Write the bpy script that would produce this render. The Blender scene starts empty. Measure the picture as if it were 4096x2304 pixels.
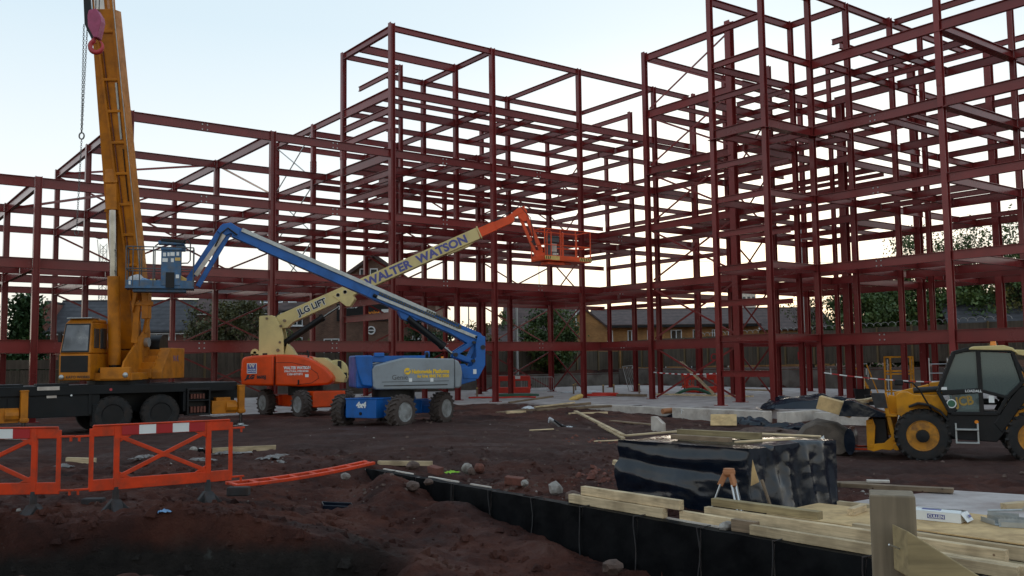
import bpy, bmesh, math, random
import numpy as np
from mathutils import Vector, Matrix, noise as mnoise
random.seed(7)
rng = np.random.default_rng(7)
SC = bpy.context.scene
COL = SC.collection
R = math.radians

# ------------------------------------------------------------------ camera, sky, sun, exposure
PITCH, ROLL, YAW = 0.0794038, -0.0123175, 0.6468843      # yaw of the building grid against the view axis
CAMZ = 2.1322
cam = bpy.data.objects.new('camera', bpy.data.cameras.new('camera'))
COL.objects.link(cam); SC.camera = cam
_fw = Vector((0, math.cos(PITCH), math.sin(PITCH))); _r0 = Vector((1, 0, 0)); _u0 = _r0.cross(_fw)
_r = _r0 * math.cos(ROLL) + _u0 * math.sin(ROLL); _u = -_r0 * math.sin(ROLL) + _u0 * math.cos(ROLL)
_m = Matrix((( _r.x, _u.x, -_fw.x, 0), (_r.y, _u.y, -_fw.y, 0), (_r.z, _u.z, -_fw.z, CAMZ), (0, 0, 0, 1)))
cam.matrix_world = _m
cam.data.sensor_width = 36.0; cam.data.lens = 36.0 * 923.48 / 1024.0
cam.data.clip_start = 0.05; cam.data.clip_end = 6000

SUN_EL, SUN_AZ = 6.0, 14.0           # low sun behind the frame, azimuth to the right of the view axis
wd = bpy.data.worlds.new('World'); SC.world = wd; wd.use_nodes = True
wn = wd.node_tree; wn.nodes.clear()
sky = wn.nodes.new('ShaderNodeTexSky'); sky.sky_type = 'NISHITA'; sky.sun_disc = False
sky.sun_elevation = R(SUN_EL); sky.sun_rotation = R(SUN_AZ)
sky.altitude = 50; sky.air_density = 1.0; sky.dust_density = 3.0; sky.ozone_density = 2.0
bg = wn.nodes.new('ShaderNodeBackground'); bg.inputs['Strength'].default_value = 0.14
wo = wn.nodes.new('ShaderNodeOutputWorld')
# thin even veil of high cloud and haze, the same all round the sky, thickening to the horizon
tcw = wn.nodes.new('ShaderNodeTexCoord'); sxw = wn.nodes.new('ShaderNodeSeparateXYZ'); wn.links.new(tcw.outputs['Generated'], sxw.inputs[0])
hz = wn.nodes.new('ShaderNodeValToRGB'); wn.links.new(sxw.outputs[2], hz.inputs[0])
_e = hz.color_ramp.elements
while len(_e) < 5: _e.new(0.5)
for _i, (_p, _c) in enumerate(((0.0, (.86, .80, .62)), (0.06, (.88, .86, .78)), (0.15, (.86, .895, .90)), (0.34, (.61, .735, .815)), (1.0, (.39, .51, .63)))): _e[_i].position = _p; _e[_i].color = (*_c, 1)
vm = wn.nodes.new('ShaderNodeMixRGB'); vm.blend_type = 'MULTIPLY'; vm.inputs[0].default_value = 1.0; vm.inputs[2].default_value = (9.3, 9.3, 9.3, 1); wn.links.new(hz.outputs[0], vm.inputs[1])
veil = wn.nodes.new('ShaderNodeMixRGB'); veil.blend_type = 'MIX'; veil.inputs[0].default_value = 0.86
wn.links.new(vm.outputs[0], veil.inputs[2])
wn.links.new(sky.outputs[0], veil.inputs[1]); wn.links.new(veil.outputs[0], bg.inputs[0])
wn.links.new(bg.outputs[0], wo.inputs[0])
sl = bpy.data.lights.new('sun', 'SUN'); sl.energy = 0.3; sl.angle = R(12); sl.color = (1.0, 0.86, 0.68)
so = bpy.data.objects.new('sun', sl); COL.objects.link(so)
_sd = Vector((math.sin(R(SUN_AZ)) * math.cos(R(SUN_EL)), math.cos(R(SUN_AZ)) * math.cos(R(SUN_EL)), math.sin(R(SUN_EL))))
so.rotation_euler = (-_sd).to_track_quat('-Z', 'Y').to_euler(); so.location = (0, 100, 60)
SC.view_settings.view_transform = 'Standard'; SC.view_settings.look = 'None'
SC.view_settings.exposure = 0.0; SC.view_settings.gamma = 1.0; SC.view_settings.use_curve_mapping = False

# ------------------------------------------------------------------ building grid -> world
CA, SA = math.cos(YAW), math.sin(YAW)
OX, OY = -5.9398, 45.6105
def b2w(a, b, z=0.0): return Vector((OX + a * CA - b * SA, OY + a * SA + b * CA, z))
def w2b(x, y): x = x - OX; y = y - OY; return x * CA + y * SA, -x * SA + y * CA

# ------------------------------------------------------------------ helpers
def ss(e0, e1, x):
    t = np.clip((x - e0) / (e1 - e0), 0, 1); return t * t * (3 - 2 * t)
def _hash(ix, iy, s):
    h = (ix * 374761393 + iy * 668265263 + s * 974711) & 0xffffffff
    h = ((h ^ (h >> 13)) * 1274126177) & 0xffffffff
    return ((h ^ (h >> 16)) & 0xffff) / 65535.0
def vnoise(x, y, s=0):
    x = np.asarray(x, float); y = np.asarray(y, float)
    ix = np.floor(x).astype(np.int64); iy = np.floor(y).astype(np.int64)
    fx = x - ix; fy = y - iy; fx = fx * fx * (3 - 2 * fx); fy = fy * fy * (3 - 2 * fy)
    a = _hash(ix, iy, s); b = _hash(ix + 1, iy, s); c = _hash(ix, iy + 1, s); d = _hash(ix + 1, iy + 1, s)
    return (a * (1 - fx) + b * fx) * (1 - fy) + (c * (1 - fx) + d * fx) * fy - 0.5

def tag(o, label=None, cat=None, group=None, kind=None):
    if label: o['label'] = label
    if cat: o['category'] = cat
    if group: o['group'] = group
    if kind: o['kind'] = kind
    return o
def empty(name, loc=(0, 0, 0), rz=0.0, label=None, cat=None, group=None):
    o = bpy.data.objects.new(name, None); COL.objects.link(o); o.location = loc; o.rotation_euler = (0, 0, rz)
    o.empty_display_size = 0.2
    return tag(o, label, cat, group)

class MB:
    def __init__(s): s.v = []; s.f = []; s.m = []; s.T = None
    def add(s, vs, fs, mi=0):
        n = len(s.v)
        if s.T is not None: vs = [s.T @ Vector(p) for p in vs]
        s.v += [tuple(p) for p in vs]; s.f += [tuple(i + n for i in f) for f in fs]; s.m += [mi] * len(fs); return s
    def box(s, c, sz, rot=None, mi=0, taper=1.0):
        x, y, z = sz[0] / 2, sz[1] / 2, sz[2] / 2; t = taper
        vs = [Vector(p) for p in ((-x, -y, -z), (x, -y, -z), (x, y, -z), (-x, y, -z), (-x * t, -y * t, z), (x * t, -y * t, z), (x * t, y * t, z), (-x * t, y * t, z))]
        if rot is not None:
            if not isinstance(rot, Matrix):
                rot = Matrix.Rotation(rot, 3, 'Z') if isinstance(rot, (int, float)) else (Matrix.Rotation(rot[2], 3, 'Z') @ Matrix.Rotation(rot[1], 3, 'Y') @ Matrix.Rotation(rot[0], 3, 'X'))
            vs = [rot @ v for v in vs]
        c = Vector(c)
        return s.add([v + c for v in vs], [(0, 3, 2, 1), (4, 5, 6, 7), (0, 1, 5, 4), (1, 2, 6, 5), (2, 3, 7, 6), (3, 0, 4, 7)], mi)
    def bar(s, p0, p1, w, h=None, up=(0, 0, 1), mi=0, w1=None, h1=None):
        h = h or w; w1 = w1 or w; h1 = h1 or h
        p0 = Vector(p0); p1 = Vector(p1); d = (p1 - p0).normalized(); up = Vector(up)
        if abs(d.dot(up)) > 0.98: up = Vector((1, 0, 0)) if abs(d.x) < .9 else Vector((0, 1, 0))
        r = d.cross(up).normalized(); u = r.cross(d)
        vs = []
        for p, ww, hh in ((p0, w, h), (p1, w1, h1)):
            for a, b in ((-1, -1), (1, -1), (1, 1), (-1, 1)): vs.append(p + r * (a * ww / 2) + u * (b * hh / 2))
        return s.add(vs, [(0, 1, 2, 3), (7, 6, 5, 4), (0, 4, 5, 1), (1, 5, 6, 2), (2, 6, 7, 3), (3, 7, 4, 0)], mi)
    def cyl(s, p0, p1, r0, r1=None, n=12, cap=True, mi=0):
        r1 = r0 if r1 is None else r1
        p0 = Vector(p0); p1 = Vector(p1); d = (p1 - p0).normalized()
        up = Vector((0, 0, 1)) if abs(d.z) < .9 else Vector((1, 0, 0))
        a = d.cross(up).normalized(); b = d.cross(a)
        vs = []
        for p, r in ((p0, r0), (p1, r1)):
            for i in range(n):
                t = 2 * math.pi * i / n; vs.append(p + a * (r * math.cos(t)) + b * (r * math.sin(t)))
        fs = [(i, n + i, n + (i + 1) % n, (i + 1) % n) for i in range(n)]
        if cap: fs += [tuple(range(n)), tuple(reversed(range(n, 2 * n)))]
        return s.add(vs, fs, mi)
    def tube(s, pts, r, n=6, mi=0, closed=False):
        pts = [Vector(p) for p in pts]; k = len(pts); vs = []; pa = None
        for i, p in enumerate(pts):
            q0 = pts[i - 1] if (i > 0 or closed) else p; q1 = pts[(i + 1) % k] if (i < k - 1 or closed) else p
            d = (q1 - q0).normalized()
            if pa is None:
                up = Vector((0, 0, 1)) if abs(d.z) < .9 else Vector((1, 0, 0)); a = d.cross(up).normalized()
            else:
                a = (pa - d * pa.dot(d)).normalized()
            pa = a; b = d.cross(a); rr = r[i] if isinstance(r, (list, tuple)) else r
            vs += [p + a * (rr * math.cos(2 * math.pi * j / n)) + b * (rr * math.sin(2 * math.pi * j / n)) for j in range(n)]
        fs = []
        for i in range(k if closed else k - 1):
            o0 = i * n; o1 = ((i + 1) % k) * n
            fs += [(o0 + j, o0 + (j + 1) % n, o1 + (j + 1) % n, o1 + j) for j in range(n)]
        if not closed: fs += [tuple(reversed(range(n))), tuple(range((k - 1) * n, k * n))]
        return s.add(vs, fs, mi)
    def prism(s, poly, lo, hi, axis='y', mi=0):
        n = len(poly)
        def P(p, t): return {'y': (p[0], t, p[1]), 'z': (p[0], p[1], t), 'x': (t, p[0], p[1])}[axis]
        vs = [P(p, lo) for p in poly] + [P(p, hi) for p in poly]
        ar = sum(poly[i][0] * poly[(i + 1) % n][1] - poly[(i + 1) % n][0] * poly[i][1] for i in range(n))
        fs = [tuple(range(n)), tuple(reversed(range(n, 2 * n)))] + [(i, n + i, n + (i + 1) % n, (i + 1) % n) for i in range(n)]
        flip = (ar > 0) != (axis == 'y')
        if flip: fs = [tuple(reversed(f)) for f in fs]
        return s.add(vs, fs, mi)
    def loft(s, rings, cap=True, mi=0):
        n = len(rings[0]); vs = [p for r_ in rings for p in r_]; fs = []
        for i in range(len(rings) - 1):
            fs += [(i * n + j, i * n + (j + 1) % n, (i + 1) * n + (j + 1) % n, (i + 1) * n + j) for j in range(n)]
        if cap: fs += [tuple(reversed(range(n))), tuple(range((len(rings) - 1) * n, len(rings) * n))]
        return s.add(vs, fs, mi)
    def lathe(s, c, axis, prof, n=24, mi=0, cap=True):
        """prof: list of (offset along axis, radius)"""
        c = Vector(c); d = Vector(axis).normalized(); up = Vector((0, 0, 1)) if abs(d.z) < .9 else Vector((1, 0, 0))
        a = d.cross(up).normalized(); b = d.cross(a)
        rings = [[c + d * o + a * (r_ * math.cos(2 * math.pi * j / n)) + b * (r_ * math.sin(2 * math.pi * j / n)) for j in range(n)] for o, r_ in prof]
        return s.loft(rings, cap, mi)
    def quad(s, a, b, c, d, mi=0): return s.add([a, b, c, d], [(0, 1, 2, 3)], mi)
    def mesh(s, name):
        me = bpy.data.meshes.new(name); me.from_pydata(s.v, [], s.f)
        if any(s.m): me.polygons.foreach_set('material_index', s.m)
        me.update(); return me
    def build(s, name, mat, parent=None, smooth=None, bevel=0.0, fix=True, seg=2):
        me = s.mesh(name)
        if fix:
            bm = bmesh.new(); bm.from_mesh(me); bmesh.ops.recalc_face_normals(bm, faces=bm.faces); bm.to_mesh(me); bm.free()
        for m in (mat if isinstance(mat, (list, tuple)) else [mat]): me.materials.append(m)
        o = bpy.data.objects.new(name, me); COL.objects.link(o)
        if parent is not None: o.parent = parent
        if smooth:
            me.polygons.foreach_set('use_smooth', [True] * len(me.polygons)); me.set_sharp_from_angle(angle=R(smooth))
        if bevel:
            b = o.modifiers.new('edge', 'BEVEL'); b.width = bevel; b.segments = seg; b.limit_method = 'ANGLE'; b.angle_limit = R(40)
        return o
def copy_tree(o, parent=None):
    c = o.copy(); COL.objects.link(c); c.parent = parent
    for ch in list(o.children): copy_tree(ch, c)
    return c
def text(name, s, size, loc, rot, mat, parent, bold=0.0, align='LEFT', xs=1.0, depth=0.004, shear=0.0, space=1.0):
    cu = bpy.data.curves.new(name, 'FONT'); cu.body = s; cu.size = size; cu.align_x = align; cu.extrude = depth / 2
    cu.offset = bold; cu.shear = shear; cu.space_character = space; cu.resolution_u = 3
    t = bpy.data.objects.new(name + '_src', cu); COL.objects.link(t)
    dg = bpy.context.evaluated_depsgraph_get(); me = bpy.data.meshes.new_from_object(t.evaluated_get(dg)); me.name = name
    bpy.data.objects.remove(t); bpy.data.curves.remove(cu)
    me.materials.clear(); me.materials.append(mat)
    o = bpy.data.objects.new(name, me); COL.objects.link(o); o.location = loc; o.rotation_euler = rot; o.scale = (xs, 1, 1)
    o.parent = parent; return o
FACE = (R(90), 0, 0)       # text standing upright, read from -y

# ------------------------------------------------------------------ materials
def pmat(name, col, rough=0.6, metal=0.0, var=0.25, vs=2.5, bump=0.0, bs=30.0, dirt=None, da=0.4, ds=1.5, spec=0.5, coat=0.0, alpha=None, detail=6.0):
    m = bpy.data.materials.new(name); m.use_nodes = True; nt = m.node_tree; N = nt.nodes; L = nt.links
    p = N['Principled BSDF']; p.inputs['Roughness'].default_value = rough; p.inputs['Metallic'].default_value = metal
    p.inputs['Specular IOR Level'].default_value = spec
    if coat: p.inputs['Coat Weight'].default_value = coat; p.inputs['Coat Roughness'].default_value = 0.15
    geo = N.new('ShaderNodeNewGeometry')
    n1 = N.new('ShaderNodeTexNoise'); n1.inputs['Scale'].default_value = vs; n1.inputs['Detail'].default_value = detail
    L.new(geo.outputs['Position'], n1.inputs['Vector'])
    cr = N.new('ShaderNodeValToRGB'); e = cr.color_ramp.elements
    lo = [max(0, c * (1 - var)) for c in col]; hi = [min(1, c * (1 + var)) for c in col]
    e[0].position = 0.3; e[0].color = (*lo, 1); e[1].position = 0.7; e[1].color = (*hi, 1)
    L.new(n1.outputs[0], cr.inputs[0]); out = cr.outputs[0]
    if dirt is not None:
        n2 = N.new('ShaderNodeTexNoise'); n2.inputs['Scale'].default_value = ds; n2.inputs['Detail'].default_value = 8; n2.inputs['Roughness'].default_value = 0.65
        L.new(geo.outputs['Position'], n2.inputs['Vector'])
        r2 = N.new('ShaderNodeValToRGB'); r2.color_ramp.elements[0].position = 0.45; r2.color_ramp.elements[1].position = 0.72
        r2.color_ramp.elements[0].color = (0, 0, 0, 1); r2.color_ramp.elements[1].color = (da, da, da, 1)
        L.new(n2.outputs[0], r2.inputs[0])
        mx = N.new('ShaderNodeMixRGB'); mx.inputs[2].default_value = (*dirt, 1); L.new(r2.outputs[0], mx.inputs[0]); L.new(out, mx.inputs[1]); out = mx.outputs[0]
        ra = N.new('ShaderNodeMath'); ra.operation = 'MULTIPLY_ADD'; ra.inputs[1].default_value = 0.35; ra.inputs[2].default_value = rough
        L.new(r2.outputs[0], ra.inputs[0]); L.new(ra.outputs[0], p.inputs['Roughness'])
    L.new(out, p.inputs['Base Color'])
    if bump:
        n3 = N.new('ShaderNodeTexNoise'); n3.inputs['Scale'].default_value = bs; n3.inputs['Detail'].default_value = 6
        L.new(geo.outputs['Position'], n3.inputs['Vector'])
        b = N.new('ShaderNodeBump'); b.inputs['Strength'].default_value = bump; b.inputs['Distance'].default_value = 0.02
        L.new(n3.outputs[0], b.inputs['Height']); L.new(b.outputs[0], p.inputs['Normal'])
    if alpha is not None: p.inputs['Alpha'].default_value = alpha
    return m
M = {}
MUD = (0.085, 0.045, 0.034)
M['steel'] = pmat('red_oxide_primer', (0.190, 0.0235, 0.0225), 0.22, var=0.12, vs=1.3, dirt=(0.15, 0.040, 0.036), da=0.25, ds=0.8, spec=0.40)
M['galv'] = pmat('galvanised_steel', (0.42, 0.43, 0.42), 0.45, 0.7, var=0.15, vs=8)
M['alu'] = pmat('aluminium_tube', (0.55, 0.56, 0.57), 0.35, 0.8, var=0.1)
M['chrome'] = pmat('polished_rod', (0.30, 0.305, 0.31), 0.12, 1.0, var=0.2, vs=3)
M['yellow'] = pmat('crane_yellow_paint', (0.50, 0.165, 0.006), 0.45, var=0.16, vs=1.6, dirt=(0.13, 0.055, 0.018), da=0.6, ds=2.2, spec=0.3)
M['jcbyel'] = pmat('loader_yellow_paint', (0.66, 0.265, 0.004), 0.42, var=0.12, vs=2, dirt=(0.10, 0.05, 0.03), da=0.55, ds=2.8, spec=0.3)
M['cream'] = pmat('cream_boom_paint', (0.64, 0.50, 0.21), 0.4, var=0.08, vs=1.2, dirt=(0.30, 0.22, 0.12), da=0.3, ds=2.0)
M['orange'] = pmat('orange_lift_paint', (0.74, 0.065, 0.004), 0.3, var=0.1, vs=1.4, dirt=(0.28, 0.045, 0.012), da=0.4, ds=1.8, spec=0.35)
M['blue'] = pmat('blue_lift_paint', (0.010, 0.115, 0.40), 0.34, var=0.12, vs=1.4, dirt=(0.03, 0.05, 0.08), da=0.5, ds=2.0, spec=0.35)
M['bluedirty'] = pmat('worn_blue_paint', (0.035, 0.11, 0.22), 0.5, var=0.25, vs=6, dirt=(0.17, 0.15, 0.12), da=0.7, ds=5)
M['grey'] = pmat('grey_cowl_paint', (0.25, 0.275, 0.295), 0.4, var=0.1, vs=1.2, dirt=(0.16, 0.15, 0.14), da=0.4, ds=2.0)
M['white'] = pmat('white_paint', (0.74, 0.74, 0.72), 0.5, var=0.08)
M['black'] = pmat('black_paint', (0.006, 0.0065, 0.0075), 0.42, var=0.3, vs=4, dirt=(0.028, 0.019, 0.015), da=0.5, ds=2.5, spec=0.3)
M['chassis'] = pmat('carrier_dark_paint', (0.005, 0.007, 0.009), 0.4, var=0.3, vs=2, dirt=(0.022, 0.017, 0.014), da=0.5, ds=1.8, spec=0.25)
M['rubber'] = pmat('muddy_tyre_rubber', (0.016, 0.0155, 0.0155), 0.85, var=0.3, vs=6, dirt=(0.06, 0.042, 0.033), da=0.7, ds=4, bump=0.4)
M['mudrubber'] = pmat('clay_caked_tyre', (0.075, 0.055, 0.047), 0.92, var=0.3, vs=5, dirt=(0.03, 0.026, 0.025), da=0.6, ds=5, bump=0.5)
M['rim'] = pmat('grey_wheel_rim', (0.26, 0.265, 0.26), 0.6, var=0.25, vs=6, dirt=(0.085, 0.058, 0.043), da=0.9, ds=4)
M['barrier'] = pmat('orange_plastic', (0.64, 0.046, 0.006), 0.45, var=0.16, vs=5, dirt=(0.20, 0.05, 0.025), da=0.75, ds=3, spec=0.3)
M['redplastic'] = pmat('red_plastic', (0.60, 0.022, 0.006), 0.45, var=0.1, vs=3, dirt=(0.2, 0.04, 0.03), da=0.3, ds=4)
M['redtape'] = pmat('red_reflective_band', (0.40, 0.006, 0.010), 0.4, var=0.1)
M['foot'] = pmat('grey_rubber_foot', (0.034, 0.033, 0.034), 0.85, var=0.3, vs=8, dirt=(0.06, 0.033, 0.025), da=0.7, ds=5)
M['pine'] = pmat('fresh_sawn_timber', (0.50, 0.355, 0.185), 0.75, var=0.16, vs=5, dirt=(0.30, 0.17, 0.07), da=0.5, ds=7)
M['oldwood'] = pmat('weathered_timber', (0.19, 0.135, 0.085), 0.85, var=0.25, vs=6, dirt=(0.09, 0.06, 0.045), da=0.6, ds=5)
M['greenwood'] = pmat('tanalised_timber', (0.235, 0.19, 0.105), 0.8, var=0.22, vs=5, dirt=(0.11, 0.085, 0.05), da=0.5, ds=5)
M['ply'] = pmat('plywood_sheet', (0.58, 0.385, 0.175), 0.7, var=0.18, vs=3, dirt=(0.20, 0.11, 0.055), da=0.6, ds=4)
M['poly'] = pmat('black_polythene', (0.004, 0.008, 0.016), 0.15, var=0.3, vs=3, dirt=(0.022, 0.027, 0.036), da=0.3, ds=3.5)
M['membrane'] = pmat('black_membrane', (0.0045, 0.005, 0.006), 0.5, var=0.35, vs=3, bump=0.15, bs=7, dirt=(0.011, 0.009, 0.008), da=0.4, ds=3, spec=0.08)
M['conc'] = pmat('concrete', (0.44, 0.385, 0.365), 0.85, var=0.18, vs=1.5, bump=0.25, bs=25, dirt=(0.20, 0.125, 0.10), da=0.7, ds=0.9)
M['concpale'] = pmat('pale_cast_concrete', (0.60, 0.53, 0.46), 0.85, var=0.15, vs=2.5, bump=0.2, bs=25, dirt=(0.20, 0.12, 0.085), da=0.55, ds=2.2)
M['stone'] = pmat('rubble_stone', (0.10, 0.062, 0.048), 0.9, var=0.35, vs=9, bump=0.5, bs=30)
M['stonepale'] = pmat('pale_rubble', (0.30, 0.27, 0.24), 0.9, var=0.25, vs=9, bump=0.5, bs=30, dirt=MUD, da=0.6, ds=7)
M['brickpc'] = pmat('loose_brick', (0.15, 0.050, 0.034), 0.9, var=0.25, vs=12, bump=0.4, bs=40, dirt=MUD, da=0.5, ds=9)
M['glass'] = pmat('dark_glazing', (0.035, 0.042, 0.046), 0.06, var=0.2, vs=2)
M['upvc'] = pmat('white_window_frame', (0.78, 0.78, 0.77), 0.45, var=0.05)
M['orangelens'] = pmat('amber_beacon_lens', (0.75, 0.22, 0.01), 0.2, var=0.1)
M['purple'] = pmat('magenta_hook_paint', (0.34, 0.05, 0.13), 0.5, var=0.15, vs=5, dirt=(0.2, 0.03, 0.05), da=0.4, ds=6)
M['hookred'] = pmat('red_hook_paint', (0.42, 0.035, 0.045), 0.45, var=0.2, vs=6)
M['chain'] = pmat('steel_chain', (0.12, 0.115, 0.11), 0.5, 0.6, var=0.2)
M['lettblue'] = pmat('blue_lettering', (0.085, 0.085, 0.27), 0.5, var=0.1)
M['lettyel'] = pmat('yellow_lettering', (0.86, 0.52, 0.02), 0.5, var=0.05)
M['lettblack'] = pmat('black_lettering', (0.012, 0.012, 0.016), 0.5, var=0.1)
M['hose_g'] = pmat('green_hose', (0.03, 0.11, 0.06), 0.5, var=0.2)
M['cable'] = pmat('dark_cable', (0.02, 0.02, 0.022), 0.6, var=0.2)
M['lime'] = pmat('lime_plastic', (0.28, 0.55, 0.03), 0.5, var=0.1)
M['terracotta'] = pmat('clay_pipe', (0.42, 0.17, 0.07), 0.7, var=0.15)
M['bag'] = pmat('white_plastic_bag', (0.55, 0.55, 0.56), 0.45, var=0.2, vs=9)
M['bagblue'] = pmat('blue_plastic_bag', (0.16, 0.30, 0.50), 0.45, var=0.2, vs=9)
M['bagyel'] = pmat('yellow_card', (0.65, 0.42, 0.12), 0.6, var=0.15, vs=9)
M['concdark'] = pmat('dirty_retaining_concrete', (0.15, 0.128, 0.11), 0.9, var=0.25, vs=1.2, bump=0.3, bs=20, dirt=(0.06, 0.045, 0.036), da=0.8, ds=0.9)
M['jcbrim'] = pmat('muddy_yellow_rim', (0.52, 0.205, 0.008), 0.55, var=0.2, vs=5, dirt=(0.085, 0.05, 0.034), da=0.85, ds=4)
M['dimyel'] = pmat('faded_yellow_decal', (0.34, 0.20, 0.03), 0.6, var=0.2)  # yellow darkened to look dimmed by glass in front of it
M['conduit'] = pmat('grey_label_plastic', (0.085, 0.085, 0.09), 0.7, var=0.2)
M['scrap'] = pmat('trodden_plastic', (0.17, 0.155, 0.145), 0.5, var=0.4, vs=9, dirt=MUD, da=0.9, ds=6)
M['tarpgrey'] = pmat('muddy_bag_fabric', (0.11, 0.082, 0.062), 0.8, var=0.3, vs=5, bump=0.4, bs=15, dirt=(0.045, 0.035, 0.03), da=0.6, ds=3)
M['fencew'] = None

def vary_per_object(m, lo=0.72, hi=1.25):
    nt = m.node_tree; N = nt.nodes; L = nt.links; p = N['Principled BSDF']; src = p.inputs['Base Color'].links[0].from_socket
    oi = N.new('ShaderNodeObjectInfo'); mr = N.new('ShaderNodeMapRange'); mr.inputs[3].default_value = lo; mr.inputs[4].default_value = hi; L.new(oi.outputs['Random'], mr.inputs[0])
    mx = N.new('ShaderNodeMixRGB'); mx.blend_type = 'MULTIPLY'; mx.inputs[0].default_value = 1.0; L.new(src, mx.inputs[1]); L.new(mr.outputs[0], mx.inputs[2]); L.new(mx.outputs[0], p.inputs['Base Color'])
vary_per_object(M['steel'], 0.85, 1.15)
def crease(m, sc=2.6, st=0.35):
    """sharp random creases pressed into thin sheeting"""
    nt = m.node_tree; N = nt.nodes; L = nt.links; p = N['Principled BSDF']; g = N.new('ShaderNodeNewGeometry')
    n = N.new('ShaderNodeTexNoise'); n.inputs['Scale'].default_value = 2.0; n.inputs['Detail'].default_value = 3; L.new(g.outputs['Position'], n.inputs['Vector'])
    ad = N.new('ShaderNodeMixRGB'); ad.blend_type = 'ADD'; ad.inputs[0].default_value = 0.5; L.new(g.outputs['Position'], ad.inputs[1]); L.new(n.outputs['Color'], ad.inputs[2])
    vo = N.new('ShaderNodeTexVoronoi'); vo.feature = 'SMOOTH_F1'; vo.inputs['Smoothness'].default_value = 0.15; vo.inputs['Scale'].default_value = sc; L.new(ad.outputs[0], vo.inputs['Vector'])
    b = N.new('ShaderNodeBump'); b.inputs['Strength'].default_value = st; b.inputs['Distance'].default_value = 0.10; L.new(vo.outputs['Distance'], b.inputs['Height'])
    if p.inputs['Normal'].links: L.new(p.inputs['Normal'].links[0].from_socket, b.inputs['Normal'])
    L.new(b.outputs[0], p.inputs['Normal'])
crease(M['poly'], 1.7, 0.22); crease(M['membrane'], 2.0, 0.3)
def nodemat(name):
    m = bpy.data.materials.new(name); m.use_nodes = True
    return m, m.node_tree.nodes, m.node_tree.links, m.node_tree.nodes['Principled BSDF']
def ramp(N, pts):
    r = N.new('ShaderNodeValToRGB'); e = r.color_ramp.elements
    while len(e) < len(pts): e.new(0.5)
    for i, (p, c) in enumerate(pts): e[i].position = p; e[i].color = (*c, 1)
    return r
def soil_mat():
    m, N, L, p = nodemat('red_clay_soil'); p.inputs['Roughness'].default_value = 0.9; p.inputs['Specular IOR Level'].default_value = 0.18
    g = N.new('ShaderNodeNewGeometry')
    def nz(sc, det=6, ro=0.6):
        n = N.new('ShaderNodeTexNoise'); n.inputs['Scale'].default_value = sc; n.inputs['Detail'].default_value = det; n.inputs['Roughness'].default_value = ro
        L.new(g.outputs['Position'], n.inputs['Vector']); return n
    n1 = nz(0.55, 9, 0.7)
    c1 = ramp(N, [(0.34, (0.026, 0.0105, 0.0085)), (0.46, (0.062, 0.0215, 0.0155)), (0.56, (0.105, 0.036, 0.0240)), (0.70, (0.125, 0.058, 0.042))])
    L.new(n1.outputs[0], c1.inputs[0])
    # trafficked hardcore track across the site: greyer crushed stone pressed into the clay
    sx = N.new('ShaderNodeSeparateXYZ'); L.new(g.outputs['Position'], sx.inputs[0])
    n2 = nz(0.35, 4)
    ad = N.new('ShaderNodeMath'); ad.operation = 'MULTIPLY_ADD'; ad.inputs[1].default_value = 7.0; L.new(n2.outputs[0], ad.inputs[0]); L.new(sx.outputs[1], ad.inputs[2])
    tr = N.new('ShaderNodeMapRange'); tr.inputs[1].default_value = 21.5; tr.inputs[2].default_value = 25.0; L.new(ad.outputs[0], tr.inputs[0])
    tr2 = N.new('ShaderNodeMapRange'); tr2.inputs[1].default_value = 40.0; tr2.inputs[2].default_value = 35.5; L.new(ad.outputs[0], tr2.inputs[0])
    mu = N.new('ShaderNodeMath'); mu.operation = 'MULTIPLY'; L.new(tr.outputs[0], mu.inputs[0]); L.new(tr2.outputs[0], mu.inputs[1])
    mu2 = N.new('ShaderNodeMath'); mu2.operation = 'MULTIPLY'; mu2.inputs[1].default_value = 0.75; L.new(mu.outputs[0], mu2.inputs[0])
    n4 = nz(3.0, 8, 0.7)
    c2 = ramp(N, [(0.3, (0.044, 0.0240, 0.0205)), (0.7, (0.092, 0.051, 0.0430))]); L.new(n4.outputs[0], c2.inputs[0])
    mx = N.new('ShaderNodeMixRGB'); L.new(mu2.outputs[0], mx.inputs[0]); L.new(c1.outputs[0], mx.inputs[1]); L.new(c2.outputs[0], mx.inputs[2])
    # pale grit specks
    vo = N.new('ShaderNodeTexVoronoi'); vo.inputs['Scale'].default_value = 9.0; L.new(g.outputs['Position'], vo.inputs['Vector'])
    sp = ramp(N, [(0.0, (1, 1, 1)), (0.09, (1, 1, 1)), (0.14, (0, 0, 0))]); L.new(vo.outputs['Distance'], sp.inputs[0])
    n5 = nz(1.3, 3); th = ramp(N, [(0.52, (0, 0, 0)), (0.62, (0.7, 0.7, 0.7))]); L.new(n5.outputs[0], th.inputs[0])
    ms = N.new('ShaderNodeMath'); ms.operation = 'MULTIPLY'; L.new(sp.outputs[0], ms.inputs[0]); L.new(th.outputs[0], ms.inputs[1])
    m2 = N.new('ShaderNodeMixRGB'); m2.inputs[2].default_value = (0.12, 0.088, 0.072, 1); L.new(ms.outputs[0], m2.inputs[0]); L.new(mx.outputs[0], m2.inputs[1])
    # dark grey subsoil under the red clay, seen where the trench cuts through it
    nsb = nz(1.4, 6); zs = N.new('ShaderNodeMath'); zs.operation = 'MULTIPLY_ADD'; zs.inputs[1].default_value = 0.5; L.new(nsb.outputs[0], zs.inputs[0]); L.new(sx.outputs[2], zs.inputs[2])
    sbm = N.new('ShaderNodeMapRange'); sbm.inputs[1].default_value = 0.12; sbm.inputs[2].default_value = -0.10; L.new(zs.outputs[0], sbm.inputs[0])
    yl = N.new('ShaderNodeMapRange'); yl.inputs[1].default_value = 13.6; yl.inputs[2].default_value = 12.9; L.new(sx.outputs[1], yl.inputs[0])
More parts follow.
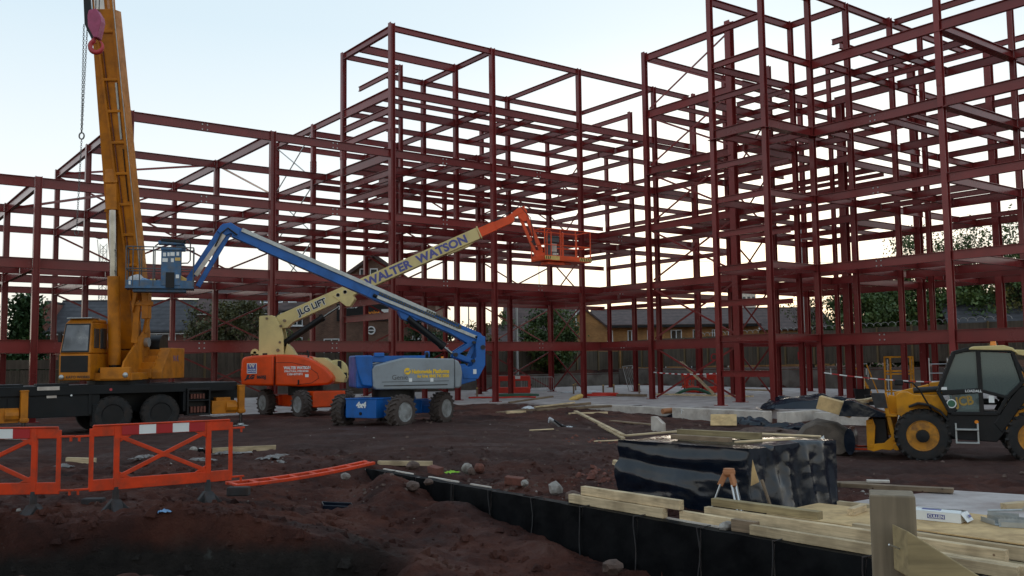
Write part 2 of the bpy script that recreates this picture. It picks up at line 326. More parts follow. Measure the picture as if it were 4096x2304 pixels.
    sby = N.new('ShaderNodeMath'); sby.operation = 'MULTIPLY'; L.new(sbm.outputs[0], sby.inputs[0]); L.new(yl.outputs[0], sby.inputs[1])
    xl = N.new('ShaderNodeMapRange'); xl.inputs[1].default_value = -1.2; xl.inputs[2].default_value = -2.2; L.new(sx.outputs[0], xl.inputs[0])
    sbx = N.new('ShaderNodeMath'); sbx.operation = 'MULTIPLY'; L.new(sby.outputs[0], sbx.inputs[0]); L.new(xl.outputs[0], sbx.inputs[1])
    c3 = ramp(N, [(0.35, (0.016, 0.0125, 0.011)), (0.62, (0.036, 0.029, 0.025)), (0.72, (0.085, 0.085, 0.078))]); L.new(n4.outputs[0], c3.inputs[0])
    m4 = N.new('ShaderNodeMixRGB'); L.new(sbx.outputs[0], m4.inputs[0]); L.new(m2.outputs[0], m4.inputs[1]); L.new(c3.outputs[0], m4.inputs[2]); m2 = m4
    L.new(m2.outputs[0], p.inputs['Base Color'])
    # damp patches are glossier
    n6 = nz(0.8, 5); rr = N.new('ShaderNodeMapRange'); rr.inputs[1].default_value = 0.35; rr.inputs[2].default_value = 0.6; rr.inputs[3].default_value = 0.62; rr.inputs[4].default_value = 0.95
    L.new(n6.outputs[0], rr.inputs[0]); L.new(rr.outputs[0], p.inputs['Roughness'])
    n7 = nz(7.0, 9, 0.75); b = N.new('ShaderNodeBump'); b.inputs['Strength'].default_value = 0.9; b.inputs['Distance'].default_value = 0.12
    L.new(n7.outputs[0], b.inputs['Height'])
    n8 = nz(38.0, 5, 0.7); b2 = N.new('ShaderNodeBump'); b2.inputs['Strength'].default_value = 0.8; b2.inputs['Distance'].default_value = 0.03
    L.new(n8.outputs[0], b2.inputs['Height']); L.new(b.outputs[0], b2.inputs['Normal']); L.new(b2.outputs[0], p.inputs['Normal'])
    return m
M['soil'] = soil_mat()
def brick_mat(name, c1, c2, mort, sc=1.0, vert_axis='Z'):
    """running-bond brickwork on walls of any heading: u runs along the wall (object x), v is up"""
    m, N, L, p = nodemat(name); p.inputs['Roughness'].default_value = 0.85
    tc = N.new('ShaderNodeTexCoord'); sx = N.new('ShaderNodeSeparateXYZ'); L.new(tc.outputs['Object'], sx.inputs[0])
    ad = N.new('ShaderNodeMath'); ad.operation = 'ADD'; L.new(sx.outputs[0], ad.inputs[0]); L.new(sx.outputs[1], ad.inputs[1])
    cb = N.new('ShaderNodeCombineXYZ'); L.new(ad.outputs[0], cb.inputs[0]); L.new(sx.outputs[2], cb.inputs[1])
    bt = N.new('ShaderNodeTexBrick'); bt.inputs['Color1'].default_value = (*c1, 1); bt.inputs['Color2'].default_value = (*c2, 1); bt.inputs['Mortar'].default_value = (*mort, 1)
    bt.inputs['Scale'].default_value = sc; bt.inputs['Brick Width'].default_value = 0.225; bt.inputs['Row Height'].default_value = 0.075; bt.inputs['Mortar Size'].default_value = 0.008
    L.new(cb.outputs[0], bt.inputs['Vector'])
    n = N.new('ShaderNodeTexNoise'); n.inputs['Scale'].default_value = 0.9; n.inputs['Detail'].default_value = 8; L.new(tc.outputs['Object'], n.inputs['Vector'])
    r = ramp(N, [(0.3, (0.62, 0.62, 0.62)), (0.7, (1.15, 1.15, 1.15))]); L.new(n.outputs[0], r.inputs[0])
    mx = N.new('ShaderNodeMixRGB'); mx.blend_type = 'MULTIPLY'; mx.inputs[0].default_value = 1.0; L.new(bt.outputs[0], mx.inputs[1]); L.new(r.outputs[0], mx.inputs[2])
    L.new(mx.outputs[0], p.inputs['Base Color'])
    b = N.new('ShaderNodeBump'); b.inputs['Distance'].default_value = 0.01; b.invert = True; L.new(bt.outputs['Fac'], b.inputs['Height']); L.new(b.outputs[0], p.inputs['Normal'])
    return m
M['brick_red'] = brick_mat('red_brickwork', (0.30, 0.085, 0.055), (0.22, 0.060, 0.042), (0.26, 0.20, 0.16))
M['brick_brown'] = brick_mat('brown_brickwork', (0.235, 0.115, 0.072), (0.155, 0.072, 0.046), (0.23, 0.18, 0.14))
M['brick_buff'] = brick_mat('buff_brickwork', (0.50, 0.225, 0.065), (0.40, 0.17, 0.045), (0.36, 0.26, 0.15))
def roof_mat(name, c):
    m, N, L, p = nodemat(name); p.inputs['Roughness'].default_value = 0.75
    tc = N.new('ShaderNodeTexCoord')
    w = N.new('ShaderNodeTexWave'); w.wave_type = 'BANDS'; w.bands_direction = 'Z'; w.wave_profile = 'SAW'; w.inputs['Scale'].default_value = 0.95; w.inputs['Distortion'].default_value = 0.0
    L.new(tc.outputs['Object'], w.inputs['Vector'])
    n = N.new('ShaderNodeTexNoise'); n.inputs['Scale'].default_value = 2.0; n.inputs['Detail'].default_value = 8; L.new(tc.outputs['Object'], n.inputs['Vector'])
    r = ramp(N, [(0.3, tuple(x * 0.7 for x in c)), (0.7, tuple(x * 1.35 for x in c))]); L.new(n.outputs[0], r.inputs[0])
    rw = ramp(N, [(0.0, (0.55, 0.55, 0.55)), (0.25, (1, 1, 1)), (1.0, (1.1, 1.1, 1.1))]); L.new(w.outputs[0], rw.inputs[0])
    mx = N.new('ShaderNodeMixRGB'); mx.blend_type = 'MULTIPLY'; mx.inputs[0].default_value = 1.0; L.new(r.outputs[0], mx.inputs[1]); L.new(rw.outputs[0], mx.inputs[2])
    L.new(mx.outputs[0], p.inputs['Base Color'])
    b = N.new('ShaderNodeBump'); b.inputs['Distance'].default_value = 0.03; L.new(w.outputs[0], b.inputs['Height']); L.new(b.outputs[0], p.inputs['Normal'])
    return m
M['roof_slate'] = roof_mat('dark_concrete_tiles', (0.052, 0.050, 0.056))
M['roof_brown'] = roof_mat('brown_concrete_tiles', (0.082, 0.052, 0.047))
def board_mat(name, c):
    m, N, L, p = nodemat(name); p.inputs['Roughness'].default_value = 0.9
    tc = N.new('ShaderNodeTexCoord')
    mp = N.new('ShaderNodeMapping'); mp.inputs['Scale'].default_value = (7.0, 7.0, 0.35); L.new(tc.outputs['Object'], mp.inputs['Vector'])
    n = N.new('ShaderNodeTexNoise'); n.inputs['Scale'].default_value = 1.0; n.inputs['Detail'].default_value = 8; L.new(mp.outputs[0], n.inputs['Vector'])
    n2 = N.new('ShaderNodeTexNoise'); n2.inputs['Scale'].default_value = 0.6; n2.inputs['Detail'].default_value = 6; L.new(tc.outputs['Object'], n2.inputs['Vector'])
    ad = N.new('ShaderNodeMath'); ad.operation = 'ADD'; L.new(n.outputs[0], ad.inputs[0]); L.new(n2.outputs[0], ad.inputs[1])
    r = ramp(N, [(0.72, tuple(x * 0.55 for x in c)), (1.0, c), (1.3, tuple(x * 1.45 for x in c))]); 
    sc = N.new('ShaderNodeMath'); sc.operation = 'MULTIPLY'; sc.inputs[1].default_value = 1.0; L.new(ad.outputs[0], sc.inputs[0]); L.new(sc.outputs[0], r.inputs[0])
    r.color_ramp.elements[0].position = 0.35; r.color_ramp.elements[1].position = 0.5; r.color_ramp.elements[2].position = 0.72
    mh = N.new('ShaderNodeMath'); mh.operation = 'MULTIPLY'; mh.inputs[1].default_value = 0.5; L.new(ad.outputs[0], mh.inputs[0]); L.new(mh.outputs[0], r.inputs[0])
    L.new(r.outputs[0], p.inputs['Base Color']); return m
M['fencew'] = board_mat('weathered_fence_boards', (0.098, 0.077, 0.056))
M['fencepost'] = board_mat('fence_post_timber', (0.165, 0.115, 0.055))
def wood_mat(name, c, along='Z', sc=1.0):
    """sawn timber: grain stretched along the piece (object z)"""
    m, N, L, p = nodemat(name); p.inputs['Roughness'].default_value = 0.8
    tc = N.new('ShaderNodeTexCoord'); mp = N.new('ShaderNodeMapping')
    mp.inputs['Scale'].default_value = (40 * sc, 40 * sc, 2.2 * sc) if along == 'Z' else (2.2 * sc, 40 * sc, 40 * sc)
    L.new(tc.outputs['Object'], mp.inputs['Vector'])
    n = N.new('ShaderNodeTexNoise'); n.inputs['Scale'].default_value = 1.0; n.inputs['Detail'].default_value = 5; n.inputs['Distortion'].default_value = 0.6; L.new(mp.outputs[0], n.inputs['Vector'])
    r = ramp(N, [(0.3, tuple(x * 0.66 for x in c)), (0.55, c), (0.75, tuple(x * 1.2 for x in c))]); L.new(n.outputs[0], r.inputs[0])
    vo = N.new('ShaderNodeTexVoronoi'); vo.inputs['Scale'].default_value = 4.5 * sc; L.new(tc.outputs['Object'], vo.inputs['Vector'])
    k = ramp(N, [(0.0, (1, 1, 1)), (0.055, (1, 1, 1)), (0.09, (0, 0, 0))]); L.new(vo.outputs['Distance'], k.inputs[0])
    mx = N.new('ShaderNodeMixRGB'); mx.inputs[2].default_value = (c[0] * .3, c[1] * .22, c[2] * .2, 1); L.new(k.outputs[0], mx.inputs[0]); L.new(r.outputs[0], mx.inputs[1])
    n2 = N.new('ShaderNodeTexNoise'); n2.inputs['Scale'].default_value = 3.0; n2.inputs['Detail'].default_value = 6; g = N.new('ShaderNodeNewGeometry'); L.new(g.outputs['Position'], n2.inputs['Vector'])
    d = ramp(N, [(0.35, (0.7, 0.68, 0.66)), (0.6, (1.05, 1.05, 1.05))]); L.new(n2.outputs[0], d.inputs[0])
    m3 = N.new('ShaderNodeMixRGB'); m3.blend_type = 'MULTIPLY'; m3.inputs[0].default_value = 1.0; L.new(mx.outputs[0], m3.inputs[1]); L.new(d.outputs[0], m3.inputs[2])
    L.new(m3.outputs[0], p.inputs['Base Color'])
    b = N.new('ShaderNodeBump'); b.inputs['Strength'].default_value = 0.3; b.inputs['Distance'].default_value = 0.003; L.new(n.outputs[0], b.inputs['Height']); L.new(b.outputs[0], p.inputs['Normal'])
    return m
M['pine'] = wood_mat('fresh_sawn_timber', (0.70, 0.525, 0.315), 'X')
M['oldwood'] = wood_mat('weathered_timber', (0.27, 0.185, 0.115), 'X')
M['greenwood'] = wood_mat('tanalised_timber', (0.36, 0.27, 0.135), 'X')
M['postwood'] = wood_mat('sawn_post_timber', (0.235, 0.180, 0.118), 'Z')
for k_ in ('pine', 'oldwood', 'greenwood'): vary_per_object(M[k_], 0.68, 1.12)
def glass_mat(name, tint, t=0.55):
    m = bpy.data.materials.new(name); m.use_nodes = True; N = m.node_tree.nodes; L = m.node_tree.links
    N.remove(N['Principled BSDF']); o = N['Material Output']
    tr = N.new('ShaderNodeBsdfTransparent'); tr.inputs[0].default_value = (*tint, 1)
    gl = N.new('ShaderNodeBsdfGlossy'); gl.inputs['Roughness'].default_value = 0.06; gl.inputs[0].default_value = (0.8, 0.85, 0.86, 1)
    df = N.new('ShaderNodeBsdfDiffuse'); df.inputs[0].default_value = (0.22, 0.27, 0.26, 1)  # pale diffuse stands in for the reflection on the cab glass
    fr = N.new('ShaderNodeFresnel'); fr.inputs[0].default_value = 1.5
    m1 = N.new('ShaderNodeMixShader'); m1.inputs[0].default_value = 1 - t; L.new(tr.outputs[0], m1.inputs[1]); L.new(df.outputs[0], m1.inputs[2])
    m2 = N.new('ShaderNodeMixShader'); L.new(fr.outputs[0], m2.inputs[0]); L.new(m1.outputs[0], m2.inputs[1]); L.new(gl.outputs[0], m2.inputs[2])
    L.new(m2.outputs[0], o.inputs[0]); return m
M['cabglass'] = glass_mat('dusty_cab_glass', (0.52, 0.60, 0.58), 0.60)
M['craneglass'] = glass_mat('hazy_windscreen', (0.40, 0.42, 0.44), 0.5)

# ------------------------------------------------------------------ terrain
WX, WY = -3.07, 19.3                         # left end of the low foundation wall, which runs parallel to the frame
def wall_tn(x, y):
    x = x - WX; y = y - WY
    return x * SA - y * CA, x * CA + y * SA     # t along the wall towards the viewer, n behind its front face
def wallpt(t, n, z=0.0): return Vector((WX + t * SA + n * CA, WY - t * CA + n * SA, z))
def gauss(x, y, cx, cy, r, h): return h * np.exp(-((x - cx) ** 2 + (y - cy) ** 2) / (r * r))
def H(x, y, rough=True):
    x = np.asarray(x, float); y = np.asarray(y, float)
    z = 0.05 - 0.48 * ss(-3, 9, x) * ss(75, 50, y) + 0.12 * ss(20, 13, y) * ss(1, -4, x)
    t, n = wall_tn(x, y)
    # dug-down strip in front of the wall
    zf = -0.30 - 0.066 * np.clip(t, 0, 12)
    near = ss(-5.5, -0.8, n) * (n < 0.06) * ss(-0.9, 0.6, t)
    z = z * (1 - near) + zf * near
    # backfill behind the wall
    back = (n >= 0.06) * ss(9, 4, n) * ss(-0.5, 0.5, t) * (t > -0.5)
    z = z * (1 - back) + np.minimum(z, -0.14) * back
    # heaps against the wall
    for tt, nn, rr, hh in ((2.0, -0.5, 0.62, 0.40), (2.7, -0.9, 0.6, 0.22), (4.0, -0.5, 0.55, 0.30), (4.6, -0.8, 0.7, 0.16), (6.4, -0.6, 0.6, 0.14), (3.2, -1.7, 0.7, 0.12)):
        p = wallpt(tt, nn); z = z + gauss(x, y, p.x, p.y, rr, hh) * (n < 0.02)
    # open trench at the near left
    e = 12.35 + 0.9 * vnoise(x * 0.5, y * 0.0 + 3, 5) + 0.35 * vnoise(x * 1.9, 1.0 + 0 * y, 6)
    inside = ss(0.0, 0.32, e - y) * ss(8.9, 9.7, y) * ss(-1.0, -2.2, x + 0.5 * vnoise(y * 1.3, 0 * x, 8))
    z = z - 2.0 * inside
    z = z - 0.12 * ss(9.5, 8.8, y) + (0.30 * ss(9.0, 7.8, y) + 0.32 * ss(7.8, 6.2, y)) * ss(-.6, -1.8, x) * ss(3.0, 5.0, y)  # near bank below the view, added to block light and darken the trench
    z = z + 0.42 * ss(5, 2.5, y) * ss(2.5, 0.5, np.abs(x))
    # spoil ridges
    for cx, cy, r_, h_ in ((4.2, 21.3, 1.6, 0.16), (2.2, 20.3, 1.3, 0.14), (0.6, 22.0, 1.2, 0.10), (6.5, 22.3, 1.4, 0.12), (3.0, 38.5, 2.2, 0.30), (0.5, 41.5, 2.0, 0.25), (6.0, 36.0, 2.2, 0.12), (5.3, 30.5, 1.6, 0.12), (3.2, 19.0, 1.0, 0.12), (-1.0, 20.6, 0.8, 0.10), (-7.6, 20.2, 1.0, 0.10)):
        z = z + gauss(x, y, cx, cy, r_, h_)
    a, b = w2b(x, y)
    under = ss(-2.2, -1.4, b) * ss(70, 60, y) * ss(-40, -30, a)
    z = z * (1 - under) + np.minimum(z, -0.10) * under
    z = np.where((a > 7.2) & (b > -17.5) | (b > 0.5), np.minimum(z, -0.12), z)
    # bank behind the retaining wall
    bank = ss(19.6, 21.0, b) * ss(-30, -4, a) + 0
    bank2 = ss(33.6, 35.0, a) * (b < 21)
    z = z + 1.45 * np.maximum(bank, bank2) + 0.4 * ss(19, 23, b) * ss(-4, -30, a)
    if rough:
        tr = ss(21, 24, y) * ss(34, 30, y) * 0.75
        k = (1 - tr)
        z = z + 0.11 * vnoise(x * 0.55, y * 0.55, 1) + (0.10 * vnoise(x * 1.7, y * 1.7, 2) + 0.075 * vnoise(x * 4.1, y * 4.1, 3) + 0.05 * vnoise(x * 9, y * 9, 4)) * k * ss(60, 40, y)
        rid = lambda f, sd: 0.5 - np.abs(vnoise(x * f, y * f, sd)) * 2
        z = z + k * ss(40, 22, y) * (0.075 * rid(1.3, 21) * rid(0.7, 22) + 0.05 * rid(3.3, 23) + 0.045 * np.maximum(0, vnoise(x * 6.3, y * 6.3, 24) - 0.1) * 2 + 0.02 * vnoise(x * 14, y * 14, 25))
        for y0_, am, fr, ph in ((23.2, .5, .16, 0.), (24.9, .5, .16, 0.), (26.3, .9, .11, 1.), (28.0, .9, .11, 1.), (20.6, .4, .2, 2.)):
            dd = y - (y0_ + am * np.sin(x * fr + ph) + .12 * x * (y0_ > 26)); w_ = .24
            z = z - .075 * np.exp(-(dd / w_) ** 2) * (0.75 + .5 * vnoise(x * .7, y0_ + 0 * y, 31)) * (1 + .35 * np.sign(np.sin(x * 22 + dd * 9))) + .05 * np.exp(-((np.abs(dd) - .42) / .16) ** 2) * (0.6 + vnoise(x * 1.7, y * 1.7, 32))
        z = z + 0.025 * np.abs(vnoise(x * 0.9 + 0.2 * y, y * 6, 9)) * tr
        z = z + 0.22 * inside * vnoise(x * 2.6, y * 4.1, 12) + 0.12 * inside * vnoise(x * 6.6, y * 9.1, 13)
    return z
def axis_pts(lo, hi, c0, c1, fine, grow):
    p = list(np.arange(c0, c1 + 1e-6, fine)); s = fine
    q = c1
    while q < hi: s *= grow; q += s; p.append(q)
    s = fine; q = c0; pre = []
    while q > lo: s *= grow; q -= s; pre.append(q)
    return np.array(pre[::-1] + p)
gx = axis_pts(-900, 900, -8.5, 7.5, 0.055, 1.045); gy_ = axis_pts(-60, 2500, 9.0, 21.5, 0.055, 1.03)
GX, GY = np.meshgrid(gx, gy_)
GZ = H(GX, GY)
far = ss(150, 400, np.hypot(GX, GY)); GZ = GZ * (1 - far) + 0.0 * far
nx, ny = len(gx), len(gy_)
vv = np.stack([GX.ravel(), GY.ravel(), GZ.ravel()], 1)
ii = (np.arange(ny - 1)[:, None] * nx + np.arange(nx - 1)[None, :]).ravel()
ff = np.stack([ii, ii + 1, ii + nx + 1, ii + nx], 1)
me = bpy.data.meshes.new('ground'); me.vertices.add(len(vv)); me.vertices.foreach_set('co', vv.ravel())
me.loops.add(ff.size); me.loops.foreach_set('vertex_index', ff.ravel()); me.polygons.add(len(ff))
me.polygons.foreach_set('loop_start', np.arange(0, ff.size, 4)); me.polygons.foreach_set('loop_total', np.full(len(ff), 4))
me.update(calc_edges=True); me.validate(); me.polygons.foreach_set('use_smooth', np.ones(len(ff), bool)); me.materials.append(M['soil'])
ground = bpy.data.objects.new('ground', me); COL.objects.link(ground); tag(ground, kind='structure')
def gz(x, y): return float(H(np.array([x]), np.array([y]))[0])

# ------------------------------------------------------------------ floor slab of the new building, concrete pad, low walls
def poly_prism(name, pts, z0, z1, mat, bevel=0.01):
    return MB().prism([(p.x, p.y) for p in pts], z0, z1, 'z').build(name, mat, bevel=bevel)
slab = poly_prism('floor_slab', [b2w(a, b) for a, b in ((-9, -0.9), (6.6, -0.9), (6.6, -5.6), (8.2, -5.6), (8.2, -11.6), (9.7, -11.6), (9.7, -34), (33.4, -34), (33.4, 18.6), (-9, 18.6))], -0.6, 0.0, M['conc'])
tag(slab, kind='structure')
pad = poly_prism('concrete_pad', [wallpt(t, n) for t, n in ((8.9, 2.2), (8.9, 4.0), (9.2, 5.9), (13, 7.2), (18, 7.4), (18, 0.6), (10.2, 0.6))], -0.5, -0.075, M['conc'])
tag(pad, kind='structure')
# pale foundation upstands along the slab edge
up = empty('foundation_upstand', b2w(8.0, -5.7), YAW, 'pale concrete foundation upstand with white chalk arrow below the steel columns', 'foundation')
MB().box((-0.3, -3.1, -0.32), (0.5, 6.0, 0.66)).build('kerb_wall', M['concpale'], up, bevel=0.015)
MB().box((-0.62, -8.6, -0.30), (0.6, 4.8, 0.70)).build('corner_block', M['concpale'], up, bevel=0.015)
MB().box((0.9, -11.5, -0.32), (2.6, 0.45, 0.68)).build('return_wall', M['concpale'], up, bevel=0.015)
MB().box((1.05, -16.4, -0.35), (0.5, 8.5, 0.7)).build('kerb_wall', M['concpale'], up, bevel=0.015)
ar = MB(); ar.bar((-0.93, -6.75, -0.2), (-0.93, -6.75, 0.0), 0.012, 0.035, (0, 1, 0)); ar.bar((-0.93, -6.62, -0.08), (-0.93, -6.75, 0.0), 0.012, 0.03, (1, 0, 0)); ar.bar((-0.93, -6.88, -0.08), (-0.93, -6.75, 0.0), 0.012, 0.03, (1, 0, 0))
ar.build('painted_arrow', M['white'], up)

# retaining walls round the back of the site
def rwall(name, p0, p1, h, label):
    d = (p1 - p0); L_ = d.length; o = empty(name, p0, math.atan2(d.y, d.x), label, 'wall')
    n = int(L_ // 6) + 1; w = L_ / n
    for i in range(n):
        MB().box((w * (i + .5), 0, h / 2 - 0.3), (w - 0.015, 0.3, h + 0.6 + random.uniform(-.05, .05))).build('wall_section', M['concdark'], o, bevel=0.01)
    MB().box((L_ / 2, 0.04, h + 0.075), (L_, 0.36, 0.07)).build('coping', M['concdark'], o, bevel=0.01)
    return o
rwall('retaining_wall', b2w(-6, 19.2), b2w(33.4, 19.2), 0.95, 'low concrete retaining wall behind the middle of the steel frame')
rwall('retaining_wall', b2w(33.7, 19.2), b2w(33.7, -34), 1.3, 'concrete retaining wall with dangling shutter ties behind the right wing')

# ------------------------------------------------------------------ low foundation wall wrapped in black membrane (foreground)
fw_ = empty('membrane_wall', wallpt(0, 0), math.atan2(-CA, SA), 'low foundation wall wrapped in black membrane running through the foreground', 'wall')
TOPZ = -0.05
def wallsheet(t0, t1, seed):
    n = 26; rows = 9; vs = []; fs = []
    for i in range(n + 1):
        t = t0 + (t1 - t0) * i / n
        for j in range(rows + 1):
            f = j / rows
            if j == rows: zz, nn = TOPZ + 0.015, 0.19
            elif j == rows - 1: zz, nn = TOPZ + 0.018, 0.0
            else: zz, nn = -1.55 + (TOPZ + 1.55) * (j / (rows - 1)), 0.0
            w = 0.05 * mnoise.noise(Vector((t * 1.1, zz * 1.7, seed))) + 0.03 * mnoise.noise(Vector((t * 3.3 + zz * 1.2, zz * 2.5, seed + 9)))
            if j < rows - 1: nn += w * (0.7 + 0.3 * math.sin(math.pi * i / n)) - 0.015
            vs.append((t, nn, zz + (0.012 * mnoise.noise(Vector((t * 2.3, seed, 1))) if j >= rows - 1 else 0)))
    k = rows + 1
    for i in range(n):
        for j in range(rows): fs.append((i * k + j, (i + 1) * k + j, (i + 1) * k + j + 1, i * k + j + 1))
    m = MB(); m.add(vs, fs); return m
JO = [0, 0.93, 2.0, 3.3, 4.45, 5.6, 6.75, 7.9, 9.05, 10.2, 11.4, 12.6, 13.8, 15.0]
for i in range(len(JO) - 1):
    wallsheet(JO[i] + 0.008, JO[i + 1] - 0.008, i * 3.7).build('membrane_sheet', M['membrane'], fw_, smooth=60)
MB().box((7.5, 0.14, -0.82), (15.0, 0.2, 1.5)).build('block_core', M['conc'], fw_, bevel=0.01)
for t0_, t1_ in ((.35, 1.5), (2.1, 3.1), (3.5, 4.1), (8.2, 9.2), (10.6, 15)): MB().box(((t0_ + t1_) / 2, 0.235, -0.035), (t1_ - t0_, 0.045, 0.03)).build('white_strip', M['concpale'], fw_)
MB().box((-0.012, 0.1, -0.35), (0.02, 0.2, 0.62)).build('bare_end', M['stonepale'], fw_)
for i, t in enumerate((0.93, 3.3, 4.45, 5.6, 6.75, 7.9, 9.05, 10.2, 11.4)):
    pts = [(t + 0.02 * math.sin(i * 2 + k), -0.055 - 0.01 * math.cos(k * 1.3), TOPZ + 0.03 - k * 0.14) for k in range(9)]
    pts = [(t + 0.03, 0.16, TOPZ + 0.035)] + pts
    MB().tube(pts, 0.0085, 5).build('joint_cord', M['foot'], fw_, smooth=60)
# short piece of the same wall further left
sw = empty('wall_stub', (-7.45, 21.9, 0), math.atan2(-0.25, 1), 'short stub of black membrane wall behind the long orange barrier', 'wall')
MB().box((0.25, 0.1, -0.1), (0.5, 0.22, 0.56)).build('membrane_end', M['membrane'], sw, bevel=0.01)
MB().box((1.5, 0.1, -0.16), (2.0, 0.2, 0.44)).build('membrane_sheet', M['membrane'], sw, bevel=0.01)
MB().box((1.7, 0.12, 0.082), (3.4, 0.07, 0.03), (0, R(3), 0)).build('white_strip', M['white'], sw)
# ------------------------------------------------------------------ steel frame
FR = empty('steel_frame', b2w(0, 0), YAW, 'bare dark red steel frame of the new building, six storeys high', 'steel frame')
LV = 3.2
_sec = {}
def imesh(d, w, tf, tw, name):
    """I section, unit length along +x, top flange at z=0"""
    key = (d, w, tf, tw, name)
    if key in _sec: return _sec[key]
    pr = [(-w / 2, -d), (w / 2, -d), (w / 2, -d + tf), (tw / 2, -d + tf), (tw / 2, -tf), (w / 2, -tf), (w / 2, 0), (-w / 2, 0), (-w / 2, -tf), (-tw / 2, -tf), (-tw / 2, -d + tf), (-w / 2, -d + tf)]
    n = len(pr); vs = [(0, y, z) for y, z in pr] + [(1, y, z) for y, z in pr]
    fs = [(i, (i + 1) % n, n + (i + 1) % n, n + i) for i in range(n)] + [(0, 11, 2, 1), (3, 2, 11, 10), (3, 10, 9, 4), (4, 9, 8, 5), (5, 8, 7, 6)] + [(n, n + 1, n + 2, n + 11), (n + 3, n + 10, n + 11, n + 2), (n + 3, n + 4, n + 9, n + 10), (n + 4, n + 5, n + 8, n + 9), (n + 5, n + 6, n + 7, n + 8)]
    me = bpy.data.meshes.new(name); me.from_pydata(vs, [], fs); me.update()
    bm = bmesh.new(); bm.from_mesh(me); bmesh.ops.recalc_face_normals(bm, faces=bm.faces); bm.to_mesh(me); bm.free()
    me.materials.append(M['steel']); _sec[key] = me; return me
def member(name, p0, p1, d, w, tf=0.022, tw=0.016):
    p0 = Vector(p0); p1 = Vector(p1); v = p1 - p0
    o = bpy.data.objects.new(name, imesh(d, w, tf, tw, name)); COL.objects.link(o); o.parent = FR
    o.location = p0; o.scale = (v.length, 1, 1)
    if abs(v.z) > 0.9 * v.length: o.rotation_euler = (0, -math.pi / 2, 0)
    else: o.rotation_euler = (0, 0, math.atan2(v.y, v.x))
    return o
COLS = []
def col(a, b, top, s=0.25, ext=0.05, turn=False):
    COLS.append((a, b, top, s))
    o = bpy.data.objects.new('column', imesh(s, s, 0.026, 0.02, 'column')); COL.objects.link(o); o.parent = FR
    L_ = top * LV + ext
    o.scale = (L_, 1, 1)
    # after turning x->up the section's depth runs along local -x; recentre it
    if turn: o.rotation_euler = (0, -math.pi / 2, math.pi / 2); o.location = (a, b + s / 2, 0); o.location = (a, b - s / 2, 0)
    else: o.rotation_euler = (0, -math.pi / 2, 0); o.location = (a - s / 2, b, 0)
    return o
def lookup(a, b):
    for c in COLS:
        if abs(c[0] - a) < 0.3 and abs(c[1] - b) < 0.3: return c
    return None
def arow(b, stops, levels, d=0.36, w=0.17, name='primary_beam'):
    for k in levels:
        for i in range(len(stops) - 1):
            a0, a1 = stops[i], stops[i + 1]
            g0 = 0.13 if lookup(a0, b) else 0.02; g1 = 0.13 if lookup(a1, b) else 0.02
            dd = d if not callable(d) else d(k)
            member(name, (a0 + g0, b, k * LV), (a1 - g1, b, k * LV), dd, w)
def brow(a, stops, levels, d=0.36, w=0.17, name='cross_beam'):
    for k in levels:
        for i in range(len(stops) - 1):
            b0, b1 = sorted((stops[i], stops[i + 1]))
            g0 = 0.13 if lookup(a, b0) else 0.02; g1 = 0.13 if lookup(a, b1) else 0.02
            dd = d if not callable(d) else d(k)
            member(name, (a, b0 + g0, k * LV - 0.004), (a, b1 - g1, k * LV - 0.004), dd, w)
BAY = 6.258
fd = lambda k: 0.50 if k == 1 else (0.29 if k == 6 else 0.40)
idp = lambda k: 0.42 if k < 5 else 0.32
# left wing, three storeys
for a in (-22.2, -15.93):
    for b in (0, 7.35, 14.5): col(a, b, 3)
# left wing, four storeys
for a in (-12.52, -6.26):
    for b in (0, 7.4, 14.5): col(a, b, 4)
# middle block
col(0, 0, 6, 0.27, 0.12); col(6.26, 0, 6, 0.26); col(12.52, 0, 6, 0.25); col(18.77, 0, 6, 0.25); col(22.0, -0.4, 6, 0.2)
col(0, 5.33, 6, 0.26); col(0, 9.14, 5); col(0, 14.5, 5)
col(3.6, 5.3, 6, 0.2); col(6.15, 3.45, 6); col(6.2, 7.05, 6); col(12.5, 6.95, 6); col(18.6, 6.85, 6); col(21.7, 5.1, 6)
for a in (6.26, 12.5): col(a, 10.4, 5); col(a, 14.5, 5)
col(15.7, 14.4, 6); col(21.9, 14.4, 6); col(27.6, 13.9, 6); col(23.5, 1.1, 6); col(18.7, 10.4, 5)
# right wing and stair tower
col(13.85, -4.1, 6, 0.25, 0.15); col(13.75, -10.2, 6, 0.34)
col(10.53, -11.7, 6, 0.23, 1.0); col(10.53, -14.66, 6, 0.23, 1.0); col(13.95, -14.7, 6, 0.23, 1.0); col(13.95, -20.9, 6, 0.24, 1.0)
col(16.4, -11.95, 6, 0.22); col(16.5, -15.05, 6, 0.23); col(20.1, -15.2, 6, 0.22); col(22.8, -15.3, 6, 0.22)
col(20.9, -11.7, 5, 0.36); col(28.1, -11.8, 6, 0.36); col(28.2, -16.2, 6, 0.36)
col(22.8, -9.8, 6, 0.2); col(21.4, -6.8, 6, 0.2); col(20.5, -20.9, 6, 0.23); col(20.6, -4.1, 6, 0.22); col(28.1, -4.1, 6, 0.26)
col(13.95, -27.1, 6, 0.24); col(20.5, -27.1, 6, 0.24); col(28.2, -21.5, 6, 0.3)
L3 = (1, 2, 3); L4 = (1, 2, 3, 4); L5 = (1, 2, 3, 4, 5); L6 = (1, 2, 3, 4, 5, 6)
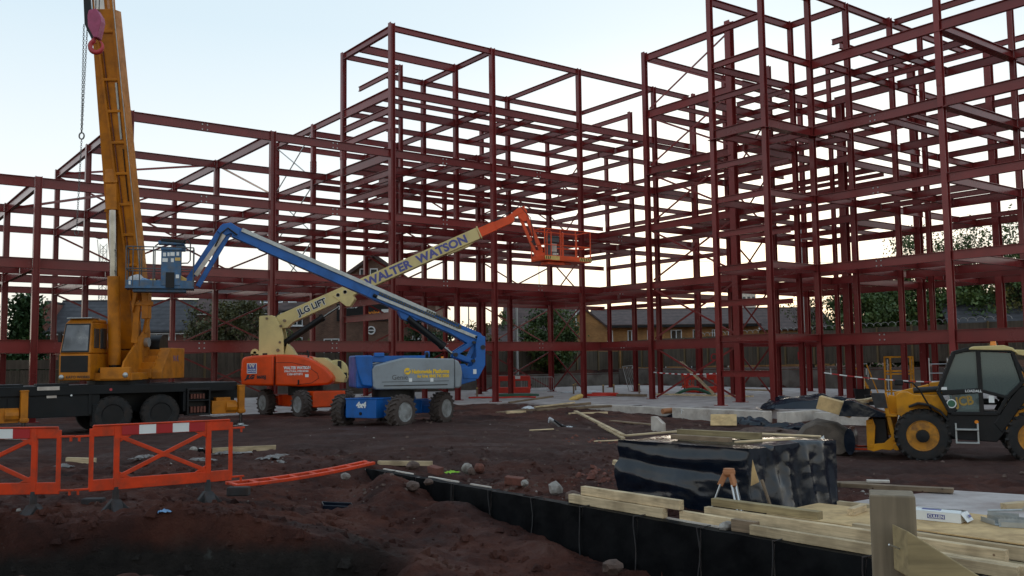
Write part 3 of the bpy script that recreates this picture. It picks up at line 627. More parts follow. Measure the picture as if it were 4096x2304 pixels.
# front elevation of the long wing
arow(0, (-29, -22.2, -15.93, -12.52), L3, fd, 0.18)
arow(0, (-12.52, -6.26, 0), L4, fd, 0.18)
arow(0, (0, 6.26, 12.52, 18.77), L6, fd, 0.18)
arow(-0.05, (18.77, 22.0), (3, 4, 5, 6), 0.32, 0.16)
arow(7.4, (-29, -22.2, -15.93, -12.52), L3, 0.36); arow(7.4, (-12.52, -6.26, 0), L4, 0.36)
arow(14.5, (-29, -22.2, -15.93, -12.52), L3, 0.34); arow(14.5, (-12.52, -6.26, 0), L4, 0.34)
arow(3.6, (-12.52, -6.26, 0), (1, 2, 3), 0.30, 0.15, 'tie_beam')
arow(11.0, (-12.52, -6.26, 0), (3,), 0.26, 0.15, 'tie_beam')
arow(3.6, (-22.2, -15.93, -12.52), (1, 2), 0.30, 0.15, 'tie_beam')
brow(-22.2, (0, 7.35, 14.5), L3, idp)
brow(-15.93, (0, 7.35, 14.5), L3, idp); brow(-12.52, (0, 7.4, 14.5), L4, idp); brow(-6.26, (0, 7.4, 14.5), L4, idp)
brow(-9.4, (0, 7.4), (2, 3), 0.3, 0.15, 'tie_beam'); brow(-3.1, (0, 7.4), (1, 2, 3), 0.34, 0.15, 'tie_beam'); brow(-3.1, (7.4, 14.5), (2, 3), 0.34, 0.15, 'tie_beam')
# middle block
arow(3.45, (0, 6.15), (4, 5, 6), 0.42); arow(3.45, (0, 6.15, 12.5, 18.6), (1, 2, 3), 0.40); arow(3.45, (6.15, 12.5, 18.6), (4, 5), 0.40)
arow(5.33, (0, 3.6), (4, 5, 6), 0.28, 0.15)
arow(7.0, (3.6, 6.2, 12.5, 18.6), (4, 5, 6), 0.30); arow(7.0, (0, 6.2, 12.5, 18.6), (1, 2, 3), 0.34)
arow(10.4, (0, 6.26, 12.5, 18.7), L5, 0.34); arow(14.5, (0, 6.26, 12.5, 15.7), L5, 0.34); arow(14.4, (15.7, 21.9, 27.6), (1, 2, 3, 4, 5, 6), 0.30)
brow(0, (0, 5.33), L6, lambda k: 0.48 if k in (5, 4, 2) else 0.36, 0.19); brow(0, (5.33, 9.14, 14.5), L5, 0.34)
for k in (1, 3, 4): # paired trimmers under the gable end
    for dz in (0.95, 1.75): member('tie_beam', (0, 0.13, k * LV + LV - dz), (0, 5.2, k * LV + LV - dz), 0.34, 0.16)
brow(6.22, (0, 3.45, 7.05, 10.4, 14.5), L5, idp); brow(6.22, (0, 3.45, 7.05), (6,), 0.28)
brow(12.5, (0, 6.95), L6, lambda k: 0.26 if k == 6 else 0.36); brow(12.5, (6.95, 10.4, 14.5), L5, 0.36)
brow(18.7, (0, 6.85), L6, lambda k: 0.26 if k == 6 else 0.36); brow(18.7, (6.85, 10.4), L5, 0.34)
brow(3.1, (0, 3.45, 7.0), (1, 2, 3, 4), 0.3, 0.15, 'tie_beam'); brow(9.4, (0, 7.0), (1, 2, 3, 4, 5), 0.3, 0.15, 'tie_beam'); brow(15.6, (0, 7.0), (1, 2, 3, 4, 5), 0.3, 0.15, 'tie_beam'); brow(9.4, (7.0, 14.5), (1, 2, 3), 0.3, 0.15, 'tie_beam')
brow(3.6, (5.3, 10.4), (4, 6), 0.28, 0.15, 'tie_beam')
brow(15.7, (10.4, 14.4), (3, 4, 5, 6), 0.3); brow(21.8, (5.1, 14.4), (1, 2, 3, 4, 5, 6), 0.3); brow(27.6, (1.1, 13.9), (1, 2, 3, 4, 5), 0.3)
arow(5.1, (18.6, 21.7, 27.6), (2, 3, 4, 5), 0.3); arow(1.1, (18.77, 23.5, 27.6), L5, 0.3)
brow(18.77, (-4.1, 0), (1, 2, 3, 4), 0.34); brow(13.85, (-4.1, 0), (1, 2, 3), 0.34)
for b_ in (1.75, 8.7): arow(b_, (0, 6.22, 12.5, 18.7), (3, 5) if b_ < 4 else (4,), 0.24, 0.13, 'floor_joist')
for a_ in (4.7, 10.9, 17.1): brow(a_, (0, 3.45, 7.0), (4,), 0.24, 0.12, 'floor_joist')
# right wing
rd = lambda k: 0.50 if k == 1 else (0.44 if k in (4, 5) else 0.38)
brow(13.9, (-4.1, -10.2), L6, rd, 0.18); brow(13.95, (-10.2, -14.7), (1, 2, 3, 4), 0.32)
brow(13.95, (-14.7, -20.9, -27.1), L5, rd, 0.19); brow(13.95, (-14.7, -20.9, -27.1), (6,), 0.3)
arow(-4.1, (13.85, 20.6, 28.1), L6, lambda k: 0.27 if k == 6 else 0.36)
arow(-10.9, (13.75, 20.9), (2, 4, 5), 0.38); arow(-11.75, (20.9, 28.1), L6, 0.36)
arow(-15.1, (13.95, 16.5, 20.1, 22.8, 28.2), L6, 0.32)
arow(-20.9, (13.95, 20.5, 28.2), L6, lambda k: 0.42 if k in (5, 4) else 0.36)
arow(-7.6, (13.9, 21.4), (1, 2, 3, 4, 5), 0.42); arow(-17.9, (13.95, 20.3), L5, 0.32, 0.15, 'tie_beam'); arow(-24.0, (13.95, 20.5), (1, 2, 3, 4), 0.32, 0.15, 'tie_beam')
brow(20.4, (-4.1, -6.8), L5, 0.34); brow(20.7, (-6.8, -11.7), L5, 0.36); brow(20.4, (-11.7, -15.2, -20.9, -27.1), L6, lambda k: 0.3 if k == 6 else 0.40)
brow(28.15, (-4.1, -11.8, -16.2, -21.5), L6, lambda k: 0.3 if k == 6 else 0.38)
brow(16.9, (-15.05, -20.9), (2, 3, 5), 0.3, 0.15, 'tie_beam'); brow(24.4, (-4.1, -11.7), (1, 2, 3, 4, 5), 0.3, 0.15, 'tie_beam'); brow(24.4, (-15.1, -20.9), (2, 4), 0.3, 0.15, 'tie_beam')
brow(17.3, (-4.1, -10.9), (1, 2, 3, 4), 0.3, 0.15, 'tie_beam')
for b_ in (-5.9, -9.3, -13.3, -18.9): arow(b_, (13.95, 20.4, 28.1), (3, 5) if b_ > -10 else (4,), 0.24, 0.13, 'floor_joist')
for a_ in (18.8, 26.3): brow(a_, (-15.1, -20.9), (3, 5), 0.24, 0.12, 'floor_joist'); brow(a_, (-4.1, -10.9), (4, 5), 0.24, 0.12, 'floor_joist')
# stair tower: landings at half storeys too
HL = (0.5, 1, 1.5, 2, 2.5, 3, 3.5, 4, 4.5, 5, 5.5)
for k in HL: member('landing_beam', (10.53, -14.55, k * LV), (10.53, -11.82, k * LV), 0.28 if k != 4 else 0.42, 0.17)
for k in (1, 2, 3, 4, 5, 6):
    member('landing_beam', (10.66, -11.72, k * LV), (16.3, -11.93, k * LV), 0.34, 0.17)
    member('landing_beam', (10.66, -14.66, k * LV), (13.84, -14.68, k * LV), 0.30 if k != 4 else 0.42, 0.17)
for k in (1, 2, 3, 4, 5, 6): member('landing_beam', (16.45, -14.95, k * LV), (16.42, -12.05, k * LV), 0.3, 0.16)
for k in (1.5, 2.5, 3.5, 4.5): member('landing_beam', (12.2, -14.6, k * LV), (12.2, -11.8, k * LV), 0.22, 0.12)
# ledge plates under the fourth-floor edge beams
def plate(p0, p1, w, t=0.03):
    m = MB(); m.bar(p0, p1, w, t); return m.build('ledge_plate', M['steel'], FR)
z4 = 4 * LV - 0.47
plate((13.8, -4.2, z4), (13.72, -10.2, z4), 0.42); plate((10.45, -14.8, z4), (10.45, -11.6, z4), 0.4); plate((10.5, -14.74, z4), (13.9, -14.78, z4), 0.4); plate((13.88, -14.8, z4), (13.88, -21.0, z4), 0.42); plate((13.8, -20.98, z4), (20.4, -20.98, z4), 0.42)
plate((13.8, -20.98, 5 * LV - 0.47), (20.4, -20.98, 5 * LV - 0.47), 0.42)
# end plates / bolted splices on the tall columns
def splice(a, b, z, s):
    m = MB()
    for sy in (-1, 1): m.box((a + sy * (s / 2 + 0.012), b, z), (0.02, s * 0.95, 0.62))
    m.box((a, b - s * 0.06, z), (s * 0.8, 0.05, 0.6))
    for i in range(4):
        for sx in (-.3, .3): m.cyl((a + s / 2 + 0.02, b + sx * s, z - .24 + i * .16), (a + s / 2 + 0.045, b + sx * s, z - .24 + i * .16), 0.018, n=6); m.cyl((a - s / 2 - 0.02, b + sx * s, z - .24 + i * .16), (a - s / 2 - 0.045, b + sx * s, z - .24 + i * .16), 0.018, n=6)
    return m.build('splice_plate', M['steel'], FR)
for (a, b, tp, s) in list(COLS):
    if tp >= 5 and s >= 0.22: splice(a, b, 4 * LV + 0.75, s)
# base plates
for (a, b, tp, s) in list(COLS): MB().box((a, b, 0.015), (s + 0.22, s + 0.22, 0.03)).build('base_plate', M['steel'], FR)
# bracing
def brace(p0, p1, w=0.09, mat='steel', name='brace'):
    m = MB(); m.bar(p0, p1, 0.02 if mat == 'steel' else w, w); return m.build(name, M[mat], FR)
def xb(plane, c, s0, s1, k, mat='steel', w=0.10):
    z0, z1 = k * LV + 0.1, (k + 1) * LV - 0.4
    if plane == 'a': q = lambda s, z, o: (c + o, s, z)
    else: q = lambda s, z, o: (s, c + o, z)
    brace(q(s0, z0, 0.02), q(s1, z1, 0.02), w, mat); brace(q(s0, z1, -0.02), q(s1, z0, -0.02), w, mat)
for k in (2, 3, 4): xb('a', 0.0, 9.3, 14.4, k, 'galv', 0.05)
for k in range(0, 6): xb('a', 13.95, -4.3, -10.0, k)
for k in range(0, 5): xb('b', 14.5, 6.4, 12.4, k, 'steel', 0.11)
for k in range(1, 4): xb('b', 14.5, -12.4, -6.4, k, 'steel', 0.10)
for k in range(0, 3): xb('b', 14.5, -6.1, -0.1, k, 'steel', 0.10)
for k in range(0, 5): xb('a', 20.8, -4.2, -6.7, k, 'steel', 0.10)
for k in range(0, 5): xb('b', 14.4, 15.9, 21.8, k)
for k in range(0, 5): xb('a', 18.7, 7.0, 10.3, k)
for (p0, p1) in (((-6.2, 7.5, 12.6), (-0.2, 14.3, 12.6)), ((-12.4, 14.3, 12.6), (-6.4, 7.6, 12.6)), ((-15.8, 7.2, 9.4), (-12.6, 0.3, 9.4)), ((12.7, 3.3, 12.6), (18.5, 0.4, 12.6))):
    brace(p0, p1, 0.11, 'steel', 'plan_brace')

# keep coincident members apart
_seen = {}
for o in list(FR.children):
    if o.name.split('.')[0] in ('primary_beam', 'cross_beam', 'tie_beam', 'landing_beam'):
        k_ = (tuple(round(c, 1) for c in o.location), round(o.rotation_euler.z, 2), round(o.scale.x, 1))
        if k_ in _seen: bpy.data.objects.remove(o)
        else: _seen[k_] = 1

# bolted mid-span connections of the floor beams behind, seen as four bolt heads on the edge beams
def bolts(p, axis):
    m = MB()
    for du in (-.11, .11):
        for dz in (-.11, .11):
            q = Vector(p) + (Vector((du, 0, dz)) if axis == 'b' else Vector((0, du, dz))); n_ = Vector((0, -.03, 0)) if axis == 'b' else Vector((-.03, 0, 0)); m.cyl(q, q + n_, .032, n=6)
    return m.build('bolt_group', M['galv'], FR)
for k in (1, 2, 3, 4):
    for a in (-9.4, -3.13, 3.13, 9.4, 15.6): bolts((a, -.012, k * LV - .22), 'b')
    for b in (-7.2, -17.8): bolts((13.94, b, k * LV - .22), 'a')
# ------------------------------------------------------------------ boundary fences
_fm = {}
def fence(name, p0, p1, zb, h, label, pw=2.45, cap=True, z1=None, arcs=False):
    d = p1 - p0; L_ = d.length; o = empty(name, (p0.x, p0.y, 0), math.atan2(d.y, d.x), label, 'fence', 'boundary fences')
    n = max(1, int(L_ / pw)); w = L_ / n; z1 = zb if z1 is None else z1
    key = (round(w, 3), h)
    if key not in _fm:
        m = MB(); nb = int(w / 0.15)
        for i in range(nb): m.box((w / nb * (i + .5), random.uniform(-.012, .012), h * 0.36), (w / nb - 0.012, 0.02, h * 0.72))
        a = m.mesh('fence_panel'); a.materials.append(M['fencew'])
        m = MB(); m.box((w / 2, -0.02, h * 0.865), (w - 0.02, 0.025, h * 0.25)); b = m.mesh('capping_board'); b.materials.append(M['fencew'])
        m = MB(); m.box((0, -0.07, h * 0.5), (0.12, 0.1, h * 1.02)); c = m.mesh('fence_post'); c.materials.append(M['fencepost'])
        _fm[key] = (a, b, c)
    for i in range(n + 1):
        z = zb + (z1 - zb) * i / n
        for k, nm in ((0, 'fence_panel'), (1, 'capping_board'), (2, 'fence_post')):
            if i == n and k < 2: continue
            q = bpy.data.objects.new(nm, _fm[key][k]); COL.objects.link(q); q.parent = o; q.location = (w * i, 0, z + random.uniform(-.03, .03))
            if k == 1: q.rotation_euler = (0, random.uniform(-.012, .012), 0)
    if arcs:
        m = MB()
        for i in range(int(L_ / 0.45)):
            m.tube([(i * .45 + .30 * math.cos(t) , 0.08, z1 + h + 0.03 + .24 * math.sin(t)) for t in np.linspace(0.1, 3.04, 7)], 0.016, 4)
        m.build('wire_coils', M['galv'], o)
    return o
fence('timber_fence', b2w(-44, 21.5), b2w(-14, 21.5), 0.25, 2.15, 'weathered timber fence behind the yellow crane at the left')
fence('timber_fence', b2w(-14, 21.6), b2w(-4.5, 21.6), 0.4, 2.2, 'weathered timber fence between the crane and the orange lift', z1=1.1)
fence('timber_fence', b2w(-4.5, 21.6), b2w(35.8, 21.6), 1.25, 2.35, 'tall weathered timber fence behind the middle of the steel frame')
fence('timber_fence', b2w(36.3, 21.6), b2w(36.3, -32), 1.45, 2.45, 'tall weathered timber fence with wire coils behind the right wing', z1=2.1, arcs=False)
fc = MB()
for i in range(46):
    c = b2w(36.3, 12 - i * 0.55)
    zz = 1.45 + 0.65 * (21.6 - (12 - i * .55)) / 53.6 + 2.5
    fc.tube([(c.x + SA * 0.30 * math.cos(t), c.y - CA * 0.30 * math.cos(t), zz + 0.26 * math.sin(t)) for t in np.linspace(0.1, 3.04, 8)], 0.018, 4)
o = fc.build('wire_coil', M['galv']); tag(o, 'looped wire coils along the top of the right-hand timber fence', 'wire')
# fence graffiti letters
def fletter(s, a, b, z, size, ang, along='a'):
    p = b2w(a, b, z); rz = YAW if along == 'a' else YAW - math.pi / 2
    t = text('painted_letter', s, size, p, (R(90), 0, rz), M['redtape'], None, 0.01); return t
for s, a, z in (('4', 4.6, 1.9), ('1', 13.2, 2.0), ('B', 23.0, 1.9)):
    tag(fletter(s, a, 21.4, z, 0.75, 0), {'4': 'red painted figure four on the fence behind the second front column', '1': 'red painted figure one on the fence above the crowd barrier', 'B': 'red painted letter B on the fence behind the crossed bracing'}[s], 'lettering')
for s, b, z in (('CD', 11.0, 2.0), ('F', 2.6, 2.0)):
    tag(fletter(s, 36.12, b, z, 0.85, 0, 'b'), 'red painted letter%s on the right-hand fence' % ('s C D' if s == 'CD' else ' F'), 'lettering')

# ------------------------------------------------------------------ houses
def window(parent, x, z, w, h, y, cols=2, sillc=True):
    m = MB(); f = 0.07
    m.box((x, y, z + h / 2 - f / 2), (w, 0.08, f)); m.box((x, y, z - h / 2 + f / 2), (w, 0.08, f))
    for i in range(cols + 1): m.box((x - w / 2 + f / 2 + (w - f) * i / cols, y, z), (f, 0.079, h - 2 * f))
    o = m.build('window', M['upvc'], parent)
    MB().box((x, y + 0.03, z), (w - 0.02, 0.02, h - 0.02)).build('pane', M['glass'], o)
    if sillc: MB().box((x, y - 0.07, z - h / 2 - 0.04), (w + 0.16, 0.14, 0.07)).build('sill', M['upvc'], o)
    return o
def gable_house(name, label, loc, rz, L_, D_, eave, ridge, wallm, roofm, hip=False, over=0.3, fascia=True):
    """long axis x, front at y=0, depth D_ back"""
    o = empty(name, loc, rz, label, 'house')
    m = MB(); pts = [(0, -1.0), (0, eave), (D_ / 2, ridge), (D_, eave), (D_, -1.0)]
    m.prism([(y, z) for y, z in pts], 0, L_, 'x'); m.build('wall', wallm, o)
    m = MB(); sl = (ridge - eave) / (D_ / 2); t = 0.12
    pr = [(-over, eave - over * sl + .03), (D_ / 2, ridge + .03), (D_ + over, eave - over * sl + .03), (D_ + over, eave - over * sl + t + .03), (D_ / 2, ridge + t + .05), (-over, eave - over * sl + t + .03)]
    m.prism(pr, -0.12, L_ + 0.12, 'x'); rf = m.build('roof', roofm, o)
    MB().box((L_ / 2, D_ / 2, ridge + t + 0.05), (L_ + .2, 0.26, 0.1)).build('ridge_tiles', roofm, rf)
    if fascia:
        MB().box((L_ / 2, -over - 0.02, eave - over * sl - 0.06), (L_ + .2, 0.04, 0.2)).build('fascia', M['upvc'], rf)
        m = MB(); m.tube([(-.1, -over - .1, eave - over * sl), (L_ + .1, -over - .1, eave - over * sl)], 0.06, 8); m.build('gutter', M['black'], rf)
    return o
# left house with dark tiled roof (end-on gable to the left)
hl = gable_house('brick_house', 'red brick house with dark tiled roof behind the yellow crane', (-36.9, 73.0, 0), R(6), 13.5, 7.5, 5.0, 7.45, M['brick_red'], M['roof_slate'])
for x in (2.0, 5.2, 8.0, 9.45, 11.6): window(hl, x, 4.15, 1.05, 1.1, -0.02)
for x in (2.0, 8.0, 11.6): window(hl, x, 1.6, 1.3, 1.2, -0.02)
gl = empty('brick_house', (-38.6, 72.6, 0), R(6), 'red brick gable wing at the left end of the dark roofed house', 'house')
MB().prism([(0, -1), (0, 4.6), (1.9, 7.2), (1.9, -1)], 0, 5.5, 'y').build('wall', M['brick_red'], gl)
MB().prism([(-0.2, 4.4), (1.9, 7.25), (1.9, 7.4), (-0.2, 4.55)], -0.15, 5.6, 'y').build('roof', M['roof_slate'], gl)
# three-storey brown brick block with banner
hb = empty('brick_block', (-15.4, 71.0, 0), 0, 'tall brown brick gable block with round window and banner behind the lifts', 'building')
MB().prism([(0, -1), (0, 7.0), (4.75, 10.35), (9.5, 7.0), (9.5, -1)], 0, 12, 'y').build('wall', M['brick_brown'], hb)
m = MB(); m.prism([(-0.35, 6.75), (4.75, 10.4), (9.85, 6.75), (9.85, 6.95), (4.75, 10.62), (-0.35, 6.95)], -0.25, 12, 'y'); rf = m.build('roof', M['roof_brown'], hb)
m = MB(); m.bar((-0.35, -0.3, 6.8), (4.75, -0.3, 10.46), 0.05, 0.24); m.bar((9.85, -0.3, 6.8), (4.75, -0.3, 10.46), 0.05, 0.24); m.build('barge_board', M['roof_brown'], rf)
for x in (3.95, 4.75): window(hb, x, 9.0, 0.6, 0.85, -0.03, 1)
window(hb, 1.5, 3.3, 1.2, 1.5, -0.03); window(hb, 8.3, 4.6, 1.2, 1.3, -0.03)
m = MB(); m.lathe((4.55, 0.02, 4.65), (0, -1, 0), [(0, 0.24), (0.06, 0.33), (0.12, 0.33), (0.12, 0.23), (0.05, 0.23)], 24); rw = m.build('round_window', M['upvc'], hb, smooth=40)
MB().cyl((4.55, 0.0, 4.65), (4.55, -0.06, 4.65), 0.235, n=24).build('pane', M['glass'], rw); MB().box((4.55, -0.09, 4.65), (0.46, 0.04, 0.08)).build('glazing_bar', M['upvc'], rw)
# lower wing with rooflights to its left
hw = gable_house('brick_house', 'brown brick wing with rooflights left of the tall brick block', (-24.6, 71.6, 0), 0, 9.1, 8.0, 6.4, 9.3, M['brick_brown'], M['roof_brown'])
for x in (5.2, 6.3, 7.4):
    s_ = (9.3 - 6.4) / 4.0; a_ = math.atan(s_); yy = 0.9
    MB().box((x, yy, 6.4 + yy * s_ + 0.2), (0.65, 1.1, 0.08), (a_, 0, 0)).build('rooflight', M['upvc'], hw); MB().box((x, yy, 6.4 + yy * s_ + 0.235), (0.5, 0.95, 0.08), (a_, 0, 0)).build('pane', M['glass'], hw)
m = MB(); m.bar((7.0, -0.5, 7.0), (7.75, -0.5, 7.75), 0.06, 0.18); m.bar((8.5, -0.5, 7.0), (7.75, -0.5, 7.75), 0.06, 0.18); m.build('porch_gable', M['pine'], hw)
for x in (6.2, 7.9): window(hw, x, 3.2, 0.9, 2.0, -0.03); window(hw, x, 5.6, 0.9, 1.0, -0.03)
# banner on the brick block
bn = empty('banner', (-13.5, 70.9, 0), 0, 'black advertising banner with orange and white print on the brown brick wall', 'banner')
MB().box((2.15, 0, 6.05), (4.3, 0.03, 1.35)).build('sheet', M['black'], bn)
text('banner_print', 'y Refurb', 0.42, (0.15, -0.025, 6.38), FACE, M['white'], bn, 0.01); text('banner_print', 'point', 0.46, (2.35, -0.025, 5.86), FACE, M['orangelens'], bn, 0.014); text('banner_print', '.com', 0.30, (3.2, -0.025, 5.86), FACE, M['white'], bn)
text('banner_print', '0151 343 9', 0.36, (0.6, -0.025, 5.48), FACE, M['white'], bn, 0.008)
MB().box((3.85, -0.03, 5.95), (0.8, 0.02, 0.62)).build('white_panel', M['white'], bn)
# buff terrace on the right
ht = gable_house('terraced_house', 'buff brick terrace with long brown roof and white windows behind the fence', (8.1, 88.5, 0), R(1.5), 15.6, 8.0, 5.55, 7.05, M['brick_buff'], M['roof_brown'], over=0.5, fascia=False)
MB().box((7.8, -0.55, 5.32), (15.8, 0.06, 0.22)).build('gutter', M['black'], ht)
for x, w in ((1.05, 0.9), (3.3, 0.75), (5.1, 0.6), (7.6, 1.05), (9.6, 0.8), (11.3, 0.5), (13.0, 0.8)): window(ht, x, 4.45, w, 1.05, -0.02)
for x in (1.0, 3.3, 6.0, 9.0, 12.0): window(ht, x, 1.6, 1.1, 1.1, -0.02)
ht2 = gable_house('terraced_house', 'lower brown roofed house at the right end of the buff terrace', (24.0, 90.0, 0), R(3), 7.5, 8.0, 5.0, 7.1, M['brick_buff'], M['roof_brown'], fascia=False)
m = MB(); m.bar((-0.1, -0.35, 4.9), (-0.1, 4.0, 7.2), 0.1, 0.22); m.build('barge_board', M['upvc'], ht2)
hg = empty('terraced_house', (5.0, 87.0, 0), 0, 'buff brick gable end with flue at the left of the terrace', 'house')
MB().prism([(0, -1), (0, 5.2), (1.75, 6.95), (3.9, 5.2), (3.9, -1)], 0, 8.0, 'y').build('wall', M['brick_buff'], hg)
MB().prism([(-0.2, 5.02), (1.75, 7.0), (4.1, 5.02), (4.1, 5.2), (1.75, 7.2), (-0.2, 5.2)], -0.15, 8.2, 'y').build('roof', M['roof_brown'], hg)
MB().cyl((1.0, -0.15, 5.4), (1.0, -0.15, 7.5), 0.07, n=8).build('flue', M['white'], hg)
hs = gable_house('brick_house', 'low brown roofed house seen under the first-floor beams', (-3.3, 84, 0), R(-4), 4.2, 6.0, 3.7, 5.35, M['brick_buff'], M['roof_brown'], fascia=False)
window(hs, 3.0, 3.0, 1.0, 0.9, -0.02)
hs2 = gable_house('brick_house', 'taller brown roofed house behind the round-crowned tree', (-0.6, 98, 0), R(4), 9, 7.5, 5.2, 8.1, M['brick_brown'], M['roof_brown'], fascia=False)
window(hs2, 1.9, 4.3, 0.9, 1.0, -0.02)
hd = gable_house('shed_building', 'dark slate roofed building beyond the fence at the far right', (33.2, 70.0, 0), R(-14), 10, 7, 4.3, 6.1, M['brick_brown'], M['roof_slate'])
# far roofline of the town
for i, (x, w, h, d_, lb) in enumerate(((52, 5, 15.5, 300, 'distant pale grey office roofs beyond the terrace'), (66, 7, 18, 310, 'distant grey block with rooftop mast right of the town roofs'), (42, 8, 17, 330, 'distant low flat-roofed block left of the town roofs'), (76, 4.5, 23, 300, 'distant pale tower block above the terrace roof'))):
    t = empty('office_block', (x, d_, 0), 0, lb, 'building', 'far town roofs')
    MB().box((0, 0, h / 2), (w, 8, h)).build('wall', M['concpale'], t)
    MB().box((random.uniform(-1, 1), 0, h + .8), (w * .4, 4, 1.6)).build('plant_room', M['white'], t)
    for k in range(3): MB().box((-w / 3 + k * w / 3, -4.05, h - 1.6), (w / 5, 0.1, 1.1)).build('window', M['glass'], t)

# ------------------------------------------------------------------ trees
def leaf_mat(name, c, c2):
    m, N, L, p = nodemat(name); p.inputs['Roughness'].default_value = 0.6
    g = N.new('ShaderNodeNewGeometry'); n = N.new('ShaderNodeTexNoise'); n.inputs['Scale'].default_value = 0.9; n.inputs['Detail'].default_value = 4
    L.new(g.outputs['Position'], n.inputs['Vector'])
    r = ramp(N, [(0.32, tuple(x * 0.6 for x in c)), (0.52, c), (0.7, c2)]); L.new(n.outputs[0], r.inputs[0])
    rp = N.new('ShaderNodeMixRGB'); rp.blend_type = 'MULTIPLY'; rp.inputs[0].default_value = 0.6
    rr = ramp(N, [(0.0, (0.7, 0.7, 0.7)), (1.0, (1.3, 1.3, 1.3))]); L.new(g.outputs['Random Per Island'], rr.inputs[0]); L.new(r.outputs[0], rp.inputs[1]); L.new(rr.outputs[0], rp.inputs[2])
    L.new(rp.outputs[0], p.inputs['Base Color'])
    p.inputs['Transmission Weight'].default_value = 0.0; return m
M['leaf_dark'] = leaf_mat('dark_evergreen_leaf', (0.030, 0.072, 0.020), (0.062, 0.115, 0.026))
M['leaf_mid'] = leaf_mat('mid_green_leaf', (0.060, 0.105, 0.022), (0.125, 0.150, 0.028))
M['leaf_olive'] = leaf_mat('olive_autumn_leaf', (0.075, 0.080, 0.026), (0.150, 0.125, 0.030))
M['leaf_yel'] = leaf_mat('yellowing_leaf', (0.115, 0.105, 0.022), (0.21, 0.155, 0.028))
M['bark'] = pmat('bark', (0.06, 0.048, 0.038), 0.9, var=0.3, vs=6, bump=0.5)
def tree(label, x, y, z0, h, rx, cb, leaf, n, ls=0.16, shape='round', name='tree', ry=None, lean=0.0, clumps=46, trunk=0.16, seed=0, bare=0.0):
    rs = np.random.default_rng(seed + int(x * 10) + 500); ry = ry or rx
    o = empty(name, (x, y, z0), 0, label, 'tree' if name != 'hedge' else 'hedge', 'trees round the site')
    m = MB(); top = Vector((lean * h, 0, h * 0.86)); m.cyl((0, 0, -0.3), (top.x * .5, 0, h * 0.5), trunk, trunk * .6, 7); m.cyl((top.x * .5, 0, h * 0.5), top, trunk * .6, trunk * .12, 6)
    rz = (h - cb) / 2; cz = cb + rz
    cs = []
    while len(cs) < clumps:
        q = rs.uniform(-1, 1, 3); rr = np.linalg.norm(q)
        if shape == 'cone':
            q[2] = rs.uniform(-1, 1); f = max(0.05, (1 - q[2]) / 2); a = rs.uniform(0, 6.28); k = f * rs.uniform(.35, 1); q[0] = k * math.cos(a); q[1] = k * math.sin(a)
        elif rr > 1 or rr < 0.35: continue
        sc_ = rs.uniform(.85, 1.1)
        cs.append((lean * (cz + q[2] * rz) + q[0] * rx * sc_, q[1] * ry * sc_, cz + q[2] * rz * sc_))
    for i in range(0, len(cs), 2 if bare < .3 else 1):
        c = cs[i]; f = rs.uniform(.25, .62) * min(1, c[2] / h + .1); st = Vector((lean * h * f, 0, h * f))
        if st.z > c[2]: st.z = max(0.2 * h, c[2] * .7)
        mid = (st + Vector(c)) / 2 + Vector((0, 0, -0.04 * h)); m.tube([st, mid, c], [trunk * .28, trunk * .17, trunk * .06], 4)
        if bare >= .3:
            for _ in range(3):
                e = Vector(c) + Vector(rs.normal(0, .5, 3).tolist()) + Vector((0, 0, .45)); m.tube([mid, (mid + e) / 2, e], [trunk * .12, trunk * .07, trunk * .03], 3)
    m.build('trunk', M['bark'], o)
    per = n // len(cs); V = []; F = []
    cr = rx * 0.30
    for c in cs:
        rs_ = rs.uniform(.6, 1.25); k = per if bare == 0 else int(per * (1 - bare * rs.uniform(.3, 1)))
        P = np.array(c) + rs.normal(0, 1, (k, 3)) * np.array([cr, cr, cr * .8]) * rs_ * 0.62
        for p in P:
            s = ls * rs.uniform(.55, 1.3); a = Vector(rs.normal(0, 1, 3).tolist()).normalized(); b = a.cross(Vector(rs.normal(0, 1, 3).tolist())).normalized()
            if shape == 'cone': a = (a * .6 + Vector((p[0] - o.location.x * 0, p[1], 0.3)).normalized() * .4 + Vector((0, 0, .35))).normalized(); b = a.cross(Vector((0, 0, 1)) + Vector(rs.normal(0, .3, 3).tolist())).normalized()
            q = Vector(p.tolist()); i0 = len(V)
            V += [q - b * s * .32, q + a * s * .55 - b * s * .05, q + b * s * .34, q - a * s * .5 + b * s * .04]; F.append((i0, i0 + 1, i0 + 2, i0 + 3))
    mm = MB(); mm.v = [tuple(v) for v in V]; mm.f = F; mm.m = [0] * len(F)
    mm.build('crown', M[leaf], o, fix=False); return o
tree('dense dark conifer hedge at the left edge behind the crane', -36.5, 62, 0, 7.0, 2.6, 0.2, 'leaf_dark', 10000, .34, 'cone', trunk=.2, seed=1)
tree('dark conifer at the far left frame edge', -32.4, 61.5, 0, 6.3, 2.4, 0.2, 'leaf_dark', 9000, .34, 'cone', trunk=.2, seed=2)
tree('lower dark conifer right at the left frame edge', -34.6, 61.0, 0, 5.6, 2.0, 0.2, 'leaf_dark', 5500, .30, 'cone', trunk=.2, seed=3)
tree('dark conifer beside the brick gable at the left', -39.5, 63, 0, 6.4, 2.5, 0.1, 'leaf_dark', 5500, .30, 'cone', trunk=.2, seed=4)
tree('loose olive tree in front of the dark roofed house', -22.3, 66, 0.2, 6.2, 1.5, 0.8, 'leaf_olive', 4200, .22, seed=5, bare=.35)
tree('broad olive tree left of the brown brick block', -19.5, 66, 0.2, 6.9, 2.2, 0.6, 'leaf_olive', 8200, .22, seed=6)
tree('small olive tree below the cream boom', -16.6, 66.5, 0.3, 4.6, 1.4, 0.3, 'leaf_mid', 2600, .2, seed=7)
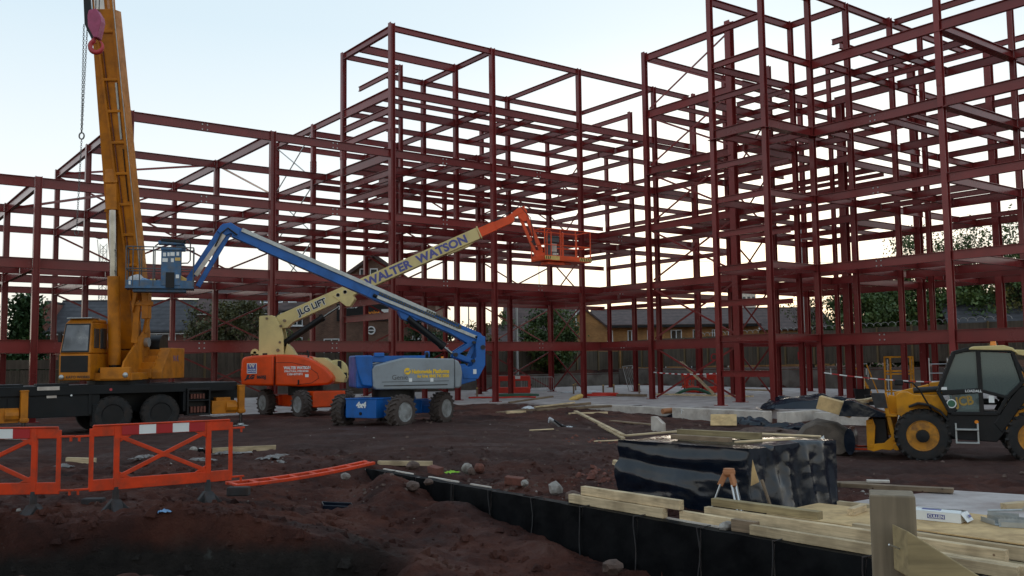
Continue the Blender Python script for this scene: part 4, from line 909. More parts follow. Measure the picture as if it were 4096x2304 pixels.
tree('pointed dark evergreen right of the brown brick block', -7.2, 69, 0.6, 6.2, 1.5, 0.2, 'leaf_dark', 4200, .24, 'cone', seed=8)
tree('dark bush beside the blue lift arm', -5.0, 69.5, 0.6, 4.4, 1.7, 0.1, 'leaf_dark', 4200, .22, seed=9)
tree('yellow green tree beyond the blue boom tower', -3.0, 80, 0.5, 5.2, 1.9, 0.4, 'leaf_yel', 3200, .22, seed=10)
tree('bright green tree left of the low brown roof', -0.9, 88, 0.5, 6.1, 1.7, 0.4, 'leaf_mid', 3200, .22, seed=11)
tree('round-crowned dark tree in front of the buff gable', 3.2, 79, 0.4, 6.5, 2.3, 0.6, 'leaf_mid', 11000, .26, seed=12, name='tree')
tree('half bare tree at the right end of the terrace', 24.6, 76, 0.8, 6.9, 2.3, 0.8, 'leaf_olive', 3400, .2, seed=13, bare=.6)
tree('dense green tree behind the stair tower columns', 28.0, 74, 1.0, 6.8, 2.7, 0.2, 'leaf_mid', 14000, .30, seed=14)
tree('dense green tree left of the tall sparse trees', 32.2, 75, 1.0, 7.2, 3.0, 0.2, 'leaf_mid', 15000, .30, seed=15)
tree('short sprig-topped tree rising behind the right wing', 29.6, 79, 1.0, 9.6, 1.4, 4.5, 'leaf_olive', 1500, .2, seed=16, bare=.5, clumps=30)
tree('tall sparse tree behind the middle of the right wing', 33.6, 76, 1.0, 12.0, 2.8, 4.2, 'leaf_mid', 7600, .23, seed=17, bare=.55, clumps=70)
tree('tall sparse tree left of the rightmost red column', 37.6, 76, 1.0, 12.6, 2.6, 4.6, 'leaf_mid', 6600, .23, seed=18, bare=.6, clumps=70)
tree('tall spreading tree at the right frame edge', 41.2, 72, 1.0, 13.2, 3.2, 3.2, 'leaf_mid', 11000, .25, seed=19, bare=.45, clumps=80)
tree('dense green tree under the tall trees at the right', 36.4, 74, 1.0, 7.4, 3.0, 0.2, 'leaf_mid', 15000, .30, seed=20)
tree('yellowing tree above the fence at the far right', 39.2, 72.5, 1.0, 6.6, 2.6, 0.2, 'leaf_yel', 9000, .28, seed=21)
tree('dense tree in the far right corner above the slate roof', 43.5, 77, 1.0, 9.0, 3.6, 0.3, 'leaf_mid', 15000, .32, seed=22)

# ------------------------------------------------------------------ poles, mast, sign
def pole(label, x, y, h, r0=0.09, r1=0.05, head=None, name='street_lamp', cat='street lamp'):
    o = empty(name, (x, y, 0), 0, label, cat); MB().cyl((0, 0, 0), (0, 0, h), r0, r1, 10).build('pole', M['galv'], o, smooth=40)
    if head == 'lamp': MB().box((-0.45, 0, h + .03), (0.9, 0.14, 0.1)).build('lamp_head', M['galv'], o, bevel=.02)
    return o
p_ = pole('slim grey lamp post seen through the stair tower', 22.3, 70.5, 12.6, 0.11, 0.05)
MB().cyl((0, 0, 0), (0, 0, 7.2), 0.15, 0.13, 10).build('lower_sleeve', M['galv'], p_)
pole('grey lamp post in front of the round-crowned tree', 0.35, 75, 6.6, 0.14, 0.1, None)
pole('thin telegraph pole behind the blue tower', -3.6, 76, 7.4, 0.07, 0.05, None, 'telegraph_pole', 'pole')
pole('thin pole rising behind the middle block', 3.1, 105, 15.5, 0.06, 0.03, None, 'telegraph_pole', 'pole')
ms = empty('lattice_mast', (-58.5, 132, 0), 0, 'far lattice floodlight mast beside the crane boom', 'mast')
m = MB()
for sx in (-.55, .55):
    for sy in (-.55, .55): m.bar((sx, sy, 6), (sx * .9, sy * .9, 19.5), 0.1)
for i in range(12):
    z = 6.5 + i * 1.1; m.bar((-.55, -.55, z), (.55, -.55, z + 1.1), 0.06); m.bar((.55, -.55, z), (-.55, -.55, z + 1.1), 0.06); m.bar((-.6, -.55, z), (.6, -.55, z), 0.07)
m.bar((-.55, -.5, 17), (-.9, -.5, 20.3), .09)
m.build('lattice', M['galv'], ms); m = MB(); m.lathe((-0.6, -.5, 20.6), (0, 0, 1), [(-.22, .2), (0, .75), (.2, .75), (.3, .2)], 12); m.build('lamp_head', M['galv'], ms)
cr = empty('tower_crane', (-62, 190, 0), 0, 'tiny far crane jib above the dark roof', 'crane')
m = MB(); m.bar((20.2, 0, 15.2), (22.5, 0, 19.0), .25); m.bar((19.7, 0, 15.4), (22.0, 0, 19.2), .2)
for i in range(5): m.bar((20.2 + i * .46, 0, 15.2 + i * .76), (20.2 + i * .46, 0, 16.2 + i * .76), .15)
m.build('jib', M['yellow'], cr)
sg = empty('road_sign', (5.05, 82, 0), 0, 'white road sign board with red ring beside the round tree', 'sign')
MB().cyl((0, 0.05, 0), (0, 0.05, 4.6), 0.06, n=8).build('post', M['galv'], sg); MB().box((0, 0, 4.05), (0.62, 0.04, 1.35)).build('sign_plate', M['white'], sg, bevel=.01)
m = MB(); m.lathe((0, -0.03, 4.4), (0, -1, 0), [(0, .26), (.012, .26), (.012, .19), (0, .19)], 20); m.build('red_ring', M['redtape'], sg)
text('sign_lettering', '50', .24, (0, -0.035, 4.32), FACE, M['lettblack'], sg, .006, 'CENTER'); text('sign_lettering', '/', .34, (-.16, -.03, 3.5), FACE, M['lettblue'], sg, .006)
# overhead wires
for (p0, p1, lb) in (((14, 110, 14.2), (60, 118, 14.6), 'thin overhead wire high behind the right wing'), ((24, 100, 8.8), (36, 101, 8.9), 'short overhead cable behind the stair tower')):
    m = MB(); pts = [(p0[0] + (p1[0] - p0[0]) * t, p0[1] + (p1[1] - p0[1]) * t, p0[2] + (p1[2] - p0[2]) * t - 0.5 * 4 * t * (1 - t)) for t in np.linspace(0, 1, 14)]
    m.tube(pts, 0.02, 4); tag(m.build('overhead_wire', M['cable']), lb, 'wire')
# ------------------------------------------------------------------ machines
def wheel(parent, c, ax, Rr, W, tyre='rubber', rim='rim', lugs=0, lugh=0.03, rimr=0.52, hubc=None, name='wheel', disc=0.25):
    c = Vector(c); ax = Vector(ax).normalized(); m = MB(); h = W / 2
    m.lathe(c, ax, [(-h * .9, Rr * rimr), (-h, Rr * .72), (-h * .86, Rr * .93), (-h * .6, Rr), (h * .6, Rr), (h * .86, Rr * .93), (h, Rr * .72), (h * .9, Rr * rimr), (h * .3, Rr * rimr * .97), (-h * .8, Rr * rimr * .97)], 36, cap=False)
    up = Vector((0, 0, 1)); s = ax.cross(up).normalized()
    for i in range(lugs):
        for side in (-1, 1):
            t = 2 * math.pi * (i + (.5 if side > 0 else 0)) / lugs; rd = s * math.cos(t) + up * math.sin(t); tg = ax.cross(rd)
            p0 = c + rd * (Rr + lugh * .3) + ax * (side * h * .05) + tg * (0.10 * Rr); p1 = c + rd * (Rr * .975) + ax * (side * h * .93) - tg * (0.10 * Rr)
            m.bar(p0, p1, Rr * .10, lugh * 2, rd)
    w = m.build(name, M[tyre], parent, smooth=35)
    m = MB(); m.lathe(c, ax, [(h * .9, Rr * rimr * 1.02), (h * .97, Rr * rimr * 1.0), (h * .9, Rr * rimr * .93), (h * (.9 - disc * 2), Rr * rimr * .84), (h * (.75 - disc * 2), Rr * rimr * .6), (h * (.9 - disc), Rr * rimr * .42), (h * (1.0 - disc * .6), Rr * rimr * .40), (h * (1.02 - disc * .6), Rr * .08)], 28)
    rr_ = m.build('rim', M[rim], w, smooth=30)
    m = MB()
    for i in range(8):
        t = 2 * math.pi * i / 8; rd = s * math.cos(t) + up * math.sin(t); p = c + rd * (Rr * rimr * .52) + ax * (h * (.86 - disc * 1.2)); m.cyl(p, p + ax * .05, .022, n=6)
    m.cyl(c + ax * (h * (.9 - disc)), c + ax * (h * (1.08 - disc * .6)), Rr * .11, Rr * .09, 12)
    m.build('hub', M[hubc or rim], w, smooth=30); return w
def rbox(name, c, sz, mat, parent, bevel=0.03, rot=None, seg=2, smooth=None):
    return MB().box(c, sz, rot).build(name, M[mat], parent, bevel=bevel, seg=seg)
def pipe(m, pts, r=0.02, n=6): m.tube(pts, r, n)
Rz = lambda a: Matrix.Rotation(a, 4, 'Z')

# ================= mobile crane
CR = empty('mobile_crane', (-13.1, 30.8, gz(-13.1, 30.8) * 0.3 - 0.02), 0, 'yellow mobile crane on a dark carrier with its boom raised, at the left', 'crane')
TC = Rz(YAW)
def cb(name, mat, fn, bevel=0.015, parent=CR, smooth=None):
    m = MB(); m.T = TC; fn(m); return m.build(name, M[mat], parent, bevel=bevel, smooth=smooth)
Y0 = -1.25
cb('carrier_deck', 'chassis', lambda m: (m.box((-2.2, 0, 1.49), (11.5, 2.56, 0.16)), m.box((-2.2, -1.24, 1.36), (11.5, 0.08, 0.16)), m.box((-3.8, -0.6, 1.6), (1.6, 0.9, 0.07)), m.box((-2.2, -0.9, 1.6), (0.9, 0.5, 0.08))))
cb('carrier_body', 'chassis', lambda m: (m.box((-2.4, 0, 1.0), (3.1, 2.42, 0.78)), m.box((-2.3, -1.22, 0.92), (2.3, 0.05, 0.62)), m.box((-6.2, 0, 1.0), (4.2, 2.42, 0.8)), m.box((0.3, 0.3, 1.0), (7.0, 1.2, 0.7)), m.box((1.0, 0.6, 1.2), (6.2, 1.6, 0.4)), m.box((-0.95, -1.1, 0.62), (0.25, 0.3, 0.7)), m.box((2.8, 0.3, 0.95), (1.9, 1.6, 0.9))))
st = cb('tool_step', 'black', lambda m: (m.box((2.22, -1.2, 1.35), (0.78, 0.36, 0.08)), m.box((2.22, -1.2, 0.52), (0.78, 0.36, 0.06)), m.box((2.22, -1.2, 0.98), (0.74, 0.36, 0.04)), m.box((1.86, -1.2, 0.93), (0.06, 0.36, 0.85)), m.box((2.58, -1.2, 0.93), (0.06, 0.36, 0.85)), m.box((2.22, -1.04, 0.93), (0.74, 0.04, 0.8))))
m = MB(); m.T = TC
for i in range(5): m.box((2.0 + i * .1, -1.2, 1.12), (.06, .2, .16)); m.box((2.0 + i * .11, -1.2, .68), (.07, .2, .2))
m.build('red_cans', M['brickpc'], st)
cb('wheel_arch', 'chassis', lambda m: (m.box((0.25, -1.12, 1.34), (2.7, 0.3, 0.12)), m.box((-1.15, -1.12, 1.0), (0.1, 0.3, 0.7)), m.box((1.78, -1.12, 1.0), (0.1, 0.3, 0.75))))
for xx in (-.465, 1.03):
    c = TC @ Vector((xx, -1.1, 0.61)); wheel(CR, c, TC @ Vector((0, -1, 0)) - Vector(), 0.605, 0.34, 'rubber', 'black', 22, 0.008, .56, 'rim', disc=.9)
    c = TC @ Vector((xx, 1.1, 0.61)); wheel(CR, c, TC @ Vector((0, 1, 0)), 0.605, 0.34, 'rubber', 'black', 0, .01, .56)
def outrig(x, nm):
    j = cb('outrigger', 'yellow', lambda m: (m.box((x, -1.36, 0.98), (0.2, 0.22, 0.96)), m.box((x, -1.36, 1.44), (0.23, 0.25, 0.05)), m.box((x, -1.36, 0.58), (0.25, 0.26, 0.1)), m.cyl((x - .5, -1.2, .72), (x - .12, -1.2, .72), .2, n=12), m.box((x - .55, -1.05, 0.72), (0.85, 0.5, 0.44)), m.box((x - .55, -1.05, 0.98), (0.5, 0.3, 0.14))), .015)
    m = MB(); m.T = TC; m.cyl((x, -1.36, 0.12), (x, -1.36, 0.55), 0.055, n=12); m.build('jack_rod', M['chrome'], j, smooth=40)
    m = MB(); m.T = TC; m.lathe((x, -1.36, 0.0), (0, 0, 1), [(0.0, .52), (.05, .52), (.055, .3), (.09, .28), (.1, .12), (.16, .1)], 24); m.build('jack_pad', M['galv'], j, smooth=35)
outrig(3.66, 'r'); outrig(-3.02, 'l')
def lampdot(x, z, mat, r=.04):
    m = MB(); m.T = TC; m.cyl((x, -1.3, z), (x, -1.24, z), r, n=10); m.build('marker_lamp', M[mat], CR)
lampdot(-.55, 1.42, 'hookred', .045); lampdot(-1.7, 1.27, 'white', .03)
m = MB(); m.T = TC; m.box((-2.35, -1.29, 1.5), (0.62, 0.012, 0.11)); m.box((-2.25, -1.26, 1.25), (0.28, 0.012, 0.09)); m.build('number_label', M['concpale'], CR)
m = MB(); m.T = TC; m.tube([(-3.75 + .07 * math.cos(t), -1.28, 1.22 + .09 * math.sin(t)) for t in np.linspace(0, 2 * math.pi, 12, endpoint=False)], .02, 6, closed=True); m.build('tow_eye', M['galv'], CR)
# turntable + superstructure (faces the camera)
m = MB(); m.cyl((0.05, -.1, 1.5), (0.05, -.1, 1.72), 0.95, n=32); m.build('slew_ring', M['black'], CR, smooth=40)
rbox('turntable_deck', (0.2, -.1, 1.82), (1.5, 2.3, 0.24), 'yellow', CR, .02)
rbox('front_beam', (0.42, -1.22, 1.93), (0.95, 0.16, 0.38), 'yellow', CR, .02)
m = MB(); m.prism([(-1.3, 1.75), (-1.05, 2.3), (0.75, 3.5), (0.95, 3.55), (1.05, 3.3), (0.9, 1.75)], 0.56, 0.62, 'x'); m.prism([(-1.1, 1.75), (-0.9, 2.3), (0.55, 3.2), (0.9, 3.2), (0.9, 1.75)], -0.36, -0.30, 'x'); m.prism([(0.45, 3.25), (0.68, 3.8), (0.9, 3.75), (0.8, 3.3)], 0.56, 0.66, 'x'); m.build('boom_bracket', M['yellow'], CR, bevel=.012)
m = MB(); m.cyl((-.4, .62, 2.95), (.75, .62, 2.95), .16, n=16); m.build('boom_pin', M['galv'], CR, smooth=40)
m = MB(); m.cyl((0.0, 1.4, 2.8), (0.95, 1.4, 2.8), .42, n=20); m.build('winch_drum', M['black'], CR, smooth=40)
# counterweight and engine house
m = MB(); m.prism([(0.15, 1.72), (0.15, 1.95), (0.95, 2.76), (2.3, 2.76), (2.3, 1.72)], 0.98, 1.36, 'x'); m.build('counterweight', M['yellow'], CR, bevel=.02)
m = MB()
for i in range(4): m.box((0.8, 0.2 + i * .26, 1.9 + i * .22), (0.5, 0.3, 0.3))
m.box((0.5, 1.6, 2.25), (1.0, 1.3, 0.9)); m.build('engine_steps', M['yellow'], CR, bevel=.015)
rbox('engine_house', (-.6, 1.5, 2.2), (1.2, 1.5, 0.9), 'yellow', CR, .02)
text('name_lettering', 'N K', .3, (1.365, 1.2, 2.3), (R(90), 0, R(90)), M['lettblue'], CR)
# cab
def frust(m, x0, x1, y0, y1, z0, z1, dx0=0, dx1=0, dy0=0, dy1=0):
    m.add([(x0, y0, z0), (x1, y0, z0), (x1, y1, z0), (x0, y1, z0), (x0 + dx0, y0 + dy0, z1), (x1 + dx1, y0 + dy0, z1), (x1 + dx1, y1 + dy1, z1), (x0 + dx0, y1 + dy1, z1)], [(0, 3, 2, 1), (4, 5, 6, 7), (0, 1, 5, 4), (1, 2, 6, 5), (2, 3, 7, 6), (3, 0, 4, 7)])
cbm = MB(); frust(cbm, -1.21, -.22, -1.62, -.35, 1.72, 2.56); frust(cbm, -1.21, -.22, -1.62, -.35, 2.56, 3.56, .12, -.02, .13, 0)
frust(cbm, -1.09, -.24, -1.49, -.35, 3.56, 3.68, .06, -.06, .2, 0)
cab = cbm.build('cab', M['yellow'], CR, bevel=.05, seg=3)
def slopebox(m, x0, x1, z0, z1, dy, t=.02):
    f = lambda z: -1.62 + .13 * (z - 2.56) if z > 2.56 else -1.62
    m.add([(x0, f(z0) - dy, z0), (x1, f(z0) - dy, z0), (x1 + (-.01 if z0 > 2.5 else 0), f(z1) - dy, z1), (x0 + (.09 if z0 > 2.5 else 0), f(z1) - dy, z1), (x0, f(z0) - dy + t, z0), (x1, f(z0) - dy + t, z0), (x1 + (-.01 if z0 > 2.5 else 0), f(z1) - dy + t, z1), (x0 + (.09 if z0 > 2.5 else 0), f(z1) - dy + t, z1)], [(0, 1, 2, 3), (7, 6, 5, 4), (0, 4, 5, 1), (1, 5, 6, 2), (2, 6, 7, 3), (3, 7, 4, 0)])
m = MB(); slopebox(m, -1.16, -.27, 2.60, 3.52, .012); m.build('windscreen_seal', M['black'], cab, bevel=.06, seg=3)
m = MB(); slopebox(m, -1.12, -.31, 2.65, 3.47, .02); m.build('windscreen', pmat('grey_reflecting_screen', (.10, .105, .115), .14, var=.5, vs=2.2, dirt=(.34, .34, .33), da=.9, ds=1.4, detail=1), cab, bevel=.05, seg=3)  # pale grey patches paint a reflection into the screen colour
m = MB(); slopebox(m, -1.15, -.29, 1.98, 2.50, .014); m.build('lower_panel', M['black'], cab, bevel=.06, seg=3)
m = MB(); m.box((-.215, -1.2, 3.05), (.02, .34, .62)); m.box((-.215, -.72, 3.05), (.02, .44, .66)); m.build('side_window', M['glass'], cab, bevel=.02)
m = MB(); m.box((-.66, -1.18, 3.695), (.8, .62, .03)); m.build('roof_hatch', M['galv'], cab, bevel=.01)
m = MB(); m.box((-1.32, -1.35, 3.1), (.12, .06, .32)); m.bar((-1.2, -1.4, 3.2), (-1.32, -1.35, 3.2), .03); m.build('mirror', M['black'], cab, bevel=.02)
m = MB(); m.lathe((-1.1, -1.64, 1.83), (0, -1, 0), [(0, .075), (.03, .075), (.05, .05), (.06, .01)], 14); m.lathe((.77, -1.3, 1.87), (0, -1, 0), [(0, .085), (.03, .085), (.05, .05), (.06, .01)], 14); m.build('headlamp', M['galv'], CR, smooth=40)
text('name_lettering', 'KATO WORKS', .115, (-.97, -1.635, 1.79), FACE, M['lettblack'], CR, .002)
# boom
bf = Vector((.11, .6, 2.85)); bd = Vector((0, -.2232, .9748)); bn_ = Vector((0, -.9748, -.2232))
BT = Matrix.Translation(bf) @ Matrix(((1, 0, 0, 0), (0, -bn_.y, bd.y, 0), (0, -bn_.z, bd.z, 0), (0, 0, 0, 1)))   # local x right, y away from the viewer, z along the boom
def bm_(name, mat, fn, bevel=.015, smooth=None, parent=CR):
    m = MB(); m.T = BT; fn(m); return m.build(name, M[mat], parent, bevel=bevel, smooth=smooth)
boom = bm_('boom', 'yellow', lambda m: (m.box((-.05, .05, 5.0), (.58, .78, 10.1)), m.box((-.05, .05, 10.02), (.64, .84, .16)), m.box((-.05, .05, 4.6), (.64, .84, .1)), m.box((-.05, -.36, 5.1), (.4, .1, 1.25)), m.prism([(-.3, -.1), (.22, -.1), (.30, -.5), (-.36, -.5)], -.34, .44, 'y')))
bm_('boom_section', 'yellow', lambda m: (m.box((-.06, .05, 14.2), (.48, .66, 8.0)), m.box((-.06, .05, 18.0), (.54, .7, .3))), parent=boom)
bm_('collar', 'black', lambda m: (m.box((-.06, .05, 10.13), (.52, .72, .08)), m.box((-.06, .05, 10.8), (.50, .70, .06))), parent=boom)
bm_('dirt_plate', 'white', lambda m: (m.box((-.06, -.285, 10.5), (.30, .02, .5)), m.box((-.06, -.285, 11.6), (.32, .02, 1.2))), parent=boom)
bm_('underside_rib', 'oldwood', lambda m: (m.box((.0, -.345, 9.6), (.26, .012, .5)),), parent=boom)
# stowed jib along the right side of the boom
xl = lambda l: .10 - .0523 * (l - 5); xr = lambda l: .60 - .0295 * (l - 5)
def jibfn(m):
    m.prism([(xl(1.6), 1.6), (xr(1.6), 1.6), (xr(11), 11), (xl(11), 11)], -.39, -.30, 'y'); m.prism([(xr(1.6) - .1, 1.6), (xr(1.6), 1.6), (xr(11), 11), (xr(11) - .1, 11)], -.30, .2, 'y')
    m.bar((xl(1.6) + .04, -.42, 1.6), (xl(11) + .04, -.42, 11), .08, .07); m.bar((xr(1.5) - .04, -.42, 1.5), (xr(12) - .04, -.42, 12), .08, .07)
    for l in (2.8, 3.8, 4.8, 5.8, 6.8, 7.8, 8.8, 10.3): m.box(((xl(l) + xr(l)) / 2, -.42, l), (xr(l) - xl(l) - .06, .065, .09))
    m.box((xr(11.6) - .1, -.36, 11.6), (.24, .2, .45))
jib = bm_('stowed_jib', 'yellow', jibfn)
bm_('cable_run', 'galv', lambda m: (m.bar((xr(2.2) + .02, -.43, 2.2), (xr(12.6) + .02, -.43, 12.6), .02), m.bar((xr(6.9) - .16, -.41, 6.9), (xr(8.7) - .14, -.41, 8.7), .06)), 0, parent=jib)
bm_('dark_channel', 'brickpc', lambda m: m.bar((xl(2.3) + .15, -.395, 2.3), (xl(9.7) + .15, -.395, 9.7), .09, .02), 0, parent=jib)
bm_('dark_slot', 'black', lambda m: (m.bar((xr(4.9) - .14, -.395, 4.9), (xr(6.6) - .14, -.395, 6.6), .06, .02),), 0, parent=jib)
m = MB(); m.prism([(0.62, 3.9), (.78, 4.6), (.86, 5.3), (.74, 5.5), (.66, 5.0), (.58, 4.2)], -.5, -.3, 'y'); m.box((1.0, -.3, 4.2), (.22, .3, 1.0)); m.box((.9, -.4, 4.2), (.7, .12, .14)); m.bar((.62, -.3, 2.9), (.74, -.35, 4.2), .12, .2); m.build('jib_foot', M['yellow'], jib, bevel=.02)
# lift cylinder
c0 = Vector((.08, -.52, 2.02)); c1 = Vector((.07, -.93, 8.1)); lerp = lambda t: c0 + (c1 - c0) * t
cy = MB().cyl(lerp(.03), lerp(.505), .195, n=24).build('lift_cylinder', M['yellow'], CR, smooth=40)
MB().cyl(lerp(.0), lerp(.03), .17, n=20).build('cylinder_base', M['black'], cy, smooth=40)
MB().cyl(lerp(.5), lerp(.87), .125, n=20).build('piston_rod', M['chrome'], cy, smooth=40)
m = MB(); m.bar(lerp(.86), lerp(1.0), .36, .3, (0, 1, 0)); m.bar(lerp(1.0), lerp(1.13) + Vector((0, .12, 0)), .42, .34, (0, 1, 0)); m.build('rod_head', M['yellow'], cy, bevel=.02)
m = MB(); m.box((.1, -.9, 2.0), (.75, .2, .2)); m.box((.1, -1.1, 1.95), (.5, .3, .12), (0, .4, 0)); m.build('cylinder_mount', M['black'], CR, bevel=.02)
# hook block
hk = Vector((.60, -3.5, 0))
m = MB(); m.prism([(-.16, 12.95), (.05, 13.0), (.2, 12.75), (.22, 12.6), (.12, 12.1), (.0, 12.1), (-.18, 12.45), (-.2, 12.8)], -.16, .16, 'y'); m.v = [(x + hk.x - .03, y + hk.y, z - .05) for x, y, z in m.v]; hb_ = m.build('hook_block', M['purple'], CR, bevel=.02)
m = MB(); pts = [(hk.x + .19 * math.cos(t), hk.y, 11.82 + .19 * math.sin(t)) for t in np.linspace(2.1, 2.1 + 5.2, 16)]; m.tube([(hk.x - .06, hk.y, 12.1)] + pts, [.05] + [.075] * 10 + [.065, .055, .045, .035, .025, .02], 8); m.build('hook', M['hookred'], hb_, smooth=60)
m = MB(); m.prism([(-.42, 13.4), (-.22, 13.4), (-.12, 12.4), (-.05, 12.1), (-.12, 12.0), (-.36, 12.5)], -.05, .05, 'y'); m.v = [(x + hk.x, y + hk.y, z) for x, y, z in m.v]; m.build('side_plate', M['black'], hb_, bevel=.01)
m = MB()
for dx in (-.28, -.1, .1): m.cyl((hk.x + dx * .5, hk.y, 12.9), (hk.x + dx, hk.y + .1, 20.3), .014, n=5)
m.build('hoist_rope', M['cable'], hb_)
# chain sling
CH = empty('chain_sling', (-12.84, 27.3, 0), 0, 'long steel lifting chain hanging beside the crane boom', 'chain')
def chainrun(m, p0, p1, ln=.085, r=.0085):
    p0 = Vector(p0); p1 = Vector(p1); d = (p1 - p0); n = int(d.length / (ln * .8)); d.normalize()
    for i in range(n):
        c = p0 + d * (i + .5) * ln * .8; s = Vector((1, 0, 0)) if i % 2 else Vector((0, 1, 0)); s = (s - d * s.dot(d)).normalized()
        m.tube([c + d * (ln * .5 * math.cos(t)) + s * (ln * .3 * math.sin(t)) for t in np.linspace(0, 2 * math.pi, 8, endpoint=False)], r, 4, closed=True)
m = MB(); chainrun(m, (.05, 0, 12.5), (-.04, 0, 9.15)); chainrun(m, (-.07, .03, 12.5), (-.05, 0, 9.15)); m.build('double_chain', M['chain'], CH)
m = MB(); chainrun(m, (-.04, 0, 8.95), (-.12, 0, 6.2), .08, .0075); m.build('single_chain', M['chain'], CH)
m = MB(); m.tube([(-.04 + .075 * math.cos(t), 0, 9.05 + .1 * math.sin(t)) for t in np.linspace(0, 2 * math.pi, 12, endpoint=False)], .022, 6, closed=True); m.tube([(-.12 + .06 * math.cos(t), 0, 6.12 + .08 * math.sin(t)) for t in np.linspace(1.6, 7.0, 12)], .014, 6); m.build('hook_ring', M['chain'], CH, smooth=60)

# ================= orange and cream boom lift
JL = empty('boom_lift', (-8.7, 38.9, 0.0), 0, 'orange and cream telescopic boom lift with its boom raised to the right', 'boom lift', 'boom lifts on the site')
ca = math.atan2(-.74, .67); TJ = Rz(ca)
def jc(name, mat, fn, bevel=.02, parent=JL):
    m = MB(); m.T = TJ; fn(m); return m.build(name, M[mat], parent, bevel=bevel)
jc('chassis', 'orange', lambda m: (m.box((0, 0, .62), (3.3, 1.15, .5)), m.box((1.35, 0, .72), (1.1, 1.5, .62)), m.box((-1.3, 0, .62), (.7, 1.5, .4)), m.box((1.45, 0, .52), (.25, 2.0, .22)), m.box((-1.45, 0, .52), (.25, 2.0, .22))))
for sx in (-1.48, 1.48):
    for sy in (-1.02, 1.02): wheel(JL, TJ @ Vector((sx, sy, .53)), TJ @ Vector((0, -1 if sy < 0 else 1, 0)), .53, .40, 'mudrubber', 'rim', 18, .035, .6)
MB().cyl((0, 0, .85), (0, 0, 1.3), .72, n=28).build('turntable', M['black'], JL, smooth=40)
prof = [(-2.35, 1.30), (-2.40, 1.75), (-2.36, 2.30), (-2.28, 2.44), (-1.9, 2.50), (-1.02, 2.54)]
prof2 = [(-.98, 2.545), (-.3, 2.52), (.15, 2.44), (.6, 2.26), (1.0, 2.0), (1.25, 1.75), (1.38, 1.55), (1.34, 1.38), (1.15, 1.28), (.1, 1.22), (-.98, 1.26)]
for y0, y1 in ((-1.2, -.42), (.42, 1.2)):
    MB().prism(prof + [(-1.02, 1.26), (-1.6, 1.27)], y0, y1, 'y').build('engine_cowl', M['orange'], JL, bevel=.09, seg=4, smooth=50)
    MB().prism(prof2, y0, y1, 'y').build('nose_cowl', M['orange'], JL, bevel=.11, seg=4, smooth=50)
MB().prism([(-2.2, 1.3), (-2.2, 2.4), (-.2, 2.4), (.6, 1.9), (1.2, 1.3)], -.5, .5, 'y').build('turntable_frame', M['cream'], JL, bevel=.03)
m = MB(); m.lathe((1.35, -.25, 1.8), (0, -1, 0), [(0, .5), (.1, .5), (.12, .42), (.14, .1)], 24); m.prism([(.4, 2.4), (.9, 2.38), (1.5, 2.0), (1.8, 1.6), (1.7, 1.35), (1.2, 1.4)], -.6, .1, 'y'); m.build('boom_rest', M['cream'], JL, bevel=.02, smooth=40)
rbox('control_box', (1.5, -.4, 2.0), (.14, .2, .5), 'black', JL, .02); rbox('lock_box', (1.75, -.45, 1.65), (.12, .1, .22), 'black', JL, .01)
m = MB(); m.tube([(.3, -.85, 2.4), (.28, -.85, 2.6), (.24, -.85, 2.68)], .035, 8); m.build('exhaust', M['black'], JL, smooth=50)
rbox('cowl_latch', (-.02, -1.215, 1.4), (.06, .03, .2), 'black', JL, .005); rbox('data_label', (.32, -1.212, 1.66), (.14, .01, .12), 'white', JL, 0)
m = MB(); m.tube([(-1.02, -1.213, 1.3), (-1.0, -1.213, 1.9), (-1.0, -1.213, 2.45)], .012, 4); m.tube([(-.95, -1.21, 2.2), (-.3, -1.21, 2.2), (.3, -1.21, 2.06), (.75, -1.21, 1.75), (.8, -1.21, 1.55), (.5, -1.21, 1.36), (-.1, -1.21, 1.3)], .008, 4); m.build('panel_seam', M['black'], JL)
# logo + lettering
m = MB(); m.box((-1.92, -1.208, 1.98), (.40, .012, .42)); lg = m.build('logo_panel', M['white'], JL)
MB().box((-1.92, -1.216, 1.98), (.35, .012, .37)).build('logo_field', M['lettblue'], lg)
text('logo_letter', 'W', .24, (-1.92, -1.225, 2.02), FACE, M['concpale'], lg, .01, 'CENTER'); text('logo_letter', 'WALTER', .075, (-1.92, -1.225, 1.91), FACE, M['white'], lg, .002, 'CENTER'); text('logo_letter', 'WATSON', .075, (-1.92, -1.225, 1.83), FACE, M['white'], lg, .002, 'CENTER')
text('maker_lettering', 'JLG', .22, (-2.17, -1.21, 1.56), FACE, M['lettblack'], JL, .016, shear=.35); text('maker_lettering', '860SJ', .17, (-1.72, -1.21, 1.57), FACE, M['lettblack'], JL, .008)
text('owner_lettering', 'WALTER WATSON', .165, (-.62, -1.21, 1.93), FACE, M['white'], JL, .008, xs=.77); text('owner_lettering', 'STRUCTURAL STEELWORK', .1, (-.60, -1.21, 1.81), FACE, M['white'], JL, .004, xs=.82); text('owner_lettering', 'C 028 4377 8711', .105, (-.49, -1.21, 1.69), FACE, M['white'], JL, .005, xs=.88)
